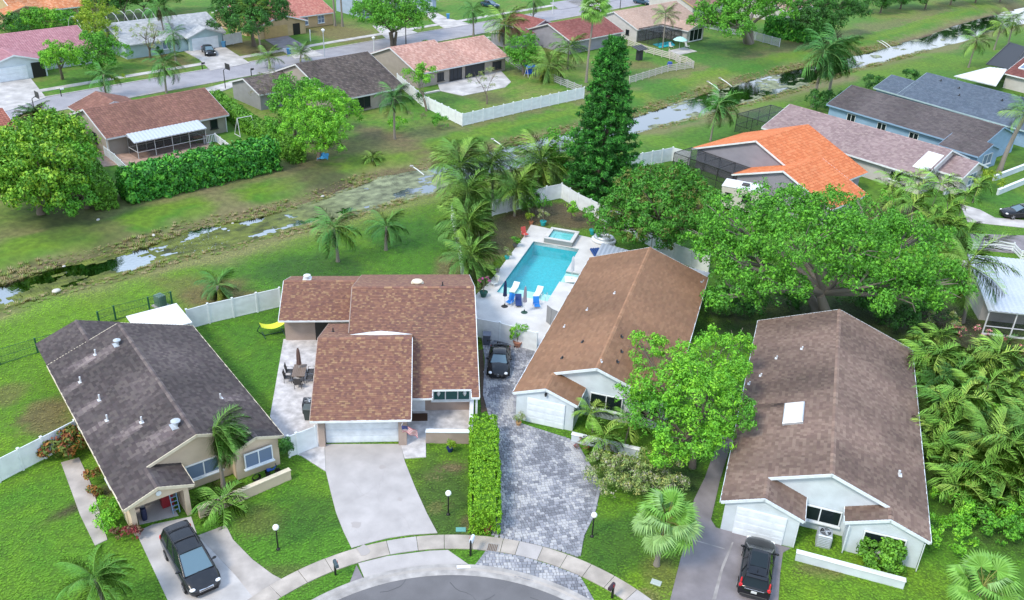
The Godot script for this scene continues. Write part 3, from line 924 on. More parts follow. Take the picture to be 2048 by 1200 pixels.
func garage_door(h: Node3D, at: Vector3, w: float, hg: float, m: Material, turn := 0.0, cols := 4) -> void:
	var f := Geo.new()
	f.box(Vector3(0, hg / 2, 0), Vector3(w, hg, 0.04))
	var d := part("garage_door", f, m, h, "", turned(at, turn))
	for r in 4:
		var g := Geo.new()
		var y := hg * (r + 0.5) / 4
		g.box(Vector3(0, y, 0.03), Vector3(w, hg / 4 - 0.02, 0.03))
		for k in cols:
			g.box(Vector3(-w / 2 + w * (k + 0.5) / cols, y, 0.05), Vector3(w / cols - 0.16, hg / 4 - 0.16, 0.02))
		part("door_panel", g, m, d)


func door(h: Node3D, at: Vector3, w: float, hg: float, m: Material, turn := 0.0) -> void:
	var f := Geo.new()
	f.box(Vector3(0, hg / 2, 0), Vector3(w, hg, 0.08))
	for s in [-0.22, 0.22]:
		for y in [0.28, 0.72]: f.box(Vector3(s * w, hg * y, 0.045), Vector3(w * 0.34, hg * 0.32, 0.03))
	var o := part("door", f, m, h, "", turned(at, turn))
	var k := Geo.new()
	k.ball(Vector3(w * 0.42, hg * 0.47, 0.09), Vector3(0.04, 0.04, 0.04), 4, 6)
	part("door_handle", k, M.chrome, o)


func vent(h: Node3D, at: Vector3, r := 0.06, hg := 0.4, m := "aluminium", cap := false) -> void:
	var g := Geo.new()
	g.tube([at - Vector3(0, 0.2, 0), at + Vector3(0, hg, 0)], [r, r], 8)
	g.box(at + Vector3(0, 0.02, 0), Vector3(r * 5, 0.03, r * 5))
	if cap: g.lathe([Vector2(r * 2.2, hg - 0.05), Vector2(r * 2.2, hg + 0.02), Vector2(r * 0.6, hg + 0.12), Vector2(0.0, hg + 0.13)], 10, at)
	part("vent_pipe", g, M[m], h)


func low_wall(called: String, label: String, a: Vector3, b: Vector3, hg: float, m: Material, cap: Material, thick := 0.25) -> void:
	var t := thing(called, label, "wall", a)
	var d := b - a
	var basis := Basis(Vector3.UP, atan2(-d.z, d.x))
	var g := Geo.new()
	g.box(Vector3(0, hg / 2, 0), Vector3(d.length(), hg, thick))
	part("wall_body", g, m, t, "", Transform3D(basis, d / 2))
	var c := Geo.new()
	c.soft_box(Vector3(0, hg + 0.035, 0), Vector3(d.length() + 0.06, 0.07, thick + 0.1), 0.02)
	part("wall_cap", c, cap, t, "", Transform3D(basis, d / 2))


func blend_cols(base: Array, n: int, spread: float) -> Array:
	var out := []
	for i in n: out.append(shade(base[i % base.size()], spread))
	return out


# ---------------------------------------------------------------- the four houses on the cul-de-sac
func front_gable_house(h: Node3D, q: Dictionary) -> void:
	var he: float = q.he
	var k: float = q.pitch
	var xl: float = q.left
	var xr: float = q.right
	var xm := (xl + xr) / 2
	var hr := he + k * (xm - xl)
	var gr: float = q.garage_right
	var gm := (xl + gr) / 2
	var hg := he + k * (gm - xl)
	var zg: float = -q.garage_d
	var zm: float = -q.main_d
	var zb: float = -q.back
	var st: Dictionary = q.style
	var wm: Material = q.wall
	var fm: Material = q.fascia
	var ov: float = q.ov
	var cut := 0.14
	var rk := 0.28
	# walls
	var front := [Vector2(xl + ov, 0), Vector2(xr - ov, 0), Vector2(xr - ov, he + k * ov - cut), Vector2(xm, hr - cut), Vector2(xl + ov, he + k * ov - cut)]
	wall_prism(h, front, zb + rk, zm - rk, wm)
	var zw: float = zm - rk
	if not q.get("open_garage", false):
		wall_prism(h, [Vector2(xl + ov - 0.003, 0), Vector2(gr - ov, 0), Vector2(gr - ov, he + k * ov - cut), Vector2(gm, hg - cut), Vector2(xl + ov - 0.003, he + k * ov - cut)], zw - 0.1, zg - 0.12, wm)
	# roof: the left slope covers garage and house in one sheet
	roof_plane(h, [Vector3(xl, he, zb), Vector3(xl, he, zg), Vector3(gm, hg, zg), Vector3(gm, hg, zm), Vector3(xm, hr, zm), Vector3(xm, hr, zb)], st, q.get("streaks_left", []))
	roof_plane(h, [Vector3(gr, he, zg), Vector3(gr, he, zw), Vector3(gm, hg, zw), Vector3(gm, hg, zg)], st)
	if q.has("wing_left"):
		var wl: float = q.wing_left
		var zz: float = -q.wing_d
		var wx := (wl + xr) / 2
		var hw := he + k * (xr - wx)
		wall_prism(h, [Vector2(wl + ov, 0), Vector2(xr - ov + 0.003, 0), Vector2(xr - ov + 0.003, he + k * ov - cut), Vector2(wx, hw - cut), Vector2(wl + ov, he + k * ov - cut)], zw - 0.1, zz - 0.12, wm)
		roof_plane(h, [Vector3(xr, he, zz), Vector3(xr, he, zb if not q.has("right_back") else -q.right_back), Vector3(xm, hr, zb if not q.has("right_back") else -q.right_back), Vector3(xm, hr, zm), Vector3(wx, hw, zm), Vector3(wx, hw, zz)], st, q.get("streaks_right", []))
		roof_plane(h, [Vector3(wl, he, zw), Vector3(wl, he, zz), Vector3(wx, hw, zz), Vector3(wx, hw, zw)], st)
		board(h, Vector3(wl, he, zz + 0.03), Vector3(wx, hw, zz + 0.03), fm)
		board(h, Vector3(wx, hw, zz + 0.03), Vector3(xr, he, zz + 0.03), fm)
		board(h, Vector3(wl - 0.03, he, zz), Vector3(wl - 0.03, he, zw), fm, 0.15)
		board(h, Vector3(xm, hr, zm + 0.03), Vector3(wx, hw, zm + 0.03), fm)
		board(h, Vector3(xr + 0.03, he, zz), Vector3(xr + 0.03, he, zb), fm, 0.16)
		ridge_cap(h, Vector3(wx, hw, zz), Vector3(wx, hw, zm), st)
	else:
		roof_plane(h, [Vector3(xr, he, zm), Vector3(xr, he, zb), Vector3(xm, hr, zb), Vector3(xm, hr, zm)], st, q.get("streaks_right", []))
		board(h, Vector3(xm, hr, zm + 0.03), Vector3(xr, he, zm + 0.03), fm)
		board(h, Vector3(xr + 0.03, he, zm), Vector3(xr + 0.03, he, zb), fm, 0.16)
	board(h, Vector3(xl, he, zg + 0.03), Vector3(gm, hg, zg + 0.03), fm)
	board(h, Vector3(gm, hg, zg + 0.03), Vector3(gr, he, zg + 0.03), fm)
	board(h, Vector3(gm + 0.02, hg + 0.05, zm + 0.03), Vector3(xm, hr, zm + 0.03), fm)
	board(h, Vector3(xl - 0.03, he, zg), Vector3(xl - 0.03, he, zb), fm, 0.16)
	board(h, Vector3(gr + 0.03, he, zg), Vector3(gr + 0.03, he, zw), fm, 0.15)
	board(h, Vector3(xl, he, zb - 0.03), Vector3(xm, hr, zb - 0.03), fm)
	board(h, Vector3(xm, hr, zb - 0.03), Vector3(xr, he, zb - 0.03), fm)
	ridge_cap(h, Vector3(xm, hr, zm), Vector3(xm, hr, zb), st)
	ridge_cap(h, Vector3(gm, hg, zg), Vector3(gm, hg, zm), st)


func build_near_houses() -> void:
	var turn1 := deg_to_rad(37.8)
	# 1: cream house with the dark roof and the open garage
	var dark := {"cols": [Color(0.077, 0.0614, 0.0616), Color(0.0956, 0.078, 0.0771), Color(0.0643, 0.0508, 0.0514), Color(0.111, 0.0921, 0.0863)], "course": 0.22, "tab": 0.3, "stain": 0.28, "ridge": 1.7}
	var a := thing("cream_house", "cream single storey house with dark charcoal brown roof and open garage", "house", Vector3(-23.14, 0, -40.89), turn1)
	front_gable_house(a, {"he": 2.3, "pitch": 0.36, "left": 0.25, "right": 10.85, "garage_right": 4.4, "garage_d": -1.4, "main_d": 0.75, "back": 17.2, "wing_left": 7.2, "wing_d": 0.12, "ov": 0.35, "style": dark, "wall": M.cream_wall, "fascia": M.cream_fascia, "open_garage": true,
		"streaks_left": [[Vector3(1.55, 2.8, -12.9), 2.0, 0.45, 1.65], [Vector3(2.0, 2.9, -9.7), 2.4, 0.45, 1.80], [Vector3(1.8, 2.9, -7.2), 2.2, 0.39, 1.50], [Vector3(3.2, 3.3, -15.0), 3.2, 0.52, 1.95], [Vector3(4.7, 3.9, -14.6), 3.4, 0.59, 1.80], [Vector3(4.9, 3.97, -2.6), 3.8, 0.65, 1.80], [Vector3(3.4, 3.45, -4.9), 3.0, 0.52, 1.95], [Vector3(5.4, 4.1, -9.0), 2.5, 2.08, 0.75]], "streaks_right": [[Vector3(8.7, 3.05, -5.3), 2.2, 0.45, 1.65], [Vector3(6.2, 4.2, -12.0), 3.5, 3.25, 0.52]]})
	# open garage: side walls, back wall and gable above the opening
	for x in [[0.6, 0.9], [3.75, 4.05]]:
		wall_prism(a, [Vector2(x[0], 0), Vector2(x[1], 0), Vector2(x[1], 2.28), Vector2(x[0], 2.28)], -0.3, 1.26, M.cream_wall)
	wall_prism(a, [Vector2(0.6, 2.06), Vector2(4.05, 2.06), Vector2(4.05, 2.3), Vector2(2.325, 2.88), Vector2(0.6, 2.3)], 1.06, 1.27, M.cream_wall)
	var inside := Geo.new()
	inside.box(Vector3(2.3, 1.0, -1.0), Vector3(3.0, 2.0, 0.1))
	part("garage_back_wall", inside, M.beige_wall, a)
	var gable_dot := Geo.new()
	gable_dot.tube([Vector3(2.33, 2.5, 1.26), Vector3(2.33, 2.5, 1.33)], [0.17, 0.17], 10)
	part("gable_ornament", gable_dot, M.vinyl, a)
	# rear wing on the left
	roof_plane(a, [Vector3(0.25, 2.3, -20.8), Vector3(0.25, 2.3, -17.2), Vector3(3.3, 3.4, -17.0), Vector3(3.3, 3.4, -20.8)], dark)
	roof_plane(a, [Vector3(6.3, 2.3, -17.2), Vector3(6.3, 2.3, -20.8), Vector3(3.3, 3.4, -20.8), Vector3(3.3, 3.4, -16.9)], dark)
	ridge_cap(a, Vector3(3.3, 3.4, -17.0), Vector3(3.3, 3.4, -20.8), dark)
	wall_prism(a, [Vector2(0.6, 0), Vector2(5.95, 0), Vector2(5.95, 2.28), Vector2(3.3, 3.22), Vector2(0.6, 2.28)], -20.5, -16.8, M.cream_wall)
	var lanai := Geo.new()
	lanai.box(Vector3(8.95, 2.42, -19.3), Vector3(4.0, 0.1, 3.7))
	part("flat_roof", lanai, M.rubber_membrane, a)
	var lanai_wall := Geo.new()
	lanai_wall.box(Vector3(8.9, 1.2, -19.2), Vector3(3.7, 2.36, 3.3))
	part("lanai_screen", lanai_wall, M.screen, a)
	window(a, Vector3(5.75, 1.35, -0.98), 2.3, 1.15, 0, 2, "blue_glass")
	window(a, Vector3(9.0, 1.45, 0.03), 1.9, 1.15, 0, 2, "blue_glass")
	for p in [[1.25, -12.9], [1.7, -9.7], [1.5, -7.2], [2.9, -15.0]]:
		vent(a, Vector3(p[0] + 0.3, 2.3 + 0.36 * (p[0] + 0.05), p[1]), 0.06, 0.45, "white_metal")
	vent(a, Vector3(4.7, 3.9, -14.6), 0.12, 0.4, "aluminium", true)
	vent(a, Vector3(4.9, 3.97, -2.6), 0.14, 0.4, "aluminium", true)
	vent(a, Vector3(3.4, 3.45, -4.9), 0.06, 0.45, "white_metal")
	vent(a, Vector3(8.7, 3.05, -5.3), 0.06, 0.4, "white_metal")
	for z in [-10.0, -3.5]: window(a, Vector3(0.58, 1.3, z), 1.2, 1.0, -PI / 2, 2, "glass")
	door(a, Vector3(0.58, 0.05, -0.2), 0.9, 2.05, M.cream_fascia, -PI / 2)

	# 2: the main house, stepped saltbox roofs in mottled brown shingles
	var brown := {"cols": [Color(0.244, 0.119, 0.0834), Color(0.274, 0.136, 0.0928), Color(0.211, 0.102, 0.0786), Color(0.313, 0.167, 0.104), Color(0.248, 0.124, 0.0865), Color(0.365, 0.222, 0.126), Color(0.201, 0.0983, 0.0786), Color(0.263, 0.13, 0.0905)], "course": 0.15, "tab": 0.21, "stain": 0.05, "ridge": 1.15}
	var b := thing("main_house", "taupe house with mottled reddish brown stepped shingle roofs and wide white garage door", "house", Vector3(-12.79, 0, -49.47), deg_to_rad(5.8))
	# garage wing
	var hg := 5.05
	roof_plane(b, [Vector3(-0.42, 2.5, 0.4), Vector3(6.3, 2.5, 0.4), Vector3(6.3, hg, -6.15), Vector3(-0.42, hg, -6.15)], brown)
	roof_plane(b, [Vector3(6.3, 4.52, -7.48), Vector3(1.65, 4.52, -7.48), Vector3(1.65, 2.5, -12.6), Vector3(-0.42, 2.5, -12.6), Vector3(-0.42, hg, -6.15), Vector3(6.3, hg, -6.15)], brown)
	ridge_cap(b, Vector3(-0.42, hg, -6.15), Vector3(6.3, hg, -6.15), brown)
	wall_prism(b, [Vector2(0.56, 0), Vector2(12.2, 0), Vector2(12.2, 2.48), Vector2(6.15, hg - 0.15), Vector2(0.56, 2.7)], 0.0, 5.98, M.taupe_wall, true)
	# columns and lintel round the garage door
	for x in [[0.0, 0.42], [5.42, 5.98]]:
		var col := Geo.new()
		col.box(Vector3((x[0] + x[1]) / 2, 1.2, -0.27), Vector3(x[1] - x[0], 2.4, 0.54))
		part("column", col, M.taupe_wall, b)
	garage_door(b, Vector3(2.92, 0.02, -0.5), 4.95, 2.25, M.garage_white, 0, 8)
	var lint := Geo.new()
	lint.box(Vector3(2.92, 2.33, -0.3), Vector3(5.0, 0.12, 0.5))
	part("lintel", lint, M.taupe_wall, b)
	# main block
	var hm := 6.22
	roof_plane(b, [Vector3(6.3, 2.42, -2.2), Vector3(7.76, 2.42, -2.2), Vector3(7.76, 2.68, -2.85), Vector3(10.5, 2.68, -2.85), Vector3(10.5, 2.42, -2.2), Vector3(11.06, 2.42, -2.2), Vector3(11.06, hm, -11.8), Vector3(1.65, hm, -11.8), Vector3(1.65, 4.52, -7.48), Vector3(6.3, 4.52, -7.48)], brown)
	roof_plane(b, [Vector3(11.06, 2.5, -21.2), Vector3(1.65, 2.5, -21.2), Vector3(1.65, hm, -11.8), Vector3(11.06, hm, -11.8)], brown)
	ridge_cap(b, Vector3(1.65, hm, -11.8), Vector3(11.06, hm, -11.8), brown)
	wall_prism(b, [Vector2(4.05, 0), Vector2(20.8, 0), Vector2(20.8, 2.5), Vector2(11.8, hm - 0.15), Vector2(4.05, 2.98)], 1.75, 10.8, M.taupe_wall, true)
	# left wing
	roof_plane(b, [Vector3(-4.45, 2.42, -13.3), Vector3(1.63, 2.42, -13.3), Vector3(1.63, 4.0, -17.2), Vector3(-4.45, 4.0, -17.2)], brown)
	roof_plane(b, [Vector3(1.63, 2.42, -21.1), Vector3(-4.45, 2.42, -21.1), Vector3(-4.45, 4.0, -17.2), Vector3(1.63, 4.0, -17.2)], brown)
	ridge_cap(b, Vector3(-4.45, 4.0, -17.2), Vector3(1.63, 4.0, -17.2), brown)
	wall_prism(b, [Vector2(14.25, 0), Vector2(20.7, 0), Vector2(20.7, 2.42), Vector2(17.2, 3.85), Vector2(14.25, 2.66)], -4.2, 1.74, M.taupe_wall, true)
	# white cricket where the garage roof meets the main roof
	var cr := Geo.new()
	var ridge_a := Vector3(4.0, 4.66, -7.12)
	var ridge_b := Vector3(4.0, 4.66, -7.88)
	cr.tri(Vector3(1.68, 4.56, -7.45), ridge_a, ridge_b)
	cr.tri(Vector3(6.32, 4.56, -7.45), ridge_b, ridge_a)
	part("roof_cricket", cr, M.rubber_membrane, b)
	# boards
	board(b, Vector3(-0.45, 2.5, 0.43), Vector3(6.33, 2.5, 0.43), M.vinyl, 0.16)
	board(b, Vector3(6.33, 2.5, 0.4), Vector3(6.33, hg, -6.15), M.vinyl, 0.16)
	board(b, Vector3(-0.45, 2.5, 0.4), Vector3(-0.45, hg, -6.15), M.taupe_wall, 0.14)
	board(b, Vector3(-0.45, hg, -6.15), Vector3(-0.45, 2.5, -12.6), M.taupe_wall, 0.14)
	board(b, Vector3(6.34, 2.42, -2.17), Vector3(7.76, 2.42, -2.17), M.vinyl, 0.14)
	board(b, Vector3(10.5, 2.42, -2.17), Vector3(11.09, 2.42, -2.17), M.vinyl, 0.14)
	board(b, Vector3(7.76, 2.68, -2.82), Vector3(10.5, 2.68, -2.82), M.vinyl, 0.12)
	board(b, Vector3(7.76, 2.42, -2.2), Vector3(7.76, 2.68, -2.85), M.vinyl, 0.14)
	board(b, Vector3(10.5, 2.42, -2.2), Vector3(10.5, 2.68, -2.85), M.vinyl, 0.14)
	board(b, Vector3(11.09, 2.42, -2.2), Vector3(11.09, hm, -11.8), M.vinyl, 0.14)
	board(b, Vector3(11.09, hm, -11.8), Vector3(11.09, 2.5, -21.2), M.vinyl, 0.14)
	board(b, Vector3(1.62, 4.6, -7.6), Vector3(1.62, hm, -11.8), M.taupe_wall, 0.14)
	board(b, Vector3(1.62, hm, -11.8), Vector3(1.62, 2.5, -21.2), M.taupe_wall, 0.14)
	board(b, Vector3(-4.48, 2.42, -13.27), Vector3(1.6, 2.42, -13.27), M.vinyl, 0.14)
	board(b, Vector3(-4.48, 2.42, -13.3), Vector3(-4.48, 4.0, -17.2), M.vinyl, 0.14)
	board(b, Vector3(-4.48, 4.0, -17.2), Vector3(-4.48, 2.42, -21.1), M.vinyl, 0.14)
	window(b, Vector3(9.15, 1.75, -4.02), 2.7, 1.5, 0, 3, "teal_glass")
	var trim := Geo.new()
	for y in [0.94, 2.56]: trim.box(Vector3(9.15, y, -3.99), Vector3(3.0, 0.16, 0.08))
	for x in [7.73, 10.57]: trim.box(Vector3(x, 1.75, -3.99), Vector3(0.16, 1.46, 0.078))
	part("window_trim", trim, M.vinyl, b)
	# the two lantern-shaped ornaments hanging in the window
	for x in [8.2, 10.1]:
		var lan := Geo.new()
		lan.lathe([Vector2(0.0, -0.35), Vector2(0.05, -0.3), Vector2(0.14, -0.12), Vector2(0.12, 0.02), Vector2(0.03, 0.12), Vector2(0.02, 0.45)], 8, Vector3(x, 1.75, -3.9))
		part("window_ornament", lan, M.vinyl, b)
	door(b, Vector3(6.75, 0.08, -4.0), 0.95, 2.1, M.garage_white)
	var mat_ := Geo.new()
	mat_.box(Vector3(6.75, 0.1, -3.2), Vector3(1.3, 0.03, 0.9))
	part("door_mat", mat_, mat("door_mat", Color(0.07, 0.035, 0.02), 0.95), b)
	for p in [[11.0, -2.6]]:
		var post := Geo.new()
		post.box(Vector3(p[0] - 0.1, 1.2, p[1]), Vector3(0.14, 2.4, 0.14))
		part("porch_post", post, M.vinyl, b)
	# dark archway at the back of the patio
	var arch := Geo.new()
	var ap := PackedVector3Array([Vector3(-1.75, 0, -14.2), Vector3(-0.7, 0, -14.2)])
	for i in 9: ap.append(Vector3(-1.225 + 0.525 * cos(PI * i / 8.0), 1.6 + 0.5 * sin(PI * i / 8.0), -14.2))
	arch.slab(ap, Vector3(0, 0, 0.08))
	part("archway", arch, M.black, b)
	vent(b, Vector3(-2.6, 3.95, -17.7), 0.14, 0.3, "white_metal", true)
	vent(b, Vector3(8.6, 6.0, -12.4), 0.05, 0.35, "dark_metal")
	vent(b, Vector3(0.35, 4.0, -8.8), 0.05, 0.35, "dark_metal")
	vent(b, Vector3(6.6, 5.4, -13.8), 0.2, 0.3, "cream_fascia", true)

	# 3: white house with the smooth brown roof
	var tan := {"cols": [Color(0.281, 0.151, 0.0839), Color(0.297, 0.16, 0.0894), Color(0.26, 0.14, 0.0784), Color(0.312, 0.174, 0.0989)], "course": 0.2, "tab": 0.5, "stain": 0.22, "ridge": 1.35}
	var c := thing("tan_roof_house", "white house with smooth tan brown roof beside the grey stone driveway", "house", Vector3(0.65, 0, -53.76), deg_to_rad(-16.5))
	front_gable_house(c, {"he": 2.33, "pitch": 0.37, "left": -0.28, "right": 10.75, "garage_right": 4.5, "garage_d": -0.08, "main_d": 2.06, "back": 23.8, "ov": 0.25, "style": tan, "wall": M.white_wall, "fascia": M.fascia})
	garage_door(c, Vector3(2.2, 0.02, 0.0), 2.8, 2.1, M.garage_white)
	window(c, Vector3(6.1, 1.5, -2.26), 2.4, 1.3, 0, 2)
	window(c, Vector3(9.2, 1.5, -2.26), 1.6, 1.3, 0, 2)
	var cam := Geo.new()
	cam.box(Vector3(2.15, 2.75, 0.06), Vector3(0.16, 0.12, 0.2))
	cam.ball(Vector3(2.15, 2.65, 0.12), Vector3(0.08, 0.08, 0.08), 5, 8)
	part("gable_lamp", cam, M.black, c)
	for p in [[3.9, -14.6], [2.2, -12.1], [1.0, -9.5], [5.3, -3.0]]:
		vent(c, Vector3(p[0], 2.33 + 0.37 * minf(p[0] + 0.28, 10.75 - p[0]), p[1]), 0.05, 0.22, "white_metal")
	for p in [[3.2, -6.4], [5.9, -7.4], [6.3, -5.5], [6.3, -4.0], [2.2, -4.2]]:
		vent(c, Vector3(p[0], 2.33 + 0.37 * minf(p[0] + 0.28, 10.75 - p[0]), p[1]), 0.06, 0.2, "dark_metal")

	# 4: white house on the right with the stained brown roof and a skylight
	var worn := {"cols": [Color(0.201, 0.136, 0.106), Color(0.226, 0.153, 0.121), Color(0.176, 0.116, 0.093), Color(0.256, 0.18, 0.14)], "course": 0.22, "tab": 0.3, "stain": 0.38, "ridge": 1.35}
	var d := thing("worn_roof_house", "white house with stained brown roof and one square skylight", "house", Vector3(13.37, 0, -43.15), deg_to_rad(-17.7))
	front_gable_house(d, {"he": 2.3, "pitch": 0.394, "left": -0.02, "right": 12.08, "garage_right": 4.97, "garage_d": -0.12, "main_d": 1.9, "back": 23.9, "wing_left": 7.25, "wing_d": 0.75, "ov": 0.3, "streaks_left": [[Vector3(2.9, 3.4, -10.3), 3.0, 0.33, -0.86], [Vector3(3.3, 3.6, -7.8), 0.9, 0.39, -0.69], [Vector3(1.6, 2.9, -8.4), 1.8, 2.08, -0.57], [Vector3(1.2, 2.8, -5.6), 1.2, 1.04, -0.52]], "streaks_right": [[Vector3(9.4, 3.3, -9.0), 1.8, 2.86, -0.57], [Vector3(10.6, 2.9, -15.0), 1.4, 3.90, -0.52], [Vector3(9.6, 3.2, -19.0), 2.2, 2.60, -0.34]], "style": worn, "wall": M.white_wall, "fascia": M.fascia})
	garage_door(d, Vector3(2.5, 0.02, 0.04), 3.0, 2.1, M.garage_white)
	window(d, Vector3(5.95, 1.3, -2.1), 2.5, 1.15, 0, 2)
	window(d, Vector3(9.65, 1.35, -0.8), 2.4, 1.3, 0, 2)
	# skylight
	var sl := Transform3D(Basis(Vector3.FORWARD, -atan(0.394)), Vector3(3.55, 2.3 + 0.394 * 3.57, -8.9))
	var fr := Geo.new()
	fr.soft_box(Vector3(0, 0.08, 0), Vector3(1.35, 0.26, 2.5), 0.03)
	var sk := part("skylight", fr, M.aluminium, d, "", sl)
	var pn := Geo.new()
	pn.soft_box(Vector3(0, 0.225, 0), Vector3(1.22, 0.03, 2.36), 0.01)
	part("pane", pn, mat("skylight_dome", Color(0.72, 0.74, 0.74), 0.25), sk)
	for p in [[1.9, -17.0], [1.0, -14.6], [0.3, -13.6], [0.9, -10.6], [3.6, -18.0]]:
		vent(d, Vector3(p[0], 2.3 + 0.394 * p[0], p[1]), 0.06, 0.25, "white_metal")
	vent(d, Vector3(10.3, 2.3 + 0.394 * 1.75, -5.7), 0.08, 0.35, "white_metal")
	for q in [[4.7, 0.02], [7.55, -0.6], [11.78, -0.6]]:
		var pipe := Geo.new()
		pipe.tube([Vector3(q[0], 0.05, q[1]), Vector3(q[0], 2.2, q[1])], [0.035, 0.035], 6)
		part("downpipe", pipe, M.fascia, d)


# ---------------------------------------------------------------- the houses beyond the canal and on the right
func style(cols: Array, course: float, tab: float, tile := false, stain := 0.25, ridge := 1.1) -> Dictionary:
	return {"cols": cols, "course": course, "tab": tab, "tile": tile, "stain": stain, "ridge": ridge}


func screen_room(called: String, label: String, at: Vector3, turn: float, sx: float, sz: float, hg: float, roofed: bool) -> void:
	# a screened cage: dark mesh panels between posts
	var t := thing(called, label, "screen enclosure", at, turn)
	var nx := maxi(2, int(sx / 2.2))
	var nz := maxi(1, int(sz / 2.2))
	for side in [[nx, 0.0, sz / 2, sx], [nx, 0.0, -sz / 2, sx], [nz, PI / 2, sx / 2, sz], [nz, -PI / 2, sx / 2, sz]]:
		for i in side[0]:
			var w: float = side[3] / side[0]
			var b := Basis(Vector3.UP, side[1])
			var p: Vector3 = b * Vector3(-side[3] / 2 + w * (i + 0.5), hg / 2, side[2])
			var g := Geo.new()
			g.box(Vector3.ZERO, Vector3(w - 0.06, hg - 0.06, 0.02))
			part("screen_panel", g, M.screen_net, t, "", Transform3D(b, p))
			var f := Geo.new()
			f.box(Vector3(-w / 2, 0, 0), Vector3(0.06, hg, 0.06)); f.box(Vector3(0, -hg * 0.1, 0), Vector3(w - 0.06, 0.05, 0.05)); f.box(Vector3(0, hg / 2, 0), Vector3(w, 0.06, 0.06))
			part("frame", f, M.dark_metal if not roofed else M.white_metal, t, "", Transform3D(b, p))
	if not roofed:
		for i in nx + 1:
			var g := Geo.new()
			g.box(Vector3(-sx / 2 + sx * i / nx, hg, 0), Vector3(0.06, 0.06, sz))
			part("roof_beam", g, M.dark_metal, t)
		var n := Geo.new()
		n.box(Vector3(0, hg + 0.05, 0), Vector3(sx, 0.02, sz))
		part("roof_screen", n, M.screen_net, t)


func rib_roof(h: Node3D, a: Vector3, b: Vector3, c: Vector3, d: Vector3, step: float, m: Material, called := "patio_roof") -> void:
	# corrugated sheet a-b (upper edge) to d-c (lower edge), ribs running down
	var g := Geo.new()
	var n := int(a.distance_to(b) / step)
	var up := (b - a).cross(d - a).normalized()
	if up.y < 0: up = -up
	for i in n:
		var k0 := float(i) / n
		var k1 := (i + 0.5) / n
		var k2 := (i + 1.0) / n
		var r := up * 0.05
		g.quad(d.lerp(c, k0), d.lerp(c, k1) + r, a.lerp(b, k1) + r, a.lerp(b, k0))
		g.quad(d.lerp(c, k1) + r, d.lerp(c, k2), a.lerp(b, k2), a.lerp(b, k1) + r)
	var edge := Geo.new()
	edge.slab(PackedVector3Array([d, c, b, a]), up * 0.1)
	var o := part(called, edge, m, h)
	part("roof_ribs", g, m, o, "stuff")


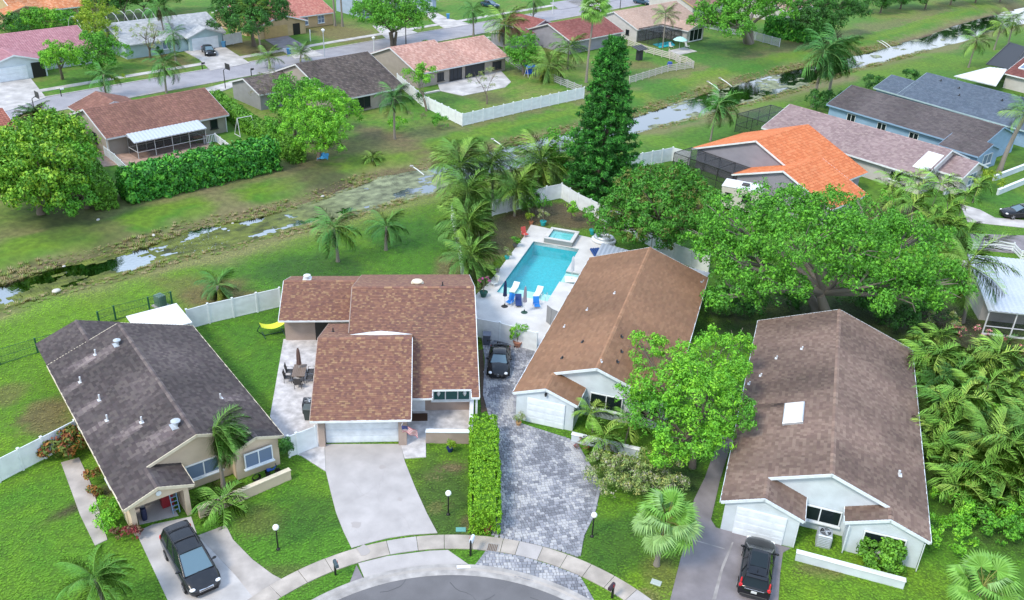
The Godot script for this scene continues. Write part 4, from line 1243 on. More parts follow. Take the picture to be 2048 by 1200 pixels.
func build_far_houses() -> void:
	var net := mat("screen_net", Color(0.05, 0.055, 0.065), 0.8, null, 1, null, 1, {"transparency": BaseMaterial3D.TRANSPARENCY_ALPHA})
	net.albedo_color.a = 0.2
	var s := deg_to_rad(45.6)
	# brown tiled house with the screened porch
	var st := style([Color(0.24, 0.115, 0.085), Color(0.27, 0.13, 0.1), Color(0.22, 0.105, 0.08), Color(0.30, 0.15, 0.11)], 0.38, 0.34, true, 0.2)
	var h := thing("brown_tile_house", "grey house with brown tile roof and aluminium porch roof beyond the canal", "house", Vector3(-53.2, 0, -109.9), s)
	gable(h, -1.6, 13.9, -4.3, 6.5, 2.4, 0.38, true, M.beige_wall, st, M.white_metal, 0.5, 0.35)
	gable(h, -0.1, 6.9, -8.2, -3.0, 2.4, 0.36, false, M.beige_wall, st, M.white_metal, 0.4, 0.3)
	rib_roof(h, Vector3(0.5, 2.5, 7.0), Vector3(9.9, 2.5, 7.0), Vector3(9.5, 2.25, 10.0), Vector3(0.1, 2.25, 10.0), 0.45, M.aluminium)
	window(h, Vector3(12.2, 1.4, 6.55), 1.0, 1.2, 0, 1, "glass", "dark_metal")
	window(h, Vector3(-1.62, 1.4, 2.5), 1.2, 1.2, -PI / 2, 2, "glass", "dark_metal"); window(h, Vector3(-1.62, 1.4, -2.0), 1.2, 1.2, -PI / 2, 2, "glass", "dark_metal")
	for p in [Vector3(-1.9, 1.2, 6.8), Vector3(13.9, 1.2, 6.6)]:
		var pipe := Geo.new()
		pipe.box(p, Vector3(0.12, 2.4, 0.12))
		part("downpipe", pipe, M.white_metal, h)
	var b := Basis(Vector3.UP, s)
	screen_room("porch_screen", "dark screened porch under the aluminium roof", Vector3(-53.2, 0, -109.9) + b * Vector3(4.95, 0, 8.35), s, 8.9, 2.6, 2.2, true)
	ground_piece("pool_terrace", [spot(-50.41, -106.04), spot(-48.90, -108.53), spot(-39.50, -110.38), spot(-36.62, -108.24), spot(-36.82, -101.86), spot(-44.45, -98.06)], 0.06, M.pink_deck)
	ground_piece("side_yard_paving", [spot(-52.40, -105.78), spot(-50.41, -106.04), spot(-47.53, -101.38), spot(-49.34, -100.29)], 0.05, M.pink_deck)
	# dark tiled house
	st = style([Color(0.115, 0.092, 0.08), Color(0.14, 0.112, 0.098), Color(0.092, 0.075, 0.068), Color(0.165, 0.135, 0.12)], 0.40, 0.36, true, 0.3)
	h = thing("dark_tile_house", "grey house with dark weathered tile roof behind the leafy trees", "house", Vector3(-25.5, 0, -132.9), s)
	gable(h, -7.2, 5.0, -11.0, 6.0, 2.4, 0.38, true, M.beige_wall, st, M.white_metal, 0.5, 0.3)
	gable(h, -13.4, -7.25, -10.5, -2.8, 2.4, 0.33, true, M.grey_wall, st, M.white_metal, 0.4, 0.3)
	window(h, Vector3(-2.5, 1.3, 6.05), 3.4, 1.7, 0, 3, "glass", "dark_metal"); window(h, Vector3(3.4, 1.3, 6.05), 1.4, 1.2, 0, 2, "glass", "dark_metal")
	# pink tiled house
	st = style([Color(0.55, 0.31, 0.25), Color(0.60, 0.35, 0.28), Color(0.50, 0.27, 0.22), Color(0.64, 0.40, 0.33)], 0.42, 0.34, true, 0.15)
	h = thing("pink_tile_house", "grey house with pale pink tile roof inside the white fence", "house", Vector3(-19.1, 0, -147.9), s)
	gable(h, -3.4, 5.3, -6.0, 7.4, 2.4, 0.38, true, M.beige_wall, st, M.white_metal, 0.5, 0.3)
	gable(h, 5.32, 15.6, -4.1, 7.397, 2.4, 0.38, true, M.beige_wall, st, M.white_metal, 0.5, 0.25)
	for q in [[1.2, 1.3], [4.4, 2.6], [8.6, 4.2], [13.6, 2.0]]: window(h, Vector3(q[0], 1.15, 7.45), q[1], 2.0 if q[1] > 2.5 else 1.3, 0, 3 if q[1] > 2.5 else 2, "screen", "dark_metal")
	ground_piece("back_patio", [spot(-13.64, -144.78), spot(-11.44, -148.59), spot(-3.75, -153.85), spot(-1.71, -146.44), spot(-2.60, -142.97), spot(-8.99, -137.07), spot(-12.66, -139.31)], 0.06, M.pale_concrete)
	# red brown shingled house
	st = style([Color(0.27, 0.085, 0.07), Color(0.30, 0.10, 0.085), Color(0.25, 0.078, 0.065), Color(0.32, 0.12, 0.1)], 0.3, 0.5, false, 0.15)
	h = thing("red_shingle_house", "lilac house with dull red shingle roof behind the coconut palms", "house", Vector3(3.27, 0, -184.4), s)
	gable(h, -8.5, 6.0, 4.5, 15.8, 2.4, 0.36, true, M.lilac_wall, st, M.white_metal, 0.5, 0.3)
	gable(h, -8.3, -0.5, -3.0, 5.0, 2.4, 0.36, false, M.lilac_wall, st, M.white_metal, 0.4, 0.3)
	gable(h, -14.6, -8.6, 1.2, 6.6, 2.2, 0.2, true, M.lilac_wall, st, M.white_metal, 0.3, 0.2)
	# beige roofed white house with the screened back porch
	st = style([Color(0.53, 0.37, 0.29), Color(0.56, 0.4, 0.32), Color(0.5, 0.35, 0.275)], 0.3, 0.5, false, 0.1)
	h = thing("beige_roof_house", "white house with beige roof and dark screened back porch", "house", Vector3(23.5, 0, -191.35), s)
	gable(h, -9.0, 11.0, -5.2, 6.8, 2.4, 0.38, true, M.ivory_wall, st, M.white_metal, 0.4, 0.3)
	gable(h, -1.3, 4.3, 5.0, 13.2, 2.4, 0.32, false, M.ivory_wall, st, M.white_metal, 0.4, 0.5)
	window(h, Vector3(1.6, 1.25, 13.25), 4.2, 2.2, 0, 3, "glass", "vinyl"); window(h, Vector3(-9.03, 1.5, 4.5), 0.8, 0.9, -PI / 2, 1, "glass", "dark_metal")
	screen_room("back_porch_screen", "dark screened pool porch behind the beige roofed house", Vector3(23.5, 0, -191.35) + b * Vector3(-5.2, 0, 9.6), s, 7.4, 5.0, 2.6, false)
	ground_piece("far_pool", [spot(25.21, -178.50), spot(29.16, -181.86), spot(29.49, -178.46), spot(26.23, -175.74)], 0.09, M.pool_shell)
	ground_piece("far_patio", [spot(27.48, -173.52), spot(31.03, -177.07), spot(33.08, -174.16), spot(29.35, -170.67)], 0.07, M.pale_concrete)
	# pale grey roofed aqua house with the pool cage
	st = style([Color(0.46, 0.48, 0.5), Color(0.5, 0.52, 0.54), Color(0.43, 0.45, 0.47), Color(0.56, 0.57, 0.58)], 0.4, 0.5, false, 0.12)
	h = thing("grey_roof_house", "pale aqua house with light grey roof and barrel shaped pool cage", "house", Vector3(-68.35, 0, -159.02), s)
	gable(h, -4.6, 13.2, -4.3, 8.0, 2.4, 0.36, true, M.aqua_wall, st, M.white_metal, 0.4, 0.3)
	gable(h, 6.2, 12.4, 7.0, 8.9, 2.4, 0.36, false, M.aqua_wall, st, M.white_metal, 0.5, 0.3)
	garage_door(h, Vector3(9.1, 0.02, 8.95), 4.9, 2.1, M.garage_white)
	window(h, Vector3(2.5, 1.4, 8.05), 1.6, 1.2, 0, 2, "blue_glass"); window(h, Vector3(-4.63, 1.5, 2.0), 0.6, 1.3, -PI / 2, 1, "glass")
	for k in 9:
		var rib := Geo.new()
		var pts := []
		var rr := []
		for i in 9:
			var an := PI * i / 8.0
			pts.append(Vector3(-5.6 + k * 1.7, 0.2 + 3.9 * sin(an), -10.0 - 3.6 * cos(an))); rr.append(0.05)
		rib.tube(pts, rr, 5)
		part("cage_rib", rib, M.white_metal, h)
	var cage := Geo.new()
	for i in 8:
		var a0 := PI * i / 8.0
		var a1 := PI * (i + 1) / 8.0
		cage.quad(Vector3(-5.6, 0.2 + 3.85 * sin(a1), -10.0 - 3.55 * cos(a1)), Vector3(-5.6, 0.2 + 3.85 * sin(a0), -10.0 - 3.55 * cos(a0)), Vector3(8.0, 0.2 + 3.85 * sin(a0), -10.0 - 3.55 * cos(a0)), Vector3(8.0, 0.2 + 3.85 * sin(a1), -10.0 - 3.55 * cos(a1)))
	part("cage_screen", cage, M.screen_net, h)
	# mauve roofed white house
	st = style([Color(0.46, 0.22, 0.25), Color(0.5, 0.25, 0.28), Color(0.43, 0.2, 0.23)], 0.4, 0.36, true, 0.12)
	h = thing("mauve_roof_house", "white house with mauve pink roof at the left edge beyond the street", "house", Vector3(-79.13, 0, -149.03), s)
	gable(h, -16.0, 5.2, -4.2, 8.0, 2.4, 0.38, true, M.white_wall, st, M.vinyl, 0.5, 0.3)
	gable(h, -12.4, -3.7, 7.0, 11.6, 2.4, 0.30, false, M.white_wall, st, M.vinyl, 0.5, 0.3)
	garage_door(h, Vector3(-9.0, 0.02, 11.64), 4.9, 2.1, M.garage_white)
	var arch := Geo.new()
	arch.box(Vector3(-4.9, 1.15, 11.6), Vector3(1.9, 2.3, 0.1))
	part("entry_arch", arch, M.black, h)
	# yellow house with the salmon tile roof
	st = style([Color(0.52, 0.2, 0.16), Color(0.57, 0.24, 0.19), Color(0.48, 0.18, 0.145), Color(0.60, 0.28, 0.22)], 0.4, 0.34, true, 0.12)
	h = thing("salmon_roof_house", "yellow house with salmon tile roof and tan garage door", "house", Vector3(-44.82, 0, -187.63), s)
	gable(h, -17.0, 2.2, -4.4, 7.2, 2.4, 0.38, true, M.yellow_wall, st, M.vinyl, 0.5, 0.3)
	gable(h, -16.4, -6.6, 6.0, 11.0, 2.4, 0.30, false, M.yellow_wall, st, M.vinyl, 0.4, 0.3)
	garage_door(h, Vector3(-13.0, 0.02, 11.04), 4.9, 2.1, M.garage_tan)
	arch = Geo.new()
	arch.box(Vector3(-8.6, 1.05, 11.0), Vector3(1.5, 2.1, 0.1))
	part("entry_arch", arch, M.black, h)
	for x in [-4.3, -0.6]: window(h, Vector3(x, 1.35, 7.25), 1.5, 1.5, 0, 2, "blue_glass", "vinyl", 2)
	# orange roofed tan house, top left
	st = style([Color(0.62, 0.24, 0.10), Color(0.67, 0.29, 0.14), Color(0.57, 0.21, 0.09), Color(0.7, 0.36, 0.2)], 0.4, 0.34, true, 0.2)
	h = thing("orange_roof_house", "tan house with faded orange tile roof in the top left corner", "house", Vector3(-98.31, 0, -171.73), s)
	gable(h, 2.0, 18.5, -8.0, 3.4, 2.4, 0.38, true, M.yellow_wall, st, M.vinyl, 0.5, 0.3)
	gable(h, -1.0, 7.6, 2.0, 5.6, 2.4, 0.32, false, M.yellow_wall, st, M.yellow_wall, 0.5, 0.3)
	window(h, Vector3(10.6, 1.2, 3.45), 2.6, 1.8, 0, 2, "glass", "vinyl", 2); window(h, Vector3(14.6, 1.2, 3.45), 2.6, 1.9, 0, 2, "glass", "vinyl"); window(h, Vector3(-0.2, 1.0, 5.63), 1.2, 1.0, 0, 1, "blue_glass", "vinyl")
	# blue grey house behind the oak
	st = style([Color(0.28, 0.3, 0.34), Color(0.32, 0.34, 0.38)], 0.4, 0.5)
	h = thing("blue_house", "blue house with white garage door behind the street oak", "house", Vector3(-21.28, 0, -198.75), s)
	gable(h, -14.0, 3.0, -12.5, -3.0, 2.6, 0.36, true, M.sky_wall, st, M.vinyl, 0.4, 0.3)
	gable(h, -3.6, 3.2, -4.0, -0.1, 2.6, 0.36, false, M.sky_wall, st, M.vinyl, 0.4, 0.3)
	garage_door(h, Vector3(-0.2, 0.02, -0.05), 4.6, 2.2, M.garage_white); window(h, Vector3(-13.0, 1.5, -2.95), 0.9, 1.2, 0, 1)
	# corner of a red roofed house at the left edge
	st = style([Color(0.34, 0.12, 0.085), Color(0.38, 0.14, 0.1), Color(0.30, 0.105, 0.075)], 0.38, 0.34, true, 0.2)
	h = thing("red_tile_house", "red tile roofed house cut off by the left edge beyond the canal", "house", Vector3(-63.21, 0, -106.61), s)
	gable(h, -12.0, 0.4, -6.0, 1.6, 2.4, 0.38, true, M.white_wall, st, M.vinyl, 0.5, 0.3)
	window(h, Vector3(0.43, 1.5, -1.6), 2.4, 1.7, PI / 2, 2, "blue_glass", "vinyl")
	# house hidden behind the big tree, top right
	h = thing("peach_house", "pale peach house glimpsed behind the big spreading tree at the top", "house", spot(59.53, -213.72), s)
	gable(h, -8.0, 8.0, -8.0, 4.0, 2.6, 0.38, true, M.ivory_wall, style([Color(0.55, 0.36, 0.28), Color(0.6, 0.4, 0.32)], 0.4, 0.4, true), M.vinyl)
	h = thing("mauve_gable_house", "pale house with a brown edged gable behind the beige roofed house", "house", spot(43.33, -215.96), s)
	gable(h, -11.0, 1.0, -10.0, 2.0, 2.4, 0.38, true, M.ivory_wall, style([Color(0.3, 0.17, 0.13), Color(0.33, 0.19, 0.15)], 0.4, 0.4), M.garage_tan)

	# ---- the row on the right
	var r := deg_to_rad(-48.0)
	st = style([Color(0.66, 0.20, 0.075), Color(0.70, 0.225, 0.088), Color(0.63, 0.185, 0.068), Color(0.72, 0.25, 0.105)], 0.4, 0.34, true, 0.06, 1.0)
	h = thing("bright_orange_house", "lilac grey house with bright orange tile roof on two gables", "house", Vector3(23.18, 0, -116.95), r)
	gable(h, 5.2, 21.9, -4.7, 5.6, 2.4, 0.39, false, M.lilac_wall, st, M.vinyl, 0.7, 0.3)
	gable(h, 13.9, 25.9, 2.0, 9.0, 2.4, 0.37, false, M.lilac_wall, st, M.vinyl, 0.6, 0.3)
	door(h, Vector3(26.0, 0.02, 5.0), 1.0, 2.1, M.garage_white, PI / 2)
	screen_room("side_pool_screen", "black framed screen enclosure beside the orange roofed house", Vector3(23.18, 0, -116.95) + Basis(Vector3.UP, r) * Vector3(9.0, 0, 7.6), r, 9.0, 3.4, 2.5, false)
	st = style([Color(0.32, 0.235, 0.235), Color(0.35, 0.26, 0.26), Color(0.29, 0.21, 0.21), Color(0.38, 0.29, 0.28)], 0.28, 0.42, false, 0.1)
	h = thing("mauve_grey_house", "white house with long mauve grey shingle roof behind the orange one", "house", Vector3(34.98, 0, -127.56), r)
	gable(h, 4.7, 27.3, -4.6, 6.3, 2.4, 0.38, true, M.ivory_wall, st, M.vinyl, 0.5, 0.3)
	gable(h, 27.32, 30.2, -3.5, 2.5, 2.4, 0.38, true, M.ivory_wall, st, M.vinyl, 0.4, 0.3)
	window(h, Vector3(30.23, 1.5, -0.5), 2.0, 1.5, PI / 2, 2, "blue_glass", "vinyl", 2)
	for x in [17.0, 24.0]: window(h, Vector3(x, 1.4, 6.35), 1.5, 1.1, 0, 2)
	var patch_ := Geo.new()
	patch_.box(Vector3.ZERO, Vector3(2.0, 0.08, 3.6))
	part("roof_panel", patch_, M.rubber_membrane, h, "", Transform3D(Basis(Vector3.RIGHT, atan(0.38)), Vector3(26.4, 3.55, 4.0)))
	screen_room("green_pool_cage", "dark green screen cage at the canal end of the mauve grey roof", Vector3(34.98, 0, -127.56) + Basis(Vector3.UP, r) * Vector3(1.6, 0, 1.0), r, 5.2, 8.0, 2.6, false)
	var r3 := deg_to_rad(-51.5)
	st = style([Color(0.115, 0.098, 0.10), Color(0.13, 0.112, 0.112), Color(0.10, 0.085, 0.088)], 0.3, 0.6, false, 0.25)
	h = thing("charcoal_roof_house", "blue house with long smooth charcoal roof", "house", Vector3(49.53, 0, -142.12), r3)
	gable(h, 5.1, 28.0, -1.6, 8.6, 2.4, 0.38, true, M.blue_wall, st, M.blue_wall, 0.5, 0.3)
	gable(h, 24.5, 29.5, 6.0, 11.4, 2.3, 0.36, true, M.blue_wall, st, M.blue_wall, 0.4, 0.3)
	window(h, Vector3(29.53, 1.4, 8.7), 2.2, 1.4, PI / 2, 2, "blue_glass", "vinyl")
	for x in [9.0, 14.0, 19.0]: window(h, Vector3(x, 1.4, 8.65), 1.4, 1.1, 0, 2)
	st = style([Color(0.115, 0.15, 0.20), Color(0.13, 0.17, 0.225), Color(0.10, 0.135, 0.185)], 0.26, 0.42, false, 0.08)
	var r4 := deg_to_rad(-54.0)
	h = thing("slate_blue_house", "house with wide slate blue shingle roof near the right edge", "house", Vector3(61.87, 0, -152.78), r4)
	gable(h, 8.6, 30.0, -3.0, 9.7, 2.4, 0.38, true, M.blue_wall, st, M.aqua_wall, 0.5, 0.3)
	gable(h, 4.3, 8.58, 2.4, 9.68, 2.4, 0.38, true, M.blue_wall, st, M.aqua_wall, 0.5, 0.3)
	for p in [[11.5, 4.4], [15.0, 5.0], [16.2, 6.6], [22.0, 5.2]]: vent(h, Vector3(p[0], 2.4 + 0.38 * (10.2 - p[1]), p[1]), 0.08, 0.25, "dark_metal")
	st = style([Color(0.2, 0.07, 0.06), Color(0.23, 0.085, 0.07), Color(0.18, 0.062, 0.052)], 0.3, 0.5)
	h = thing("maroon_roof_house", "house with maroon roof and blue skylight at the right edge", "house", spot(81.92, -157.62), r4)
	gable(h, 1.5, 20.0, -11.0, -0.6, 2.5, 0.40, true, M.ivory_wall, st, M.vinyl, 0.5, 0.3)
	var tilt := Transform3D(Basis(Vector3.RIGHT, atan(0.40)), Vector3(4.2, 2.5 + 0.40 * 2.9, -3.0))
	var sf := Geo.new()
	sf.box(Vector3(0, 0.1, 0), Vector3(3.6, 0.22, 1.9))
	var sky_ := part("skylight", sf, M.vinyl, h, "", tilt)
	for x in [-0.85, 0.85]:
		var pn := Geo.new()
		pn.box(Vector3(x, 0.22, 0), Vector3(1.5, 0.03, 1.6))
		part("pane", pn, M.blue_glass, sky_)
	h = thing("white_metal_roof", "white ribbed metal patio roof between slate and maroon roofs", "patio roof", spot(76.77, -161.43))
	var o := h.position
	rib_roof(h, spot(82.02, -160.86, 2.5) - o, spot(84.30, -159.06, 2.7) - o, spot(76.86, -146.81, 2.7) - o, spot(72.90, -153.58, 2.4) - o, 0.5, M.white_metal)
	var leg := Geo.new()
	for q in [spot(73.74, -154.11, 2.3), spot(82.32, -161.01, 2.3)]: leg.box(Vector3(q.x, 1.15, q.z) - o, Vector3(0.12, 2.3, 0.12))
	part("post", leg, M.white_metal, h)
	h = thing("black_screen_roof", "black screened pool enclosure in the upper right corner", "screen enclosure", spot(87.15, -171.42))
	o = h.position
	var flat := Geo.new()
	flat.slab(PackedVector3Array([spot(82.25, -162.64, 2.6) - o, spot(88.16, -156.05, 2.6) - o, spot(96.94, -171.47, 3.2) - o, spot(94.21, -179.61, 3.2) - o]), Vector3(0, 0.06, 0))
	part("roof_screen", flat, M.screen, h)
	for k in 3:
		var e := k / 2.0
		var beam := Geo.new()
		beam.tube([spot(82.07, -162.28, 2.68).lerp(spot(87.97, -155.70, 2.68), e) - o, spot(94.00, -179.20, 3.28).lerp(spot(96.73, -171.08, 3.28), e) - o], [0.06, 0.06], 5)
		part("roof_beam", beam, M.dark_metal, h)
	var side := Geo.new()
	var sa := spot(82.36, -162.86, 2.55) - o
	var sb := spot(88.28, -156.26, 2.55) - o
	side.quad(Vector3(sa.x, 0, sa.z), Vector3(sb.x, 0, sb.z), sb, sa)
	part("side_screen", side, M.screen_net, h)
	# the metal roofed lanai in front of it all, lower right
	h = thing("metal_roof_lanai", "screened lanai with broad silver metal roof at the right edge", "lanai", Vector3(44.0, 0, -70.0), deg_to_rad(-8.0))
	rib_roof(h, Vector3(-1.6, 3.0, -9.6), Vector3(12.0, 3.0, -9.6), Vector3(12.0, 2.5, 1.2), Vector3(-2.6, 2.5, 1.2), 0.4, M.aluminium)
	var back := Geo.new()
	back.box(Vector3(4.6, 1.2, -5.6), Vector3(13.0, 2.4, 7.6))
	part("wall", back, M.ivory_wall, h)
	for i in 6:
		var pp := Geo.new()
		pp.box(Vector3(-2.4 + i * 2.3, 1.22, 1.0), Vector3(0.1, 2.44, 0.1))
		part("post", pp, M.white_metal, h)
		if i < 5:
			var nn := Geo.new()
			nn.box(Vector3(-1.25 + i * 2.3, 1.25, 1.0), Vector3(2.2, 2.2, 0.02))
			part("screen_panel", nn, M.screen_net, h)
			var rl := Geo.new()
			rl.box(Vector3(-1.25 + i * 2.3, 0.9, 1.0), Vector3(2.2, 0.07, 0.07)); rl.box(Vector3(-1.25 + i * 2.3, 0.1, 1.0), Vector3(2.2, 0.2, 0.08))
			part("rail", rl, M.white_metal, h)


# ---------------------------------------------------------------- vegetation kit
func make_sprigs(called: String, cols: Array, n := 9, size := 0.22, radius := 0.34, slim := 0.5, upright := 0.35) -> void:
	var out := []
	for k in cols.size() * 2:
		var g := Geo.new()
		for i in n:
			var d := Vector3(rng.randf_range(-1, 1), rng.randf_range(-0.25, 1.1), rng.randf_range(-1, 1)).normalized()
			var t := d.cross(Vector3(rng.randf_range(-1, 1), rng.randf_range(-1, 1), rng.randf_range(-1, 1))).normalized()
			t = (t + d * upright).normalized()
			var w := t.cross(d).normalized()
			var p := d * radius * rng.randf_range(0.4, 0.95) - t * size * 0.5
			var L := size * rng.randf_range(0.8, 1.3)
			var m := p + t * L * 0.5 + d * L * 0.12
			g.col = shade(cols[k % cols.size()], 0.22)
			g.tri(p, m + w * L * slim * 0.5, p + t * L - d * L * 0.06)
			g.tri(p, p + t * L - d * L * 0.06, m - w * L * slim * 0.5)
		for i in g.n.size():          # soften: leaves in a tuft share some of its outward direction
			g.n[i] = (g.n[i] * (1.0 if g.n[i].dot(g.v[i]) >= 0 else -1.0) + g.v[i].normalized() * 0.7 + Vector3(0, 0.25, 0)).normalized()
		out.append(g)
	sprig_sets[called] = out


func make_leaves() -> void:
	make_sprigs("bright", [Color(0.183, 0.506, 0.024), Color(0.13, 0.402, 0.0218), Color(0.261, 0.595, 0.0327), Color(0.108, 0.328, 0.0218)], 11, 0.22, 0.36, 0.46)
	make_sprigs("green", [Color(0.0987, 0.341, 0.0238), Color(0.141, 0.428, 0.0264), Color(0.074, 0.264, 0.0238)], 11, 0.22, 0.36, 0.46)
	make_sprigs("dark", [Color(0.039, 0.161, 0.0198), Color(0.052, 0.21, 0.022), Color(0.0312, 0.119, 0.0176)], 11, 0.22, 0.36, 0.46)
	make_sprigs("olive", [Color(0.187, 0.419, 0.0242), Color(0.128, 0.338, 0.0213), Color(0.28, 0.485, 0.029), Color(0.0872, 0.256, 0.0194)], 9, 0.28, 0.38, 0.5)
	make_sprigs("mango", [Color(0.0702, 0.272, 0.0242), Color(0.0936, 0.332, 0.0275), Color(0.0546, 0.21, 0.022), Color(0.0858, 0.298, 0.0242), Color(0.169, 0.21, 0.044)], 10, 0.34, 0.4, 0.32)
	make_sprigs("hedge", [Color(0.187, 0.425, 0.012), Color(0.242, 0.483, 0.015), Color(0.143, 0.356, 0.012)], 12, 0.12, 0.17, 0.6)
	make_sprigs("clipped", [Color(0.11, 0.31, 0.02), Color(0.154, 0.38, 0.025), Color(0.0825, 0.23, 0.018)], 10, 0.2, 0.26, 0.55)
	make_sprigs("wall", [Color(0.0468, 0.265, 0.0264), Color(0.0702, 0.343, 0.0312), Color(0.0343, 0.187, 0.0216), Color(0.125, 0.437, 0.036)], 8, 0.42, 0.46, 0.45)
	make_sprigs("lime", [Color(0.25, 0.40, 0.015), Color(0.18, 0.33, 0.015), Color(0.32, 0.44, 0.03)], 9, 0.22, 0.34, 0.4)
	make_sprigs("croton", [Color(0.22, 0.06, 0.02), Color(0.12, 0.16, 0.02), Color(0.35, 0.16, 0.03), Color(0.08, 0.14, 0.02)], 9, 0.2, 0.22, 0.4)
	make_sprigs("red", [Color(0.30, 0.05, 0.05), Color(0.22, 0.03, 0.04), Color(0.16, 0.10, 0.05)], 9, 0.14, 0.16, 0.45)
	make_sprigs("sage", [Color(0.23, 0.336, 0.084), Color(0.297, 0.392, 0.12), Color(0.378, 0.406, 0.12), Color(0.176, 0.28, 0.072), Color(0.405, 0.392, 0.288)], 10, 0.16, 0.3, 0.45)
	make_sprigs("pink", [Color(0.75, 0.22, 0.27), Color(0.8, 0.32, 0.34), Color(0.12, 0.22, 0.06), Color(0.16, 0.25, 0.08)], 8, 0.16, 0.2, 0.6)
	make_sprigs("magenta", [Color(0.6, 0.05, 0.36), Color(0.5, 0.08, 0.33), Color(0.1, 0.2, 0.03)], 9, 0.14, 0.18, 0.6)
	make_sprigs("needles", [Color(0.0416, 0.216, 0.0308), Color(0.0582, 0.292, 0.0385), Color(0.0333, 0.162, 0.0246), Color(0.0936, 0.389, 0.0462)], 16, 0.42, 0.16, 0.16, 1.6)
	make_sprigs("dry", [Color(0.27, 0.24, 0.14), Color(0.2, 0.2, 0.1), Color(0.14, 0.2, 0.06)], 7, 0.14, 0.3, 0.45)
	make_fronds("coconut", 3.0, 0.95, 30, [Color(0.13, 0.325, 0.0585), Color(0.182, 0.4, 0.0585), Color(0.26, 0.463, 0.065)], 0.9, 0.045, -0.75, 0.3)
	make_fronds("queen", 2.7, 0.85, 38, [Color(0.072, 0.264, 0.06), Color(0.096, 0.336, 0.066), Color(0.132, 0.396, 0.072)], 1.15, 0.032, -0.9, 0.4)
	make_fronds("plume", 2.6, 0.8, 40, [Color(0.11, 0.33, 0.045), Color(0.15, 0.40, 0.055), Color(0.20, 0.45, 0.08)], 1.2, 0.03, -0.7, 0.5)
	make_fronds("yellowing", 2.5, 0.75, 30, [Color(0.40, 0.36, 0.03), Color(0.32, 0.35, 0.03), Color(0.16, 0.28, 0.03)], 0.9, 0.04, -0.6, 0.3)
	make_fronds("areca", 2.0, 0.70, 20, [Color(0.20, 0.46, 0.055), Color(0.29, 0.56, 0.07), Color(0.14, 0.37, 0.05), Color(0.38, 0.56, 0.09), Color(0.24, 0.5, 0.07)], 1.35, 0.05, -0.6, 0.6)
	make_fronds("areca_dark", 2.2, 0.7, 20, [Color(0.07, 0.24, 0.04), Color(0.10, 0.30, 0.045), Color(0.05, 0.18, 0.035)], 1.2, 0.036, -0.6, 0.5)
	make_fronds("dead", 2.2, 0.5, 26, [Color(0.33, 0.24, 0.14), Color(0.4, 0.34, 0.24)], 1.4, 0.05, -0.6, 0.2)
	make_fronds("phoenix", 2.0, 0.4, 40, [Color(0.07, 0.19, 0.045), Color(0.11, 0.2, 0.045), Color(0.24, 0.2, 0.07)], 0.8, 0.04, -0.3, 0.6)
	make_fans()


func make_fronds(called: String, L: float, leaf: float, pairs: int, cols: Array, droop: float, width: float, sag_low: float, sag_high: float) -> void:
	var out := []
	for k in 2 * cols.size():
		var g := Geo.new()
		var bend := droop * rng.randf_range(0.75, 1.35)
		var p := Vector3.ZERO
		var pts := [p]
		var dirs := [Vector3(1, 0, 0)]
		var steps := 10
		for i in steps:
			var a := -bend * pow((i + 1.0) / steps, 1.6)
			var d := Vector3(cos(a), sin(a), 0.05 * sin(i * 0.9 + k))
			p += d * L / steps
			pts.append(p); dirs.append(d)
		g.col = cols[k % cols.size()].lerp(Color(0.25, 0.36, 0.08), 0.4)
		var radii := []
		for i in pts.size(): radii.append(lerpf(0.035, 0.008, float(i) / steps))
		g.tube(pts, radii, 4, false)
		for i in pairs:
			var s := lerpf(0.1, 0.99, (i + 0.5) / pairs)
			var f := s * steps
			var j := mini(int(f), steps - 1)
			var q: Vector3 = pts[j].lerp(pts[j + 1], f - j)
			var along: Vector3 = dirs[j]
			var len := leaf * (0.35 + 0.95 * sin(PI * pow(s, 0.75)) ) * rng.randf_range(0.85, 1.1)
			for e in [-1.0, 1.0]:
				var out_ := (Vector3(0, rng.randf_range(sag_low, sag_high), e) + along * lerpf(0.35, 1.2, s)).normalized()
				var mid := q + out_ * len * 0.55
				var tip := q + out_ * len + Vector3(0, -len * rng.randf_range(0.25, 0.75), 0)
				var w := along * width
				g.col = shade(cols[k % cols.size()], 0.25)
				g.quad(q - w * 0.35, q + w * 0.35, mid + w * 0.5, mid - w * 0.5)
				g.tri(mid - w * 0.5, mid + w * 0.5, tip)
		for i in g.n.size():
			if g.n[i].y < 0: g.n[i] = -g.n[i]
			g.n[i] = (g.n[i] + Vector3(0, 0.4, 0)).normalized()
		out.append(g.mesh())
	fronds[called] = out


func make_fans() -> void:
	var out := []
	for k in 6:
		var g := Geo.new()
		var c := Color(0.18, 0.40, 0.06) if k < 4 else Color(0.25, 0.43, 0.14)
		g.col = Color(0.3, 0.32, 0.08)
		var hub := Vector3(1.15, 0.03, 0)
		g.tube([Vector3.ZERO, Vector3(0.6, 0.08, 0), hub], [0.035, 0.025, 0.02], 4, false)
		for i in 26:
			var a := lerpf(-2.2, 2.2, i / 25.0)
			var b := a + 4.7 / 25.0 * 0.55
			var a0 := a - 4.7 / 25.0 * 0.55
			var L := 0.92 * (0.78 + 0.3 * cos(a * 0.5)) * rng.randf_range(0.92, 1.05)
			var dir := func(x: float, r: float, y: float) -> Vector3: return hub + Vector3(cos(x) * r, y, sin(x) * r)
			g.col = shade(c, 0.2)
			var lift := 0.06 if i % 2 else -0.02
			g.tri(hub, dir.call(b, L * 0.62, lift), dir.call(a0, L * 0.62, -lift))
			g.tri(dir.call(a0, L * 0.62, -lift), dir.call(b, L * 0.62, lift), dir.call(a, L * 0.96, -0.36 - 0.25 * absf(sin(a))))
		for i in g.n.size():
			if g.n[i].y < 0: g.n[i] = -g.n[i]
		out.append(g.mesh())
	fronds["fan"] = out


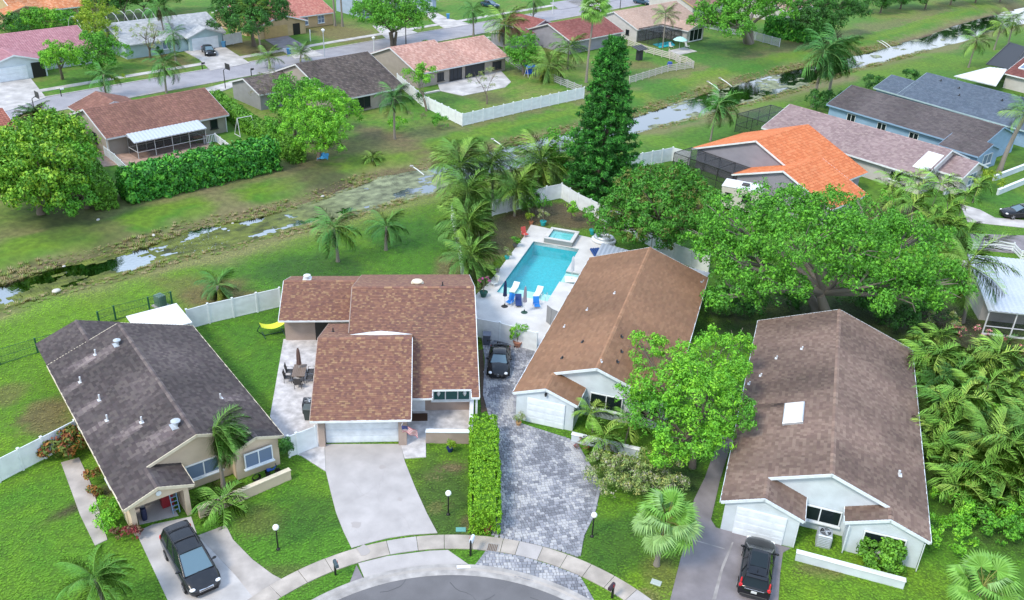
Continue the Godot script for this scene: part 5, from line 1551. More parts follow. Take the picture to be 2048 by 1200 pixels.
func rand_dir(low := -0.35) -> Vector3:
	while true:
		var d := Vector3(rng.randf_range(-1, 1), rng.randf_range(-1, 1), rng.randf_range(-1, 1))
		if d.length_squared() < 1.0 and d.length_squared() > 0.01 and d.normalized().y > low: return d.normalized()
	return Vector3.UP


func aim(d: Vector3, at: Vector3, k: float) -> Transform3D:     # local y towards d, random spin
	var b := Basis(Quaternion(Vector3.UP, d.normalized())) if d.normalized().y > -0.99 else Basis(Vector3.RIGHT, PI)
	return Transform3D(b * Basis(Vector3.UP, rng.randf() * TAU) * Basis().scaled(Vector3.ONE * k), at)


func foliage_lobe(g: Geo, c: Vector3, r: float, set_: Array, dens: float, k: float, squash := 0.8, low := -0.4) -> void:
	var n := maxi(3, int(12.6 * r * r * 0.3 * dens))
	for i in n:
		var d := rand_dir(low)
		var rr := r * rng.randf_range(0.72, 1.08)
		var p := c + Vector3(d.x, d.y * squash, d.z) * rr
		var rc := clampf(r * 0.25, 0.22, 0.75)
		for j in 12:
			var o := rand_dir(-0.5) * rc * rng.randf_range(0.4, 1.0)
			var s: Geo = set_[rng.randi() % set_.size()]
			g.add(s, aim(d * 0.6 + o / rc * 0.7 + Vector3(0, 0.35, 0), p + o, k * rng.randf_range(0.8, 1.2)))
	for i in int(n * 1.5):        # the inside of the lobe, so that it is not hollow
		var d := rand_dir(-0.5)
		var s: Geo = set_[rng.randi() % set_.size()]
		g.add(s, aim(d, c + Vector3(d.x, d.y * squash, d.z) * r * rng.randf_range(0.45, 0.75), k * 1.3))


func leafy(called: String, label: String, category: String, group: String, base: Vector3, lobes: Array, palette: String, dens := 1.0, k := 1.0, trunk_r := 0.2, low := -0.4, multi := 1, bark := "bark") -> Node3D:
	base.y = ground_height(canal_gap(base))
	var t := thing(called, label, category, base, 0.0, group)
	var g := Geo.new()
	for q in lobes:
		foliage_lobe(g, q[0] - base, q[1], sprig_sets[palette if q.size() < 3 else q[2]], dens, k, 0.8, low)
	part("crown" if trunk_r > 0 else "leaves", g, M.foliage, t, "stuff")
	if trunk_r > 0:
		var mid := Vector3.ZERO
		for q in lobes: mid += q[0] - base
		mid /= lobes.size()
		var fork := Vector3(mid.x * 0.35, mid.y * 0.42, mid.z * 0.35)
		for m in multi:
			var spread := Vector3(rng.randf_range(-1, 1), 0, rng.randf_range(-1, 1)) * (0.0 if multi == 1 else trunk_r * 3.0)
			var tr := Geo.new()
			tr.tube([spread * 0.4 - Vector3(0, 0.15, 0), spread * 0.7 + fork * 0.35 + Vector3(0.06, 0, 0.04), fork + spread * 1.4], [trunk_r * 1.35, trunk_r, trunk_r * 0.75], 8)
			part("trunk", tr, M[bark], t)
		for q in lobes:
			var b := Geo.new()
			var e: Vector3 = q[0] - base
			var bow := Vector3(rng.randf_range(-0.4, 0.4), rng.randf_range(0.0, 0.5), rng.randf_range(-0.4, 0.4))
			b.tube([fork, fork.lerp(e, 0.5) + bow, e, e + (e - fork) * 0.2], [trunk_r * 0.6, trunk_r * 0.42, trunk_r * 0.22, 0.02], 6)
			for i in 7:
				var d: Vector3 = rand_dir(-0.3) * q[1] * 0.95
				b.tube([fork.lerp(e, 0.75), e + d * 0.5, e + d], [trunk_r * 0.22, trunk_r * 0.14, 0.012], 4)
			part("branch", b, M[bark], t)
	return t


func frond_at(t: Node3D, kind: String, at: Vector3, yaw: float, elev: float, size: float, wind := Vector3.ZERO, variant := -1) -> void:
	var d := Basis(Vector3.UP, yaw) * Vector3(cos(elev), sin(elev), 0)
	d = (d + wind).normalized()
	var side := d.cross(Vector3.UP)
	if side.length() < 0.05: side = Basis(Vector3.UP, yaw) * Vector3(0, 0, 1)
	side = side.normalized()
	var up := side.cross(d)
	var set_: Array = fronds[kind]
	var m: Mesh = set_[variant if variant >= 0 else rng.randi() % set_.size()]
	part("frond", m, M.foliage, t, "", Transform3D(Basis(d * size, up * size, side * size) * Basis(Vector3.RIGHT, rng.randf_range(-0.5, 0.5)), at))


func palm(called: String, label: String, group: String, base: Vector3, hg: float, kind := "coconut", n := 16, size := 1.0, o := {}) -> Node3D:
	base.y = ground_height(canal_gap(base))
	var t := thing(called, label, "palm", base, 0.0, group)
	var lean: Vector3 = o.get("lean", Vector3(rng.randf_range(-0.3, 0.3), 0, rng.randf_range(-0.3, 0.3)))
	var top := Vector3(0, hg, 0) + lean
	var r: float = o.get("r", 0.16)
	var g := Geo.new()
	var pts := []
	var radii := []
	for i in 8:
		var k := i / 7.0
		pts.append(Vector3(lean.x * k * k, -0.1 + (hg + 0.1) * k, lean.z * k * k))
		radii.append(r * (1.5 - 0.5 * minf(1.0, k * 6.0)) * lerpf(1.0, 0.72, k))
	g.tube(pts, radii, 8)
	part("trunk", g, M.palm_bark, t)
	if o.has("shaft"):
		var s := Geo.new()
		s.col = Color(0.16, 0.3, 0.06)
		s.tube([top - Vector3(0, 0.2, 0), top + Vector3(0, 0.5, 0)], [r * 0.9, r * 0.5], 8)
		part("crownshaft", s, M.foliage, t)
	var wind: Vector3 = o.get("wind", Vector3.ZERO)
	var hi: float = o.get("high", 1.25)
	var lo: float = o.get("low", -0.45)
	for i in n:
		var e := lerpf(hi, lo, pow((i + 0.5) / n, 0.9))
		frond_at(t, kind, top + Vector3(0, 0.15 - 0.3 * i / n, 0), i * 2.3999 + rng.randf_range(-0.25, 0.25), e, size * rng.randf_range(0.88, 1.08), wind * (0.5 + 0.5 * i / n))
	for i in o.get("old", 0):
		frond_at(t, o.get("old_kind", "yellowing"), top - Vector3(0, 0.1, 0), i * 2.1 + 0.6, lo - 0.35, size * 0.95, wind * 0.5)
	for i in o.get("dead", 0):
		frond_at(t, "dead", top - Vector3(0, 0.25, 0), i * 2.7 + 0.3, -1.2, size * 0.8, wind * 0.2)
	return t


func areca(label: String, base: Vector3, hg: float, n: int, size := 1.0, group := "areca palms beside the right hand house", called := "areca_palm", kind := "areca", spread := 0.6) -> Node3D:
	base.y = ground_height(canal_gap(base))
	var t := thing(called, label, "palm", base, 0.0, group)
	var stems := 5
	for s in stems:
		var a := TAU * s / stems + rng.randf()
		var foot := Vector3(cos(a), 0, sin(a)) * 0.3
		var head := Vector3(cos(a) * spread, hg * lerpf(0.38, 1.0, float(s) / (stems - 1)), sin(a) * spread)
		var g := Geo.new()
		g.tube([foot, (foot + head) / 2 - Vector3(0, 0.1, 0), head], [0.05, 0.04, 0.035], 6)
		part("stem", g, M.palm_bark, t)
		var m := int(n / stems)
		for i in m:
			frond_at(t, kind, head, i * 2.4 + rng.randf(), lerpf(1.15, -0.1, (i + 0.5) / m), size * rng.randf_range(0.8, 1.1))
	return t


func hedge(label: String, called: String, path: Array, width: float, hg: float, palette: String, k := 1.0, dens := 1.0, ragged := 0.04) -> Node3D:
	# a clipped hedge along a path: a woody core under a skin of leaves
	var base: Vector3 = path[0]
	base.y = ground_height(canal_gap(base))
	var t := thing(called, label, "hedge", base)
	var core := Geo.new()
	var g := Geo.new()
	var set_: Array = sprig_sets[palette]
	core.col = set_[0].c[0] * 0.7
	for i in path.size() - 1:
		var a: Vector3 = path[i] - base
		var b: Vector3 = path[i + 1] - base
		a.y = 0.0; b.y = 0.0
		var d := b - a
		var L := d.length()
		var f := d.normalized()
		var side := f.cross(Vector3.UP)
		core.box((a + b) / 2 + Vector3(0, hg * 0.47, 0), Vector3(L + width * 0.6, hg * 0.9, width * 0.82), Basis(f, Vector3.UP, f.cross(Vector3.UP)))
		var bits := int((L + width) * (2 * hg + width) * 16.0 * dens / (k * k))
		for j in bits:
			var u := rng.randf_range(-width / 2, L + width / 2)
			var v := rng.randf() * (2 * hg + width)
			var p := a + f * u
			var nn: Vector3
			if v < hg: p += side * width / 2 + Vector3(0, v, 0); nn = side
			elif v < hg + width: p += side * (width / 2 - (v - hg)) + Vector3(0, hg, 0); nn = Vector3.UP
			else: p += -side * width / 2 + Vector3(0, v - hg - width, 0); nn = -side
			if i == 0 and u < 0 or i == path.size() - 2 and u > L: nn = (nn + f * signf(u)).normalized()
			var bump := ragged * (1.0 + 3.0 * noise_b.get_noise_3d((p.x + base.x) * 2.0, p.y * 2.0, (p.z + base.z) * 2.0))
			g.add(set_[rng.randi() % set_.size()], aim(nn + rand_dir(-0.2) * 0.7, p + nn * bump, k * rng.randf_range(0.75, 1.2)))
		for e in [[i == 0, -width / 2, -1.0], [i == path.size() - 2, L + width / 2, 1.0]]:
			if not e[0]: continue
			for j in int(width * hg * 16.0 * dens / (k * k)):
				var p: Vector3 = a + f * e[1] + side * rng.randf_range(-width / 2, width / 2) + Vector3(0, rng.randf() * hg, 0)
				g.add(set_[rng.randi() % set_.size()], aim(f * e[2] + rand_dir(-0.2) * 0.7, p, k * rng.randf_range(0.75, 1.2)))
	part("stems", core, M.foliage, t)
	part("leaves", g, M.foliage, t, "stuff")
	return t


func pine_tree(base: Vector3, hg: float) -> void:
	var t := thing("norfolk_pine", "tall dark green conical pine standing above all other trees", "tree", base)
	for m in 2:
		var tr := Geo.new()
		tr.tube([Vector3(0.25 * m, 0, 0.2 * m), Vector3(0.5 * m - 0.1, hg * 0.5, 0), Vector3(0.9 * m - 0.3, hg * (0.98 - 0.03 * m), 0)], [0.3, 0.18, 0.03], 7)
		part("trunk", tr, M.bark, t)
	var set_: Array = sprig_sets["needles"]
	var g := Geo.new()
	var br := Geo.new()
	var y := 0.7
	var tier := 0
	while y < hg * 0.99:
		var k := y / hg
		var R := 4.3 * pow(1.0 - k, 0.72) + 0.55
		if k < 0.12: R *= 0.75 + k * 2.0
		var n := int(lerpf(13, 7, k))
		for i in n:
			var a := TAU * (i + 0.37 * tier) / n + rng.randf_range(-0.2, 0.2)
			var L := R * rng.randf_range(0.74, 1.1)
			var d := Vector3(cos(a), 0, sin(a))
			var foot := Vector3(0.35 * k, y, 0)
			var tip := foot + d * L + Vector3(0, L * rng.randf_range(-0.05, 0.22), 0)
			var mid := foot.lerp(tip, 0.55) - Vector3(0, 0.1 * L, 0)
			br.tube([foot, mid, tip], [0.05, 0.03, 0.012], 4, false)
			var count := int(5 + L * 4.5)
			for j in count:
				var s := lerpf(0.22, 1.0, pow((j + rng.randf()) / count, 0.7))
				var p := foot.lerp(mid, s * 2.0) if s < 0.5 else mid.lerp(tip, s * 2.0 - 1.0)
				p += Vector3(rng.randf_range(-0.3, 0.3), rng.randf_range(-0.1, 0.3), rng.randf_range(-0.3, 0.3))
				g.add(set_[rng.randi() % set_.size()], aim(d * 0.5 + Vector3(0, 1.0, 0) + rand_dir() * 0.4, p, rng.randf_range(0.8, 1.25)))
		y += lerpf(0.62, 0.42, k)
		tier += 1
	part("branches", br, M.bark, t, "stuff")
	part("crown", g, M.foliage, t, "stuff")


func build_vegetation() -> void:
	# --- large trees
	leafy("bright_tree", "bright light green tree in front of the tan roofed house", "tree", "", spot(12.82, -49.06), [[spot(14.31, -54.38, 5.6), 2.3], [spot(10.83, -51.53, 5), 2.4], [spot(9.90, -56.65, 4.6), 1.5], [spot(12.79, -49.90, 5), 2.6], [spot(9.56, -49.63, 3.8), 2.0, "green"], [spot(15.16, -52.47, 4.6), 1.9], [spot(15.29, -49.92, 3.9), 1.6, "green"], [spot(11.65, -47.58, 3.4), 2.1], [spot(8.47, -51.87, 3.4), 1.3], [spot(14.12, -48.28, 3), 1.5], [spot(10.40, -47.21, 2.6), 1.4], [spot(16.61, -57.42, 4.9), 1.3]], "bright", 1.15, 0.9, 0.22)
	leafy("spreading_tree", "huge spreading green tree between the tan and the worn roofs", "tree", "", spot(28.38, -71.12), [[spot(19.62, -74.41, 7), 3.6], [spot(24.16, -76.70, 7.2), 3.4], [spot(27.90, -75.50, 7.4), 3.3], [spot(32.04, -75.62, 7.2), 3.3], [spot(35.10, -73.69, 6.6), 3.0], [spot(20.23, -69.57, 5.2), 3.1], [spot(24.03, -69.31, 7.4), 3.6], [spot(28.20, -69.31, 7.6), 3.6], [spot(32.12, -68.73, 6.2), 3.2], [spot(35.77, -68.64, 5), 2.7], [spot(18.44, -67.86, 3.6), 2.2], [spot(17.95, -71.48, 5.6), 2.4], [spot(29.14, -66.80, 5.4), 2.6], [spot(33.28, -67.36, 4.6), 2.4], [spot(22.33, -67.31, 4.8), 2.2], [spot(17.61, -74.57, 5.6), 2.0], ], "green", 0.85, 1.05, 0.5, -0.25, 2, "palm_bark")
	leafy("mango_tree", "rounded dark mango tree with reddish new leaves behind the pool", "tree", "", spot(15.04, -85.01), [[spot(12.71, -83.86, 6), 3.0], [spot(15.82, -85.06, 6.2), 3.0], [spot(10.74, -82.67, 4.8), 2.6], [spot(17.51, -83.59, 5), 2.6], [spot(13.83, -80.36, 5.4), 3.2], [spot(11.71, -81.09, 3.4), 2.2], [spot(16.00, -80.65, 3.8), 2.4], [spot(13.63, -80.40, 3), 2.0], [spot(9.90, -82.40, 3), 1.7]], "mango", 0.9, 0.95, 0.3)
	leafy("mahogany_tree", "broad yellowish green tree at the left edge beyond the canal", "tree", "", spot(-49.59, -86.26), [[spot(-50.78, -88.97, 6), 3.6], [spot(-49.15, -91.24, 6.4), 3.4], [spot(-50.87, -85.53, 4.8), 3.2], [spot(-47.44, -84.88, 5.2), 3.6], [spot(-53.80, -88.32, 5), 3.0], [spot(-48.60, -91.00, 5.4), 3.0], [spot(-48.82, -83.84, 3.4), 2.5], [spot(-46.84, -83.73, 3), 2.0], [spot(-52.95, -84.04, 3.4), 2.4]], "olive", 0.8, 1.2, 0.35)
	leafy("mahogany_tree", "darker green tree to the right of the yellowish one beyond the canal", "tree", "", spot(-45.68, -88.46), [[spot(-46.59, -88.48, 5), 2.7], [spot(-45.47, -86.41, 3.8), 2.3], [spot(-46.42, -85.90, 4.6), 2.6, "olive"], [spot(-45.26, -84.99, 2.4), 1.8], [spot(-46.24, -84.56, 1.6), 1.4], [spot(-44.55, -85.52, 2), 1.3]], "green", 0.85, 1.15, 0.3)
	leafy("avocado_tree", "mid green tree with trunk near the blue tarp beyond the canal", "tree", "", spot(-24.76, -106.05), [[spot(-24.67, -108.51, 5.6), 3.0], [spot(-23.00, -112.54, 4.8), 2.6], [spot(-25.91, -105.46, 4.6), 2.8], [spot(-23.04, -106.14, 4.2), 2.8], [spot(-25.19, -104.37, 2.8), 2.2], [spot(-22.61, -104.97, 2.4), 2.0], [spot(-22.13, -114.49, 3.6), 1.7], [spot(-28.07, -109.62, 4.8), 2.0]], "bright", 0.85, 1.1, 0.25)
	leafy("backyard_tree", "dark green tree in front of the dark tile roof", "tree", "", spot(-29.73, -115.18), [[spot(-29.23, -114.93, 5.8), 2.6], [spot(-30.13, -112.82, 4.4), 2.4], [spot(-27.28, -116.21, 5.2), 2.2], [spot(-30.20, -111.20, 2.6), 2.0]], "green", 0.8, 1.1, 0.2)
	leafy("bare_tree", "thin grey half bare tree at the corner of the dark tile house", "tree", "", spot(-35.10, -124.54), [[spot(-35.15, -124.85, 4.2), 2.0], [spot(-33.79, -123.39, 3.6), 2.0], [spot(-36.07, -123.93, 3), 1.6]], "dry", 0.3, 1.0, 0.12)
	leafy("street_oak", "dark oak with several forked trunks beside the street", "tree", "", spot(-23.91, -167.87), [[spot(-27.00, -164.83, 6), 3.2], [spot(-23.30, -167.25, 7), 3.8], [spot(-19.62, -166.45, 6), 3.2], [spot(-24.51, -162.71, 4.8), 2.8], [spot(-20.73, -164.36, 4.8), 2.6], [spot(-28.72, -169.98, 6), 2.6], [spot(-23.26, -173.99, 8), 3.6]], "green", 0.7, 1.3, 0.3, -0.3, 3)
	leafy("banyan_tree", "massive grey trunked tree in front of the picket fence at the top", "tree", "", spot(44.86, -183.58), [[spot(36.99, -176.80, 6.4), 4.6], [spot(42.28, -176.55, 8.5), 5.0], [spot(34.26, -176.30, 5), 3.0], [spot(47.55, -178.21, 7.5), 4.2], [spot(39.04, -171.82, 5.2), 3.4], [spot(47.65, -188.22, 9), 4.6], [spot(40.05, -189.39, 8), 4.4]], "green", 0.55, 1.5, 0.7, -0.25, 3, "palm_bark")
	leafy("dark_tree", "dark rounded tree right of the banyan above the hedge", "tree", "", spot(64.95, -196.84), [[spot(58.31, -188.61, 6), 4.2], [spot(64.43, -192.60, 6.5), 4.2], [spot(55.64, -184.80, 4.2), 3.0], [spot(61.27, -186.99, 4), 3.2], [spot(69.11, -196.32, 4.5), 3.0]], "dark", 0.6, 1.5, 0.3)
	for q in [[spot(84.30, -222.69), 3.4, "leftmost dark tree in the row at the top right"], [spot(91.38, -229.21), 3.6, "second dark tree from the left in the row at the top right"], [spot(98.06, -230.72), 3.0, "third dark tree from the left in the row at the top right"], [spot(107.15, -238.01), 3.4, "third dark tree from the right in the row at the top right"], [spot(115.46, -242.64), 3.0, "second dark tree from the right in the row at the top right"], [spot(124.07, -247.44), 3.0, "rightmost dark tree in the row at the top right"]]:
		leafy("bank_tree", q[2], "tree", "trees along the far canal bank", q[0], lobes_at(q[0], q[1], 3.5), "dark", 0.5, 1.6, 0.2)
	leafy("big_dark_tree", "large dark tree behind the coconut palm near the salmon roof", "tree", "", spot(-48.25, -163.23), [[spot(-50.62, -161.85, 6), 4.0], [spot(-46.19, -162.04, 7), 4.4], [spot(-51.88, -160.92, 4), 2.8], [spot(-46.77, -157.08, 5), 3.4], [spot(-44.94, -165.21, 5.6), 3.2], [spot(-50.41, -164.92, 8), 4.0]], "dark", 0.6, 1.4, 0.35)
	leafy("yellow_tree", "tall yellow green tree between mauve roof and pool cage", "tree", "", spot(-71.97, -153.87), [[spot(-73.48, -158.97, 6), 2.8], [spot(-71.94, -153.77, 4.6), 3.0], [spot(-70.22, -151.98, 3), 2.6], [spot(-73.87, -156.55, 5.2), 2.2]], "lime", 0.6, 1.3, 0.2)
	leafy("street_tree", "small tree with pale trunk in front of the mauve roof", "tree", "", spot(-70.54, -136.82), [[spot(-69.04, -133.35, 4.4), 2.4], [spot(-68.33, -134.73, 4.4), 2.2], [spot(-68.75, -133.57, 3.4), 2.0], [spot(-70.52, -133.95, 3.6), 1.6]], "bright", 0.75, 1.2, 0.22)
	leafy("street_tree", "bushy green tree right of the pale trunked one by the far sidewalk", "tree", "", spot(-67.32, -142.86), [[spot(-66.61, -141.03, 4), 2.6], [spot(-65.54, -142.99, 3.6), 2.4], [spot(-65.96, -139.75, 2.4), 2.4], [spot(-67.59, -139.56, 1.6), 1.8]], "green", 0.7, 1.25, 0.18)
	leafy("airy_tree", "airy pale leafed tree in front of the aqua house", "tree", "", spot(-62.38, -151.02), [[spot(-62.23, -150.07, 4), 2.0], [spot(-60.61, -150.21, 4.2), 2.0], [spot(-60.96, -148.09, 3.2), 1.6]], "sage", 0.35, 1.0, 0.2)
	for q in [[spot(-91.41, -163.65), "dark", "dark leftmost bush below the orange roof"], [spot(-89.57, -168.24), "green", "middle green bush below the orange roof"], [spot(-86.99, -169.64), "bright", "bright fourth bush below the orange roof"], [spot(-84.25, -169.33), "green", "rightmost green bush below the orange roof"], [spot(-90.73, -166.29), "bright", "light green second bush below the orange roof"]]:
		leafy("garden_bush", q[2], "bush", "bushes below the orange roof", q[0], [[q[0] + Vector3(0, 1.6, 0), 2.6]], q[1], 0.6, 1.3, 0.0)
	for q in [[spot(-78.01, -179.77), 3.6, "dark tree left above the pool cage"], [spot(-75.76, -184.18), 3.8, "dark tree in the middle above the pool cage"], [spot(-73.07, -187.82), 3.6, "dark tree right above the pool cage"], [spot(-81.52, -179.98), 2.6, "small dark tree left of the pool cage"]]:
		leafy("backdrop_tree", q[2], "tree", "trees above the pool cage", q[0], lobes_at(q[0], q[1], 4.0), "dark", 0.5, 1.5, 0.2)
	leafy("round_tree", "dense ball shaped topiary tree right of the pink tile house", "tree", "", spot(0.19, -151.86), [[spot(-0.08, -154.28, 3.6), 3.0], [spot(-0.58, -151.50, 2.4), 2.2], [spot(1.23, -152.94, 2.8), 2.2]], "green", 1.0, 1.0, 0.2, -0.6)
	leafy("umbrella_tree", "flat topped green tree over bare branches at the white fence corner", "tree", "", spot(-13.64, -128.47), [[spot(-15.97, -131.41, 4.4), 1.7], [spot(-14.11, -131.16, 4.4), 1.8], [spot(-14.75, -128.97, 4), 1.5]], "bright", 0.7, 1.0, 0.1, -0.1, 3)
	leafy("myrtle_tree", "thin bare crape myrtle standing inside the white fence", "tree", "", spot(-5.12, -133.35), [[spot(-6.58, -133.98, 3.4), 1.6], [spot(-4.38, -135.02, 3.6), 1.8], [spot(-5.43, -133.78, 2.6), 1.4]], "sage", 0.28, 0.8, 0.08, -0.2, 3)
	pine_tree(spot(9.45, -98.14), 18.2)
	# --- hedges
	hedge("bright yellow green clipped hedge between lawn and stone driveway", "clipped_hedge", [spot(-1.59, -50.76), spot(-1.33, -46.80), spot(-1.09, -42.44)], 1.65, 1.75, "hedge", 1.0, 1.5, 0.05)
	hedge("tall dense dark green hedge wall hiding the pool beyond the canal", "hedge_wall", [spot(-41.51, -91.63), spot(-36.33, -96.64), spot(-30.31, -102.16)], 2.2, 3.0, "wall", 1.0, 0.9, 0.25)
	hedge("long flat topped clipped hedge between brown and dark tile houses", "boundary_hedge", [spot(-43.71, -126.45), spot(-35.93, -116.01), spot(-27.32, -105.36)], 1.7, 1.9, "clipped", 1.15, 0.9)
	hedge("long pale clipped hedge left of the brown tile house", "boundary_hedge", [spot(-58.19, -110.03), spot(-51.10, -99.56), spot(-43.85, -88.80)], 1.9, 2.7, "clipped", 1.15, 0.9)
	hedge("trimmed hedge behind the picket fence at the top", "boundary_hedge", [spot(51.43, -191.25), spot(56.16, -187.56), spot(62.39, -193.43)], 2.4, 3.4, "wall", 1.3, 0.7, 0.1)
	# --- shrubs
	leafy("croton_bush", "red and green croton bush at the left white fence", "bush", "", spot(-29.46, -47.05), [[spot(-29.67, -47.68, 1), 0.95], [spot(-28.97, -47.29, 0.8), 0.8], [spot(-29.94, -47.19, 0.7), 0.7]], "croton", 3.0, 1.2, 0.0)
	leafy("red_shrub", "small dark red shrub at the open garage corner", "bush", "", spot(-22.17, -39.59), [[spot(-22.47, -39.85, 0.45), 0.5], [spot(-21.98, -40.05, 0.45), 0.5]], "red", 4.0, 1.1, 0.0)
	leafy("side_shrub", "green shrub with orange tips along the cream wall", "bush", "", spot(-23.98, -41.09), [[spot(-24.17, -41.74, 0.8), 0.75], [spot(-23.41, -40.69, 0.6), 0.65], [spot(-23.97, -40.77, 0.5), 0.55]], "bright", 3.0, 0.7, 0.0)
	leafy("side_shrub", "small red tipped shrub behind the green one along the cream wall", "bush", "", spot(-26.46, -44.72), [[spot(-26.44, -44.76, 0.5), 0.5], [spot(-25.80, -43.95, 0.4), 0.45]], "croton", 3.0, 0.9, 0.0)
	leafy("cypress_shrub", "narrow dark column shrub at the corner of the cream house", "bush", "", spot(-14.79, -48.39), [[spot(-14.79, -48.29, 0.5), 0.36], [spot(-14.64, -47.85, 1.1), 0.34], [spot(-14.48, -47.41, 1.7), 0.26], [spot(-14.40, -47.21, 2.1), 0.14]], "dark", 3.0, 0.5, 0.0)
	leafy("round_bush", "clipped ball bush against the low white wall at the right", "bush", "", spot(22.78, -40.37), [[spot(22.54, -40.33, 0.95), 1.2], [spot(22.81, -40.40, 0.9), 1.1]], "clipped", 3.0, 1.0, 0.0, -0.9)
	leafy("silver_shrub", "loose pale yellowish shrub beside the stone driveway", "bush", "", spot(7.15, -46.46), [[spot(6.71, -46.52, 1.3), 1.25], [spot(8.00, -46.36, 1.3), 1.3], [spot(7.00, -45.53, 0.9), 1.0], [spot(6.17, -47.89, 1), 0.9]], "sage", 2.0, 0.85, 0.0)
	leafy("silver_shrub", "loose grey green shrub behind the fan palm", "bush", "", spot(9.99, -46.79), [[spot(9.48, -46.72, 1.5), 1.3], [spot(10.69, -46.29, 1.3), 1.2], [spot(8.81, -46.02, 1), 1.0], [spot(11.23, -45.81, 0.9), 0.9]], "sage", 2.0, 0.85, 0.0)
	leafy("purple_shrub", "low purplish plants in the bed at the tan roofed house", "bush", "", spot(5.90, -50.60), [[spot(5.35, -50.63, 0.3), 0.45], [spot(7.04, -49.91, 0.3), 0.5], [spot(7.85, -49.26, 0.3), 0.45]], "red", 1.5, 0.6, 0.0)
	leafy("yard_shrub", "rounded dark shrub inside the pool yard corner", "bush", "", spot(2.12, -92.00), [[spot(2.14, -91.94, 1.8), 1.5], [spot(1.51, -91.37, 1.3), 1.2]], "green", 1.4, 0.8, 0.1)
	leafy("bank_shrub", "light green bush beside the pine on the canal bank", "bush", "", spot(5.20, -104.50), [[spot(5.44, -108.14, 2.6), 2.4], [spot(4.18, -104.72, 1.8), 2.0], [spot(6.22, -102.67, 2), 2.0]], "green", 0.9, 1.0, 0.1)
	leafy("sapling", "young sapling left of the mango tree in the pool yard", "tree", "", spot(6.06, -91.33), [[spot(5.83, -90.68, 1.5), 0.8], [spot(6.38, -90.48, 1.2), 0.7]], "bright", 1.0, 0.8, 0.06)
	leafy("sapling", "second sapling nearer the mango tree in the pool yard", "tree", "", spot(8.23, -89.93), [[spot(7.78, -88.87, 1.6), 0.9], [spot(8.45, -88.93, 1.2), 0.8]], "green", 1.0, 0.8, 0.06)
	for q in [[spot(-16.58, -118.72), "bright", "yellow green round bush beside the lone backyard palm"], [spot(-14.45, -122.15), "dry", "brownish thin bush left of the white fence"], [spot(-10.94, -120.39), "green", "small green bush outside the white fence corner"], [spot(-15.36, -130.75), "dark", "small dark ball bush at the white fence"]]:
		leafy("garden_bush", q[2], "bush", "bushes beside the white fence beyond the canal", q[0], [[q[0] + Vector3(0, 0.9, 0), 1.35]], q[1], 1.0, 0.9, 0.0)
	for q in [[spot(18.34, -71.51), "dark leafy bush behind the tan roof"], [spot(20.45, -70.78), "shaded bush right of the tan roof"], [spot(32.20, -71.10), "dark bush behind the worn roof ridge"], [spot(33.87, -69.46), "dark bush right behind the worn roof"], [spot(37.31, -71.55), "mid green bush beside the big tree trunk"], [spot(31.24, -73.81), "shaded bush under the big spreading tree"], [spot(24.57, -73.01), "dark bush at the far left corner of the worn roof"], [spot(36.50, -74.29), "dark bush under the right side of the big tree"]]:
		leafy("understory_bush", q[1], "bush", "bushes in the shade of the big tree", q[0], [[q[0] + Vector3(0, 1.0, 0), 1.5], [q[0] + Vector3(1.1, 0.8, 0.4), 1.2]], "dark", 0.9, 1.0, 0.0)
	leafy("oleander", "loose bush with pink flowers beside the metal roofed lanai", "bush", "", spot(39.95, -66.20), [[spot(39.39, -65.97, 1.6), 1.2], [spot(40.46, -65.01, 1.5), 1.1], [spot(38.43, -67.05, 1.4), 1.0], [spot(41.81, -64.65, 1.3), 1.0]], "pink", 0.7, 0.75, 0.08, -0.2, 3)
	leafy("oleander", "second greyish bush with few pink flowers under the big tree's right side", "bush", "", spot(37.70, -69.10), [[spot(37.25, -68.83, 1.3), 1.1], [spot(38.46, -69.20, 1.4), 0.9]], "sage", 0.8, 0.9, 0.05)
	for q in [[spot(28.93, -45.35), "bright", "bright bush touching the right wall of the worn roof house"], [spot(30.31, -44.04), "green", "green bush in the middle of the lower right thicket"], [spot(32.38, -45.09), "bright", "bright bush at the upper right of the lower right thicket"], [spot(27.41, -42.75), "bright", "bright low bush nearest the low white wall"], [spot(32.38, -43.06), "green", "green bush at the right edge of the lower right thicket"], [spot(30.45, -46.65), "green", "green bush at the top of the lower right thicket"]]:
		leafy("corner_bush", q[2], "bush", "bushes in the lower right corner", q[0], [[q[0] + Vector3(0, 1.0, 0), 1.25], [q[0] + Vector3(0.7, 0.7, 0.8), 1.0]], q[1], 1.2, 0.75, 0.0)
	# --- palms on this side of the canal
	palm("queen_palm", "queen palm with drooping crown on the lawn behind the main house", "", spot(-16.97, -78.18), 3.59, "queen", 18, 1.05, {"low": -0.75, "dead": 3, "wind": Vector3(0.15, 0, 0)})
	palm("queen_palm", "smaller queen palm with two dead fronds left of the white pool fence", "", spot(-12.76, -81.21), 2.45, "queen", 14, 0.85, {"low": -0.4, "dead": 3})
	palm("young_palm", "short palm with yellowing lower fronds near the canal", "", spot(-26.07, -69.72), 1.2, "queen", 14, 0.72, {"old": 9, "low": -0.5, "high": 1.3})
	palm("windblown_palm", "windblown queen palm in front of the cream house", "", spot(-18.06, -45.08), 4.2, "plume", 26, 0.88, {"wind": Vector3(1.5, 0.0, 0.15), "dead": 2, "r": 0.13, "low": -0.8, "shaft": true, "lean": Vector3(-0.1, 0, 0)})
	palm("small_palm", "short feathery palm at the low cream wall", "", spot(-17.49, -42.48), 1.0, "areca", 12, 0.95, {"r": 0.06, "high": 0.9, "low": -0.1})
	palm("corner_palm", "windblown palm cut by the lower left lawn edge", "", spot(-21.22, -34.46), 2.6, "plume", 22, 0.75, {"wind": Vector3(0.45, 0.1, -0.25), "r": 0.12, "low": -0.5})
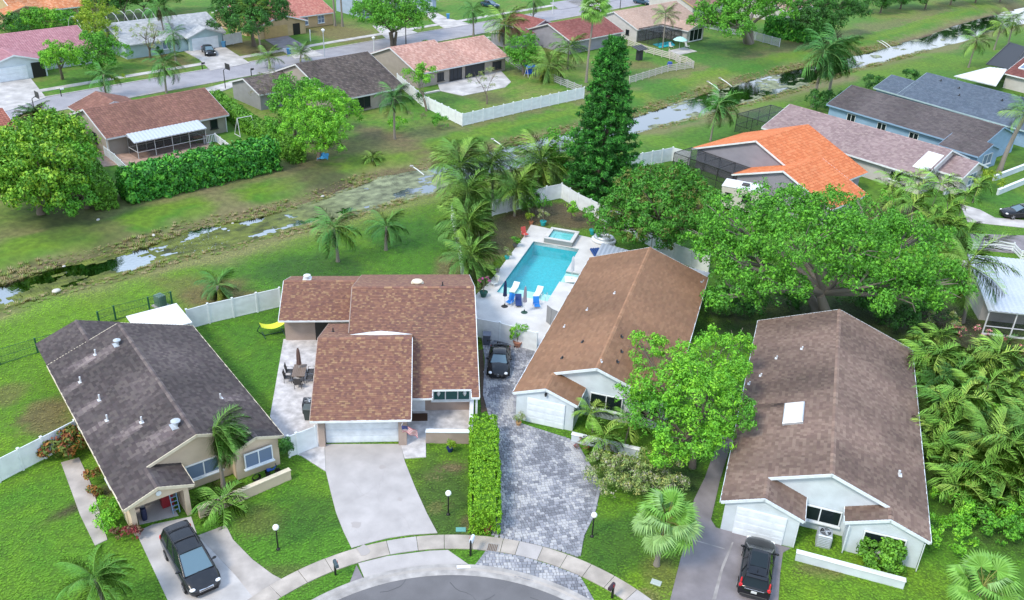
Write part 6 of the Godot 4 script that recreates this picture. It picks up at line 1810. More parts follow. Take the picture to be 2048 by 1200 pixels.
	palm("fan_palm", "fan palm with big round leaves on the lawn by the driveway", "", spot(9.25, -39.77), 3.4, "fan", 24, 1.0, {"r": 0.16, "high": 1.35, "low": -0.75, "lean": Vector3(0.15, 0, 0)})
	palm("fan_palm", "windblown fan palm in the lower right corner", "", spot(26.36, -36.57), 2.4, "fan", 22, 1.0, {"wind": Vector3(0.25, 0, -0.1), "low": -0.6})
	palm("bed_palm", "feathery palm in front of the white low wall at the tan roofed house", "", spot(6.71, -49.72), 1.5, "areca", 14, 0.9, {"r": 0.06, "low": -0.2})
	palm("bed_palm", "second feathery palm further right at the white low wall", "", spot(8.40, -51.23), 1.7, "areca", 12, 0.85, {"r": 0.06, "low": -0.2})
	palm("bed_palm", "thin feathery palm under the window of the tan roofed house", "", spot(6.18, -52.53), 1.8, "areca", 12, 0.8, {"r": 0.05, "low": -0.1})
	var grp := "coconut palms along the white pool fence"
	palm("coconut_palm", "yellowish coconut palm at the near end of the white pool fence", grp, spot(-3.75, -75.53), 2.6, "coconut", 32, 0.95, {"old": 3, "lean": Vector3(-0.2, 0, 0.3)})
	palm("coconut_palm", "coconut palm second from the near end of the pool fence", grp, spot(-4.50, -81.47), 3.0, "coconut", 32, 1.05, {"old": 2})
	palm("coconut_palm", "dense coconut palm in the middle of the row at the pool fence", grp, spot(-4.93, -85.91), 4.6, "coconut", 32, 1.15)
	palm("coconut_palm", "dark coconut palm left at the far end of the pool fence", grp, spot(-5.53, -90.88), 5.6, "coconut", 32, 1.2, {"lean": Vector3(-0.6, 0, 0)})
	palm("coconut_palm", "coconut palm between the two tallest at the pool fence corner", grp, spot(-2.59, -92.61), 5.4, "coconut", 32, 1.1)
	palm("coconut_palm", "coconut palm with bare lower trunk inside the pool fence corner", grp, spot(-0.13, -91.20), 3.32, "coconut", 32, 1.05, {"r": 0.12})
	palm("coconut_palm", "tallest coconut palm with orange tipped fronds beside the pine", "", spot(2.48, -100.01), 3.10, "coconut", 32, 1.35, {"old": 3, "r": 0.22})
	palm("coconut_palm", "drooping coconut palm at the right end of the big tree", "", spot(40.63, -71.38), 5.6, "coconut", 16, 1.35, {"old": 3, "lean": Vector3(-0.8, 0, -0.4), "low": -0.6})
	areca("tall reddish feathery palm clump behind the spreading tree", spot(43.34, -89.45), 6.0, 40, 1.25, "feathery clumps behind the big tree", "feather_palm", "areca", 1.8)
	areca("second feathery palm clump nearer the curved driveway", spot(46.17, -88.47), 5.2, 34, 1.2, "feathery clumps behind the big tree", "feather_palm", "areca", 1.6)
	areca("feathery palm clump beside the mauve grey house corner", spot(43.59, -97.05), 4.2, 30, 1.1, "feathery clumps behind the big tree", "feather_palm", "areca", 1.4)
	palm("small_palm", "young palm at the white wall of the mauve grey house", "", spot(54.33, -101.30), 2.2, "areca", 10, 0.9, {"r": 0.07})
	leafy("garden_bush", "lime bush in front of the charcoal roof's end wall", "bush", "", spot(58.50, -106.67), [[spot(57.84, -106.39, 1.2), 1.4], [spot(59.00, -106.36, 1), 1.2]], "lime", 0.9, 0.9, 0.0)
	var spots := [[spot(34.50, -63.41), 2.6, "rearmost, beside the worn roof's far corner"], [spot(35.89, -61.30), 2.6, "near the oleanders at the back of the thicket"], [spot(37.17, -59.64), 2.6, "back right of the thicket, behind the oleanders"], [spot(33.24, -57.65), 2.8, "against the worn roof's right eave, toward the back"], [spot(34.96, -55.84), 3.0, "tall one in the middle of the thicket"], [spot(37.59, -56.67), 3.0, "at the right outer side, middle of the thicket"], [spot(31.64, -53.17), 2.8, "against the middle of the worn roof's right eave"], [spot(33.48, -51.57), 3.0, "centre front of the thicket"], [spot(36.13, -52.32), 3.0, "at the right edge of the picture, centre"], [spot(30.67, -49.47), 2.8, "front left, close to the gable"], [spot(32.33, -47.76), 3.0, "front centre above the bright bushes"], [spot(34.83, -48.44), 2.8, "front right at the picture edge"], [spot(30.01, -46.62), 2.4, "lowest, beside the white gable wall"], [spot(32.67, -45.58), 2.6, "lowest right, above the fan palm"], [spot(33.19, -60.03), 2.2, "small one at the worn roof's eave near its far end"], [spot(40.09, -63.48), 1.8, "small one beside the pink oleander"], [spot(30.27, -51.07), 2.2, "small one touching the roof above the right wing"]]
	for i in spots.size():
		var q: Array = spots[i]
		areca("arching areca palm clump, %s" % q[2], q[0], q[1] * [1.0, 0.75, 1.3, 0.9][i % 4], [46, 40, 54][i % 3], [1.05, 0.85, 1.2, 0.95][i % 4], "areca palms beside the right hand house", "areca_palm", ["areca", "areca", "areca", "areca_dark"][i % 4], 0.8)
	for q in [[spot(35.87, -59.54), "lime", "yellow green shrub between the areca palms at the back"], [spot(35.63, -53.75), "bright", "bright shrub between the areca palms, right of the middle"], [spot(33.18, -53.57), "green", "green shrub between the areca palms near the roof"], [spot(39.62, -59.14), "lime", "yellow green shrub at the right edge among the areca palms"]]:
		leafy("thicket_shrub", q[2], "bush", "shrubs among the areca palms", q[0], [[q[0] + Vector3(0, 1.5, 0), 1.2], [q[0] + Vector3(0.9, 1.2, 0.5), 0.9]], q[1], 1.2, 0.9, 0.0)
	palm("thicket_palm", "larger palm with long golden fronds among the areca palms", "", spot(32.61, -49.33), 3.2, "coconut", 18, 0.95, {"old": 5, "r": 0.12})
	palm("thicket_palm", "larger palm with long fronds at the right edge of the areca thicket", "", spot(35.14, -49.24), 3.4, "coconut", 18, 0.95, {"old": 3, "r": 0.12})
	# --- palms beyond the canal
	palm("royal_palm", "slim palm in the backyard of the dark tile house", "", spot(-16.53, -115.32), 5.60, "queen", 16, 1.05, {"low": -0.6, "dead": 2})
	palm("tall_fan_palm", "very tall slender palm rising right of the pink tile house", "", spot(10.62, -148.17), 11.97, "fan", 26, 1.35, {"low": -0.8, "dead": 5, "r": 0.2, "lean": Vector3(0.5, 0, 0)})
	palm("coconut_palm", "broad coconut palm at the street behind the pink tile house", "", spot(-3.47, -167.75), 4.85, "coconut", 18, 1.5, {"old": 3, "r": 0.2})
	palm("coconut_palm", "coconut palm with yellow lower fronds beside the grey board fence", "", spot(4.27, -148.06), 2.6, "coconut", 16, 1.35, {"old": 6, "high": 1.35})
	palm("coconut_palm", "second bushy coconut palm behind the yellow fronded one", "", spot(7.85, -156.54), 3.6, "coconut", 14, 1.3, {"high": 1.2})
	palm("street_palm", "skirted palm at the kerb above the pink tile roof", "", spot(-9.74, -179.08), 4.91, "queen", 16, 1.0, {"low": -1.1, "r": 0.2})
	palm("street_palm", "skirted palm at the kerb further right at the top", "", spot(1.86, -195.84), 4.08, "queen", 14, 1.0, {"low": -1.0, "r": 0.2})
	palm("street_palm", "coconut palm with long leaning trunk beside the tan driveway", "", spot(-45.89, -159.08), 6.48, "coconut", 18, 1.2, {"lean": Vector3(-0.8, 0, 0.2)})
	palm("street_palm", "fluffy palm standing at the street left of the basketball hoop", "", spot(-52.74, -131.81), 4.31, "queen", 18, 1.15, {"low": -0.9, "dead": 2})
	palm("street_palm", "palm rising behind the brown tile roof's left end", "", spot(-60.10, -128.00), 3.35, "queen", 14, 1.05, {"low": -1.0})
	palm("street_palm", "palm in front of the aqua house with reddish dead fronds", "", spot(-57.49, -149.50), 4.65, "queen", 14, 1.0, {"low": -0.9, "dead": 2})
	palm("street_palm", "tall palm behind the grey roof's middle", "", spot(-61.95, -157.58), 7.24, "queen", 14, 1.2, {"low": -0.6, "dead": 5})
	palm("street_palm", "young coconut palm at the kerb by the hoop", "", spot(-41.39, -148.00), 2.0, "coconut", 12, 0.9)
	palm("street_palm", "short bushy palm left of the street light", "", spot(-37.59, -153.04), 1.4, "coconut", 14, 0.85, {"high": 1.4, "low": 0.2})
	for q in [[spot(-37.45, -182.61), "left of the twin bare palm trunks beside the salmon house"], [spot(-35.93, -182.46), "right of the twin bare palm trunks beside the salmon house"]]:
		palm("tall_palm", q[1], "twin palms beside the salmon house", q[0], 9.5, "coconut", 12, 1.1, {"r": 0.2})
	palm("lone_palm", "slim palm in front of the beige roofed house", "", spot(26.73, -175.84), 6.15, "coconut", 14, 0.95, {"r": 0.12, "low": -0.4})
	palm("bushy_palm", "big windblown cluster of palms at the canal bank, left stem", "windblown palms at the canal bank", spot(45.55, -139.18), 8.51, "queen", 26, 1.75, {"wind": Vector3(0.35, 0, 0.1), "low": -1.0, "dead": 6, "r": 0.24})
	palm("bushy_palm", "big windblown cluster of palms at the canal bank, right stem", "windblown palms at the canal bank", spot(49.25, -143.91), 8.11, "queen", 24, 1.7, {"wind": Vector3(0.45, 0, 0.2), "low": -1.0, "dead": 4, "r": 0.24})
	leafy("bank_shrub", "green undergrowth at the foot of the windblown palm cluster", "bush", "", spot(47.59, -139.49), [[spot(45.21, -137.69, 1.6), 1.9], [spot(48.46, -139.45, 1.4), 1.8]], "dark", 0.7, 1.2, 0.0)
	palm("bushy_palm", "single windblown palm on the canal lawn behind the orange house", "", spot(26.35, -120.31), 5.19, "queen", 16, 1.25, {"wind": Vector3(0.6, 0, 0.2), "low": -0.9, "dead": 4, "r": 0.13})
	for q in [[spot(83.30, -170.75), "leftmost"], [spot(95.39, -187.05), "middle"], [spot(100.19, -191.51), "rightmost"]]:
		palm("bank_palm", "%s of three shaggy palms on the upper right canal bank" % q[1], "three palms on the canal bank", q[0], 5.1, "coconut", 14, 1.05, {"low": -0.7, "dead": 3, "r": 0.15})
	palm("edge_palm", "tall dark trunked palm at the right edge beside the blue wall", "", spot(62.57, -112.47), 7.99, "coconut", 14, 1.1, {"r": 0.3, "lean": Vector3(1.2, 0, 0), "low": -0.3})
	areca("bushy date palm beyond the brown tile house on the left", spot(-63.10, -113.05), 2.0, 60, 1.25, "", "date_palm", "phoenix", 0.5)
	palm("small_palm", "tiny light green palm shrub on the far canal bank", "", spot(-18.08, -106.54), 0.3, "areca", 12, 0.8, {"r": 0.08, "low": 0.1})
	for q in [[spot(-17.81, -165.85), "green", "small shrub under the street oak"], [spot(-65.01, -149.18), "green", "shrub at the aqua house wall"], [spot(-61.47, -136.28), "lime", "yellow green sapling at the far sidewalk"], [spot(-36.50, -150.84), "sage", "white flowered shrub by the dark tile roof"], [spot(-61.68, -153.26), "dark", "dark shrub right of the airy tree"]]:
		leafy("kerb_shrub", q[2], "bush", "shrubs along the far street", q[0], [[q[0] + Vector3(0, 0.8, 0), 1.0]], q[1], 0.8, 0.9, 0.0)
	for q in [[spot(66.89, -155.82), "dark shrub between charcoal and slate roofs"], [spot(58.72, -151.96), "dark shrub at the canal end of the charcoal roof"]]:
		leafy("roof_side_shrub", q[1], "bush", "shrubs at the canal ends of the right hand houses", q[0], [[q[0] + Vector3(0, 1.2, 0), 1.6], [q[0] + Vector3(1.4, 1.0, 0.6), 1.3]], "dark", 0.8, 1.1, 0.0)
	# tufts of longer grass
	tufts()


func lobes_at(p: Vector3, r: float, h: float) -> Array:
	return [[p + Vector3(0, h, 0), r], [p + Vector3(r * 0.7, h * 1.3, -r * 0.4), r * 0.9], [p + Vector3(-r * 0.6, h * 0.75, r * 0.4), r * 0.8]]


func tufts() -> void:
	var g := Geo.new()
	for i in 7:
		var a := TAU * i / 7.0
		var d := Vector3(cos(a), 0, sin(a))
		var s := d.cross(Vector3.UP) * 0.02
		g.tri(d * 0.03 - s, d * 0.03 + s, d * 0.10 + Vector3(0, 0.085, 0))
	for i in g.n.size(): g.n[i] = Vector3(g.n[i].x * 0.3, 1, g.n[i].z * 0.3).normalized()
	var m := g.mesh()
	var at: Array[Transform3D] = []
	var cs: Array[Color] = []
	for i in 220000:
		var p := Vector3(rng.randf_range(-46, 40), 0, 0)
		p.z = -33.0 - 68.0 * pow(rng.randf(), 1.3)
		p.x *= (-p.z / 52.0)
		var gap := canal_gap(p)
		if gap.x < 1.5: continue
		var bare := false
		var f := Vector2(p.x, p.z)
		for q in paved:
			if q[0].has_point(f) and Geometry2D.is_point_in_polygon(f, q[1]):
				bare = true
				break
		if bare: continue
		p.y = ground_height(gap) - 0.01
		at.append(Transform3D(Basis(Vector3.UP, rng.randf() * TAU).scaled(Vector3.ONE * rng.randf_range(0.45, 0.95)), p))
		cs.append(shade(grass_color(p.x, p.z, gap), 0.16))
	reeds(m)
	var mm := MultiMesh.new()
	mm.transform_format = MultiMesh.TRANSFORM_3D
	mm.use_colors = true
	mm.mesh = m
	mm.instance_count = at.size()
	for i in at.size():
		mm.set_instance_transform(i, at[i]); mm.set_instance_color(i, cs[i])
	var o := MultiMeshInstance3D.new()
	o.name = "grass_tufts"
	o.multimesh = mm
	o.material_override = M.foliage
	o.set_meta("kind", "stuff")
	add_child(o)


func reeds(m: ArrayMesh) -> void:       # ragged growth at both water edges
	var mm := MultiMesh.new()
	mm.transform_format = MultiMesh.TRANSFORM_3D
	mm.use_colors = true
	mm.mesh = m
	mm.instance_count = 9000
	for i in 9000:
		var t := rng.randf_range(near_bank.low, minf(near_bank.high - 2.0, 190.0))
		var d := pow(rng.randf(), 2.0) * 1.8 - 0.3
		var s := bank(near_bank, t) - d if i % 3 == 0 else bank(far_bank, t) + d * 1.3
		var p := ground_at(AXIS * t + SIDE * s)
		var k := rng.randf_range(1.2, 3.2) * clampf(0.7 + 1.4 * noise_a.get_noise_2d(t * 2.0, float(i % 3)), 0.3, 1.4)
		mm.set_instance_transform(i, Transform3D(Basis(Vector3.UP, rng.randf() * TAU).scaled(Vector3(k, k * 1.1, k)), p))
		mm.set_instance_color(i, shade([Color(0.20, 0.25, 0.05), Color(0.30, 0.24, 0.11), Color(0.15, 0.26, 0.04), Color(0.38, 0.31, 0.17)][rng.randi() % 4], 0.25))
	var o := MultiMeshInstance3D.new()
	o.name = "bank_reeds"
	o.multimesh = mm
	o.material_override = M.foliage
	o.set_meta("kind", "stuff")
	add_child(o)


# ---------------------------------------------------------------- vehicles (front towards local +z)
func smooth(g: Geo, limit := 0.62) -> void:
	var at := {}
	for i in g.v.size():
		var k := Vector3i((g.v[i] * 500.0).round())
		if not at.has(k): at[k] = []
		at[k].append(i)
	var out := g.n.duplicate()
	for k in at:
		for i in at[k]:
			var m := Vector3.ZERO
			for j in at[k]:
				if g.n[i].dot(g.n[j]) > limit: m += g.n[j]
			out[i] = m.normalized()
	g.n = out


func loft(rows: Array) -> Geo:       # rows of points from the right sill over the top to the left sill, rear to front
	var g := Geo.new()
	for i in rows.size() - 1:
		for j in rows[i].size() - 1:
			g.quad(rows[i + 1][j], rows[i][j], rows[i][j + 1], rows[i + 1][j + 1])
	for e in [[0, false], [rows.size() - 1, true]]:
		var r: Array = rows[e[0]]
		for j in range(1, r.size() - 1):
			if e[1]: g.tri(r[0], r[j], r[j + 1])
			else: g.tri(r[0], r[j + 1], r[j])
	return g


func car(called: String, label: String, category: String, at: Vector3, turn: float, paint: String, q: Dictionary) -> Node3D:
	var t := thing(called, label, category, at, turn)
	var rows := []
	for s in q.sections:              # z, half width, bottom, waist, top, crown
		var w: float = s[1]
		var right := [Vector3(w * 0.9, s[2], s[0]), Vector3(w * 0.98, s[2] + 0.1, s[0]), Vector3(w, lerpf(s[2], s[3], 0.55), s[0]), Vector3(w * 0.97, s[3], s[0]), Vector3(w * 0.86, lerpf(s[3], s[4], 0.75), s[0]), Vector3(w * 0.5, s[4], s[0]), Vector3(0, s[4] + s[5], s[0])]
		var row := right.duplicate()
		for k in range(right.size() - 2, -1, -1): row.append(right[k] * Vector3(-1, 1, 1))
		rows.append(row)
	var body := loft(rows)
	smooth(body)
	part("body", body, M[paint], t)
	# cabin
	var c: Array = q.cabin            # rear base z, rear top z, front top z, front base z, base y, roof y, half width base, half width top, base y front
	var wb: float = c[6]
	var wt: float = c[7]
	var rb := Vector3(wb * 0.92, c[4], c[0])
	var rt := Vector3(wt * 0.93, c[5] - 0.03, c[1])
	var ft := Vector3(wt * 0.93, c[5] - 0.03, c[2])
	var fb := Vector3(wb * 0.9, c[8], c[3])
	var mb := Vector3(wb, (c[4] + c[8]) / 2, lerpf(c[0], c[3], 0.5))
	var mt := Vector3(wt, c[5], lerpf(c[1], c[2], 0.5))
	var flip := Vector3(-1, 1, 1)
	var ws := Geo.new()
	ws.quad(fb * flip, fb, ft, ft * flip)
	part("windshield", ws, M[q.get("glass", "glass")], t)
	var rw := Geo.new()
	rw.quad(rb, rb * flip, rt * flip, rt)
	part("rear_window", rw, M.glass, t)
	for e in [Vector3.ONE, flip]:
		var cuts: Array = q.get("cuts", [0.0, 0.5, 1.0])
		for i in cuts.size() - 1:
			var a0 := rb.lerp(mb, cuts[i] * 2.0) if cuts[i] < 0.5 else mb.lerp(fb, cuts[i] * 2.0 - 1.0)
			var a1 := rb.lerp(mb, cuts[i + 1] * 2.0) if cuts[i + 1] <= 0.5 else mb.lerp(fb, cuts[i + 1] * 2.0 - 1.0)
			var b0 := rt.lerp(mt, cuts[i] * 2.0) if cuts[i] < 0.5 else mt.lerp(ft, cuts[i] * 2.0 - 1.0)
			var b1 := rt.lerp(mt, cuts[i + 1] * 2.0) if cuts[i + 1] <= 0.5 else mt.lerp(ft, cuts[i + 1] * 2.0 - 1.0)
			var sw := Geo.new()
			if e.x > 0: sw.quad(a1 * e, a0 * e, b0 * e, b1 * e)
			else: sw.quad(a0 * e, a1 * e, b1 * e, b0 * e)
			part("side_window", sw, M.glass, t)
			if i:
				var pl := Geo.new()
				pl.tube([a0 * e, b0 * e], [0.045, 0.035], 5)
				part("pillar", pl, M[paint], t)
		for pq in [[rb, rt], [fb, ft]]:
			var pp := Geo.new()
			pp.tube([pq[0] * e, pq[1] * e], [0.06, 0.045], 6)
			part("pillar", pp, M[paint], t)
	var roof_rows := []
	for k in 7:
		var f := k / 6.0
		var z := lerpf(c[1] - 0.05, c[2] + 0.04, f)
		var hw := lerpf(wt * 0.95, wt, 1.0 - absf(f * 2.0 - 1.0))
		var y: float = c[5] + 0.05 * (1.0 - pow(f * 2.0 - 1.0, 2.0))
		roof_rows.append([Vector3(hw, c[5] - 0.05, z), Vector3(hw * 0.95, y - 0.0, z), Vector3(hw * 0.5, y + 0.035, z), Vector3(0, y + 0.045, z), Vector3(-hw * 0.5, y + 0.035, z), Vector3(-hw * 0.95, y, z), Vector3(-hw, c[5] - 0.05, z)])
	var roof := loft(roof_rows)
	smooth(roof)
	part("roof", roof, M[q.get("roof_paint", paint)], t)
	if q.get("rails", false):
		for e in [-1.0, 1.0]:
			var rl := Geo.new()
			rl.tube([Vector3(e * wt * 0.86, c[5] + 0.1, c[1] + 0.2), Vector3(e * wt * 0.88, c[5] + 0.13, (c[1] + c[2]) / 2), Vector3(e * wt * 0.86, c[5] + 0.1, c[2] - 0.3)], [0.025, 0.025, 0.025], 5)
			part("roof_rail", rl, M.dark_metal, t)
		for z in q.get("bars", []):
			var br := Geo.new()
			br.box(Vector3(0, c[5] + 0.13, z), Vector3(wt * 1.74, 0.03, 0.07))
			part("roof_bar", br, M.dark_metal, t)
	# wheels
	var wr: float = q.get("wheel", 0.34)
	for z in q.axles:
		for e in [-1.0, 1.0]:
			var ty := Geo.new()
			var wx: float = e * (q.track - 0.08)
			ty.tube([Vector3(wx - 0.11, wr, z), Vector3(wx - 0.09, wr, z), Vector3(wx + 0.09, wr, z), Vector3(wx + 0.11, wr, z)], [wr * 0.85, wr, wr, wr * 0.85], 18)
			var wheel := part("wheel", ty, M.tyre, t)
			var ri := Geo.new()
			for k in 5:
				var a := TAU * k / 5
				ri.box(Vector3(wx + e * 0.115, wr + sin(a) * wr * 0.35, z + cos(a) * wr * 0.35), Vector3(0.02, wr * 0.16, wr * 0.6), Basis(Vector3.RIGHT, -a))
			ri.tube([Vector3(wx + e * 0.1, wr, z), Vector3(wx + e * 0.108, wr, z)], [wr * 0.66, wr * 0.66], 14)
			part("rim", ri, M.rim, wheel)
	for l in q.lights:                # kind, centre, half size, tilt
		for e in [-1.0, 1.0]:
			var g := Geo.new()
			g.ball(l[1] * Vector3(e, 1, 1), l[2], 6, 10)
			part(l[0], g, M["red_lens" if l[0] == "tail_light" else "headlight"], t)
	for e in [-1.0, 1.0]:
		var mi := Geo.new()
		mi.ball(Vector3(e * (wb + 0.13), c[8] + 0.12, c[3] - 0.45), Vector3(0.13, 0.085, 0.07), 6, 8)
		mi.tube([Vector3(e * wb * 0.93, c[8] + 0.05, c[3] - 0.42), Vector3(e * (wb + 0.08), c[8] + 0.1, c[3] - 0.44)], [0.03, 0.03], 5)
		part("mirror", mi, M[paint], t)
	for gq in q.get("extras", []):
		var g := Geo.new()
		g.soft_box(gq[1] - Vector3(0, gq[2].y / 2, 0) + Vector3(0, gq[2].y / 2, 0), gq[2], minf(0.015, gq[2].y * 0.3))
		part(gq[0], g, M[gq[3]], t)
	return t


func build_vehicles() -> void:
	mat("plate", Color(0.6, 0.62, 0.62), 0.5)
	mat("sky_glass", Color(0.10, 0.17, 0.21), 0.06, null, 1, null, 1, {"metallic_specular": 1.0})
	var van := {"sections": [[-2.5, 0.78, 0.35, 0.9, 1.0, 0.02], [-2.42, 0.93, 0.28, 0.95, 1.05, 0.02], [-1.5, 0.98, 0.22, 1.0, 1.06, 0.0], [0.6, 0.98, 0.22, 0.98, 1.04, 0.0], [1.3, 0.97, 0.22, 0.93, 1.03, 0.03], [1.9, 0.94, 0.22, 0.8, 0.93, 0.04], [2.35, 0.84, 0.25, 0.68, 0.76, 0.04], [2.52, 0.66, 0.3, 0.58, 0.62, 0.03]],
		"cabin": [-2.38, -2.15, 0.35, 1.5, 1.03, 1.72, 0.92, 0.72, 1.02], "cuts": [0.0, 0.3, 0.62, 1.0], "axles": [-1.5, 1.55], "track": 0.98, "glass": "sky_glass", "rails": true, "bars": [-1.6, -0.6], "roof_paint": "car_grey",
		"lights": [["headlight", Vector3(0.68, 0.68, 2.3), Vector3(0.2, 0.09, 0.14)], ["tail_light", Vector3(0.86, 0.95, -2.42), Vector3(0.08, 0.22, 0.06)]],
		"extras": [["grille", Vector3(0, 0.58, 2.5), Vector3(0.8, 0.14, 0.06), "chrome"], ["grille_bar", Vector3(0, 0.58, 2.535), Vector3(0.72, 0.04, 0.02), "black"], ["bumper", Vector3(0, 0.36, 2.46), Vector3(1.3, 0.16, 0.12), "car_black"], ["hood_seam", Vector3(0, 1.03, 1.52), Vector3(1.5, 0.015, 0.03), "black"]]}
	car("minivan", "black minivan parked in front of the open garage", "minivan", spot(-17.70, -37.89), deg_to_rad(38), "car_grey", van)
	var suv := {"sections": [[-2.28, 0.74, 0.4, 0.85, 0.95, 0.02], [-2.2, 0.9, 0.32, 0.95, 1.03, 0.02], [-1.4, 0.93, 0.24, 1.0, 1.06, 0.0], [0.5, 0.93, 0.24, 1.0, 1.06, 0.0], [1.1, 0.93, 0.24, 0.98, 1.06, 0.03], [1.8, 0.9, 0.24, 0.88, 1.0, 0.04], [2.2, 0.8, 0.28, 0.74, 0.86, 0.04], [2.32, 0.64, 0.32, 0.66, 0.72, 0.03]],
		"cabin": [-2.2, -1.75, 0.25, 1.25, 1.03, 1.62, 0.87, 0.66, 1.04], "cuts": [0.0, 0.3, 0.62, 1.0], "axles": [-1.32, 1.34], "track": 0.93, "rails": true,
		"lights": [["headlight", Vector3(0.66, 0.8, 2.12), Vector3(0.2, 0.07, 0.12)], ["tail_light", Vector3(0.78, 0.98, -2.17), Vector3(0.12, 0.16, 0.08)], ["tail_light", Vector3(0.79, 1.25, -2.1), Vector3(0.06, 0.26, 0.1)]],
		"extras": [["licence_plate", Vector3(0, 0.75, -2.3), Vector3(0.32, 0.16, 0.02), "plate"], ["chrome_strip", Vector3(0, 0.9, -2.27), Vector3(1.1, 0.04, 0.03), "chrome"], ["bumper", Vector3(0, 0.42, -2.26), Vector3(1.5, 0.18, 0.1), "dark_metal"], ["roof_spoiler", Vector3(0, 1.6, -1.9), Vector3(1.2, 0.04, 0.3), "car_black"], ["sunroof", Vector3(0, 1.712, -0.6), Vector3(0.9, 0.015, 1.2), "glass"], ["antenna", Vector3(0, 1.73, -1.55), Vector3(0.04, 0.08, 0.14), "car_black"]]}
	car("black_suv", "black sport utility vehicle with red tail lights on the dark driveway", "suv", spot(15.04, -39.39), deg_to_rad(180 - 17.5), "car_black", suv)
	var coupe := {"sections": [[-2.02, 0.62, 0.4, 0.7, 0.82, 0.02], [-1.9, 0.8, 0.3, 0.78, 0.9, 0.03], [-1.2, 0.88, 0.2, 0.82, 0.92, 0.0], [0.3, 0.87, 0.2, 0.8, 0.88, 0.0], [0.9, 0.87, 0.2, 0.76, 0.88, 0.03], [1.5, 0.84, 0.2, 0.66, 0.78, 0.05], [1.92, 0.72, 0.22, 0.56, 0.66, 0.05], [2.08, 0.45, 0.28, 0.48, 0.54, 0.03]],
		"cabin": [-1.5, -0.75, 0.1, 0.85, 0.9, 1.26, 0.78, 0.56, 0.88], "axles": [-1.2, 1.22], "track": 0.88, "wheel": 0.31, "glass": "sky_glass",
		"lights": [["headlight", Vector3(0.6, 0.6, 1.86), Vector3(0.16, 0.09, 0.17)], ["tail_light", Vector3(0.66, 0.74, -1.93), Vector3(0.16, 0.08, 0.06)]],
		"extras": [["grille", Vector3(0, 0.5, 2.06), Vector3(0.5, 0.14, 0.05), "black"], ["boot_line", Vector3(0, 0.93, -1.5), Vector3(1.1, 0.012, 0.03), "black"], ["rear_spoiler", Vector3(0, 0.95, -1.86), Vector3(1.1, 0.05, 0.14), "car_black"]]}
	var roadster := car("black_roadster", "black two seat convertible parked on the grey pavers beside the main house", "car", spot(-0.80, -60.72), deg_to_rad(-1), "car_black", coupe)
	var star := Geo.new()
	var ring := []
	var rr := []
	for i in 13:
		ring.append(Vector3(0.09 * cos(TAU * i / 12), 0.52 + 0.09 * sin(TAU * i / 12), 2.1)); rr.append(0.012)
	star.tube(ring, rr, 4, false)
	for k in 3: star.box(Vector3(0.04 * sin(TAU * k / 3), 0.52 + 0.04 * cos(TAU * k / 3), 2.1), Vector3(0.02, 0.085, 0.015), Basis(Vector3.FORWARD, TAU * k / 3))
	part("grille_emblem", star, M.chrome, roadster)
	for e in [-1.0, 1.0]:
		var hoop := Geo.new()
		hoop.tube([Vector3(e * 0.5, 0.9, -0.95), Vector3(e * 0.5, 1.2, -0.95), Vector3(e * 0.15, 1.24, -0.95)], [0.03, 0.03, 0.03], 5)
		part("roll_bar", hoop, M.dark_metal, roadster)
	var sedan := {"sections": [[-2.35, 0.68, 0.4, 0.75, 0.86, 0.02], [-2.2, 0.86, 0.3, 0.82, 0.94, 0.03], [-1.4, 0.91, 0.22, 0.86, 0.96, 0.0], [0.4, 0.91, 0.22, 0.85, 0.93, 0.0], [1.0, 0.9, 0.22, 0.82, 0.94, 0.03], [1.7, 0.88, 0.22, 0.72, 0.86, 0.05], [2.2, 0.76, 0.25, 0.6, 0.72, 0.05], [2.36, 0.5, 0.3, 0.52, 0.58, 0.03]],
		"cabin": [-1.75, -1.1, 0.15, 1.05, 0.94, 1.42, 0.84, 0.6, 0.92], "axles": [-1.4, 1.42], "track": 0.91, "glass": "sky_glass",
		"lights": [["headlight", Vector3(0.64, 0.66, 2.1), Vector3(0.18, 0.09, 0.16)], ["tail_light", Vector3(0.7, 0.8, -2.22), Vector3(0.18, 0.09, 0.08)]], "extras": [["grille", Vector3(0, 0.52, 2.34), Vector3(0.6, 0.14, 0.05), "black"]]}
	car("black_sedan", "black sedan on the curved driveway at the right edge", "car", spot(58.13, -97.35), deg_to_rad(-86), "car_black", sedan)
	car("black_sedan", "small dark sedan on the pale driveway of the aqua house", "car", spot(-54.08, -156.09), deg_to_rad(-32 + 60), "car_black", sedan)
	car("blue_car", "dark blue car at the top beyond the beige roofed house", "car", spot(27.68, -220.92), deg_to_rad(50), "car_blue", sedan)
	car("blue_car", "bright blue car half hidden behind the top coconut palm", "car", spot(-7.79, -209.12), deg_to_rad(50), "car_blue", sedan)
	# white camper trailer beside the orange roofed house
	var t := thing("camper_trailer", "white camper trailer with flat roof beside the orange roofed house", "trailer", spot(25.54, -96.06), deg_to_rad(-48 + 25))
	var g := Geo.new()
	g.soft_box(Vector3(0, 1.55, 0), Vector3(4.4, 2.5, 2.4), 0.1)
	part("body", g, mat("camper_side", Color(0.6, 0.57, 0.52), 0.5), t)
	var top := Geo.new()
	top.soft_box(Vector3(0, 2.85, 0), Vector3(4.5, 0.12, 2.5), 0.04)
	part("roof", top, M.rubber_membrane, t)
	var ac := Geo.new()
	ac.soft_box(Vector3(0.2, 3.02, 0), Vector3(0.8, 0.24, 0.6), 0.08)
	part("roof_vent", ac, M.dark_metal, t)
	window(t, Vector3(0.7, 1.8, 1.21), 1.0, 0.7, 0, 1, "glass", "dark_metal"); window(t, Vector3(-1.4, 1.8, 1.21), 0.7, 0.7, 0, 1, "glass", "dark_metal")
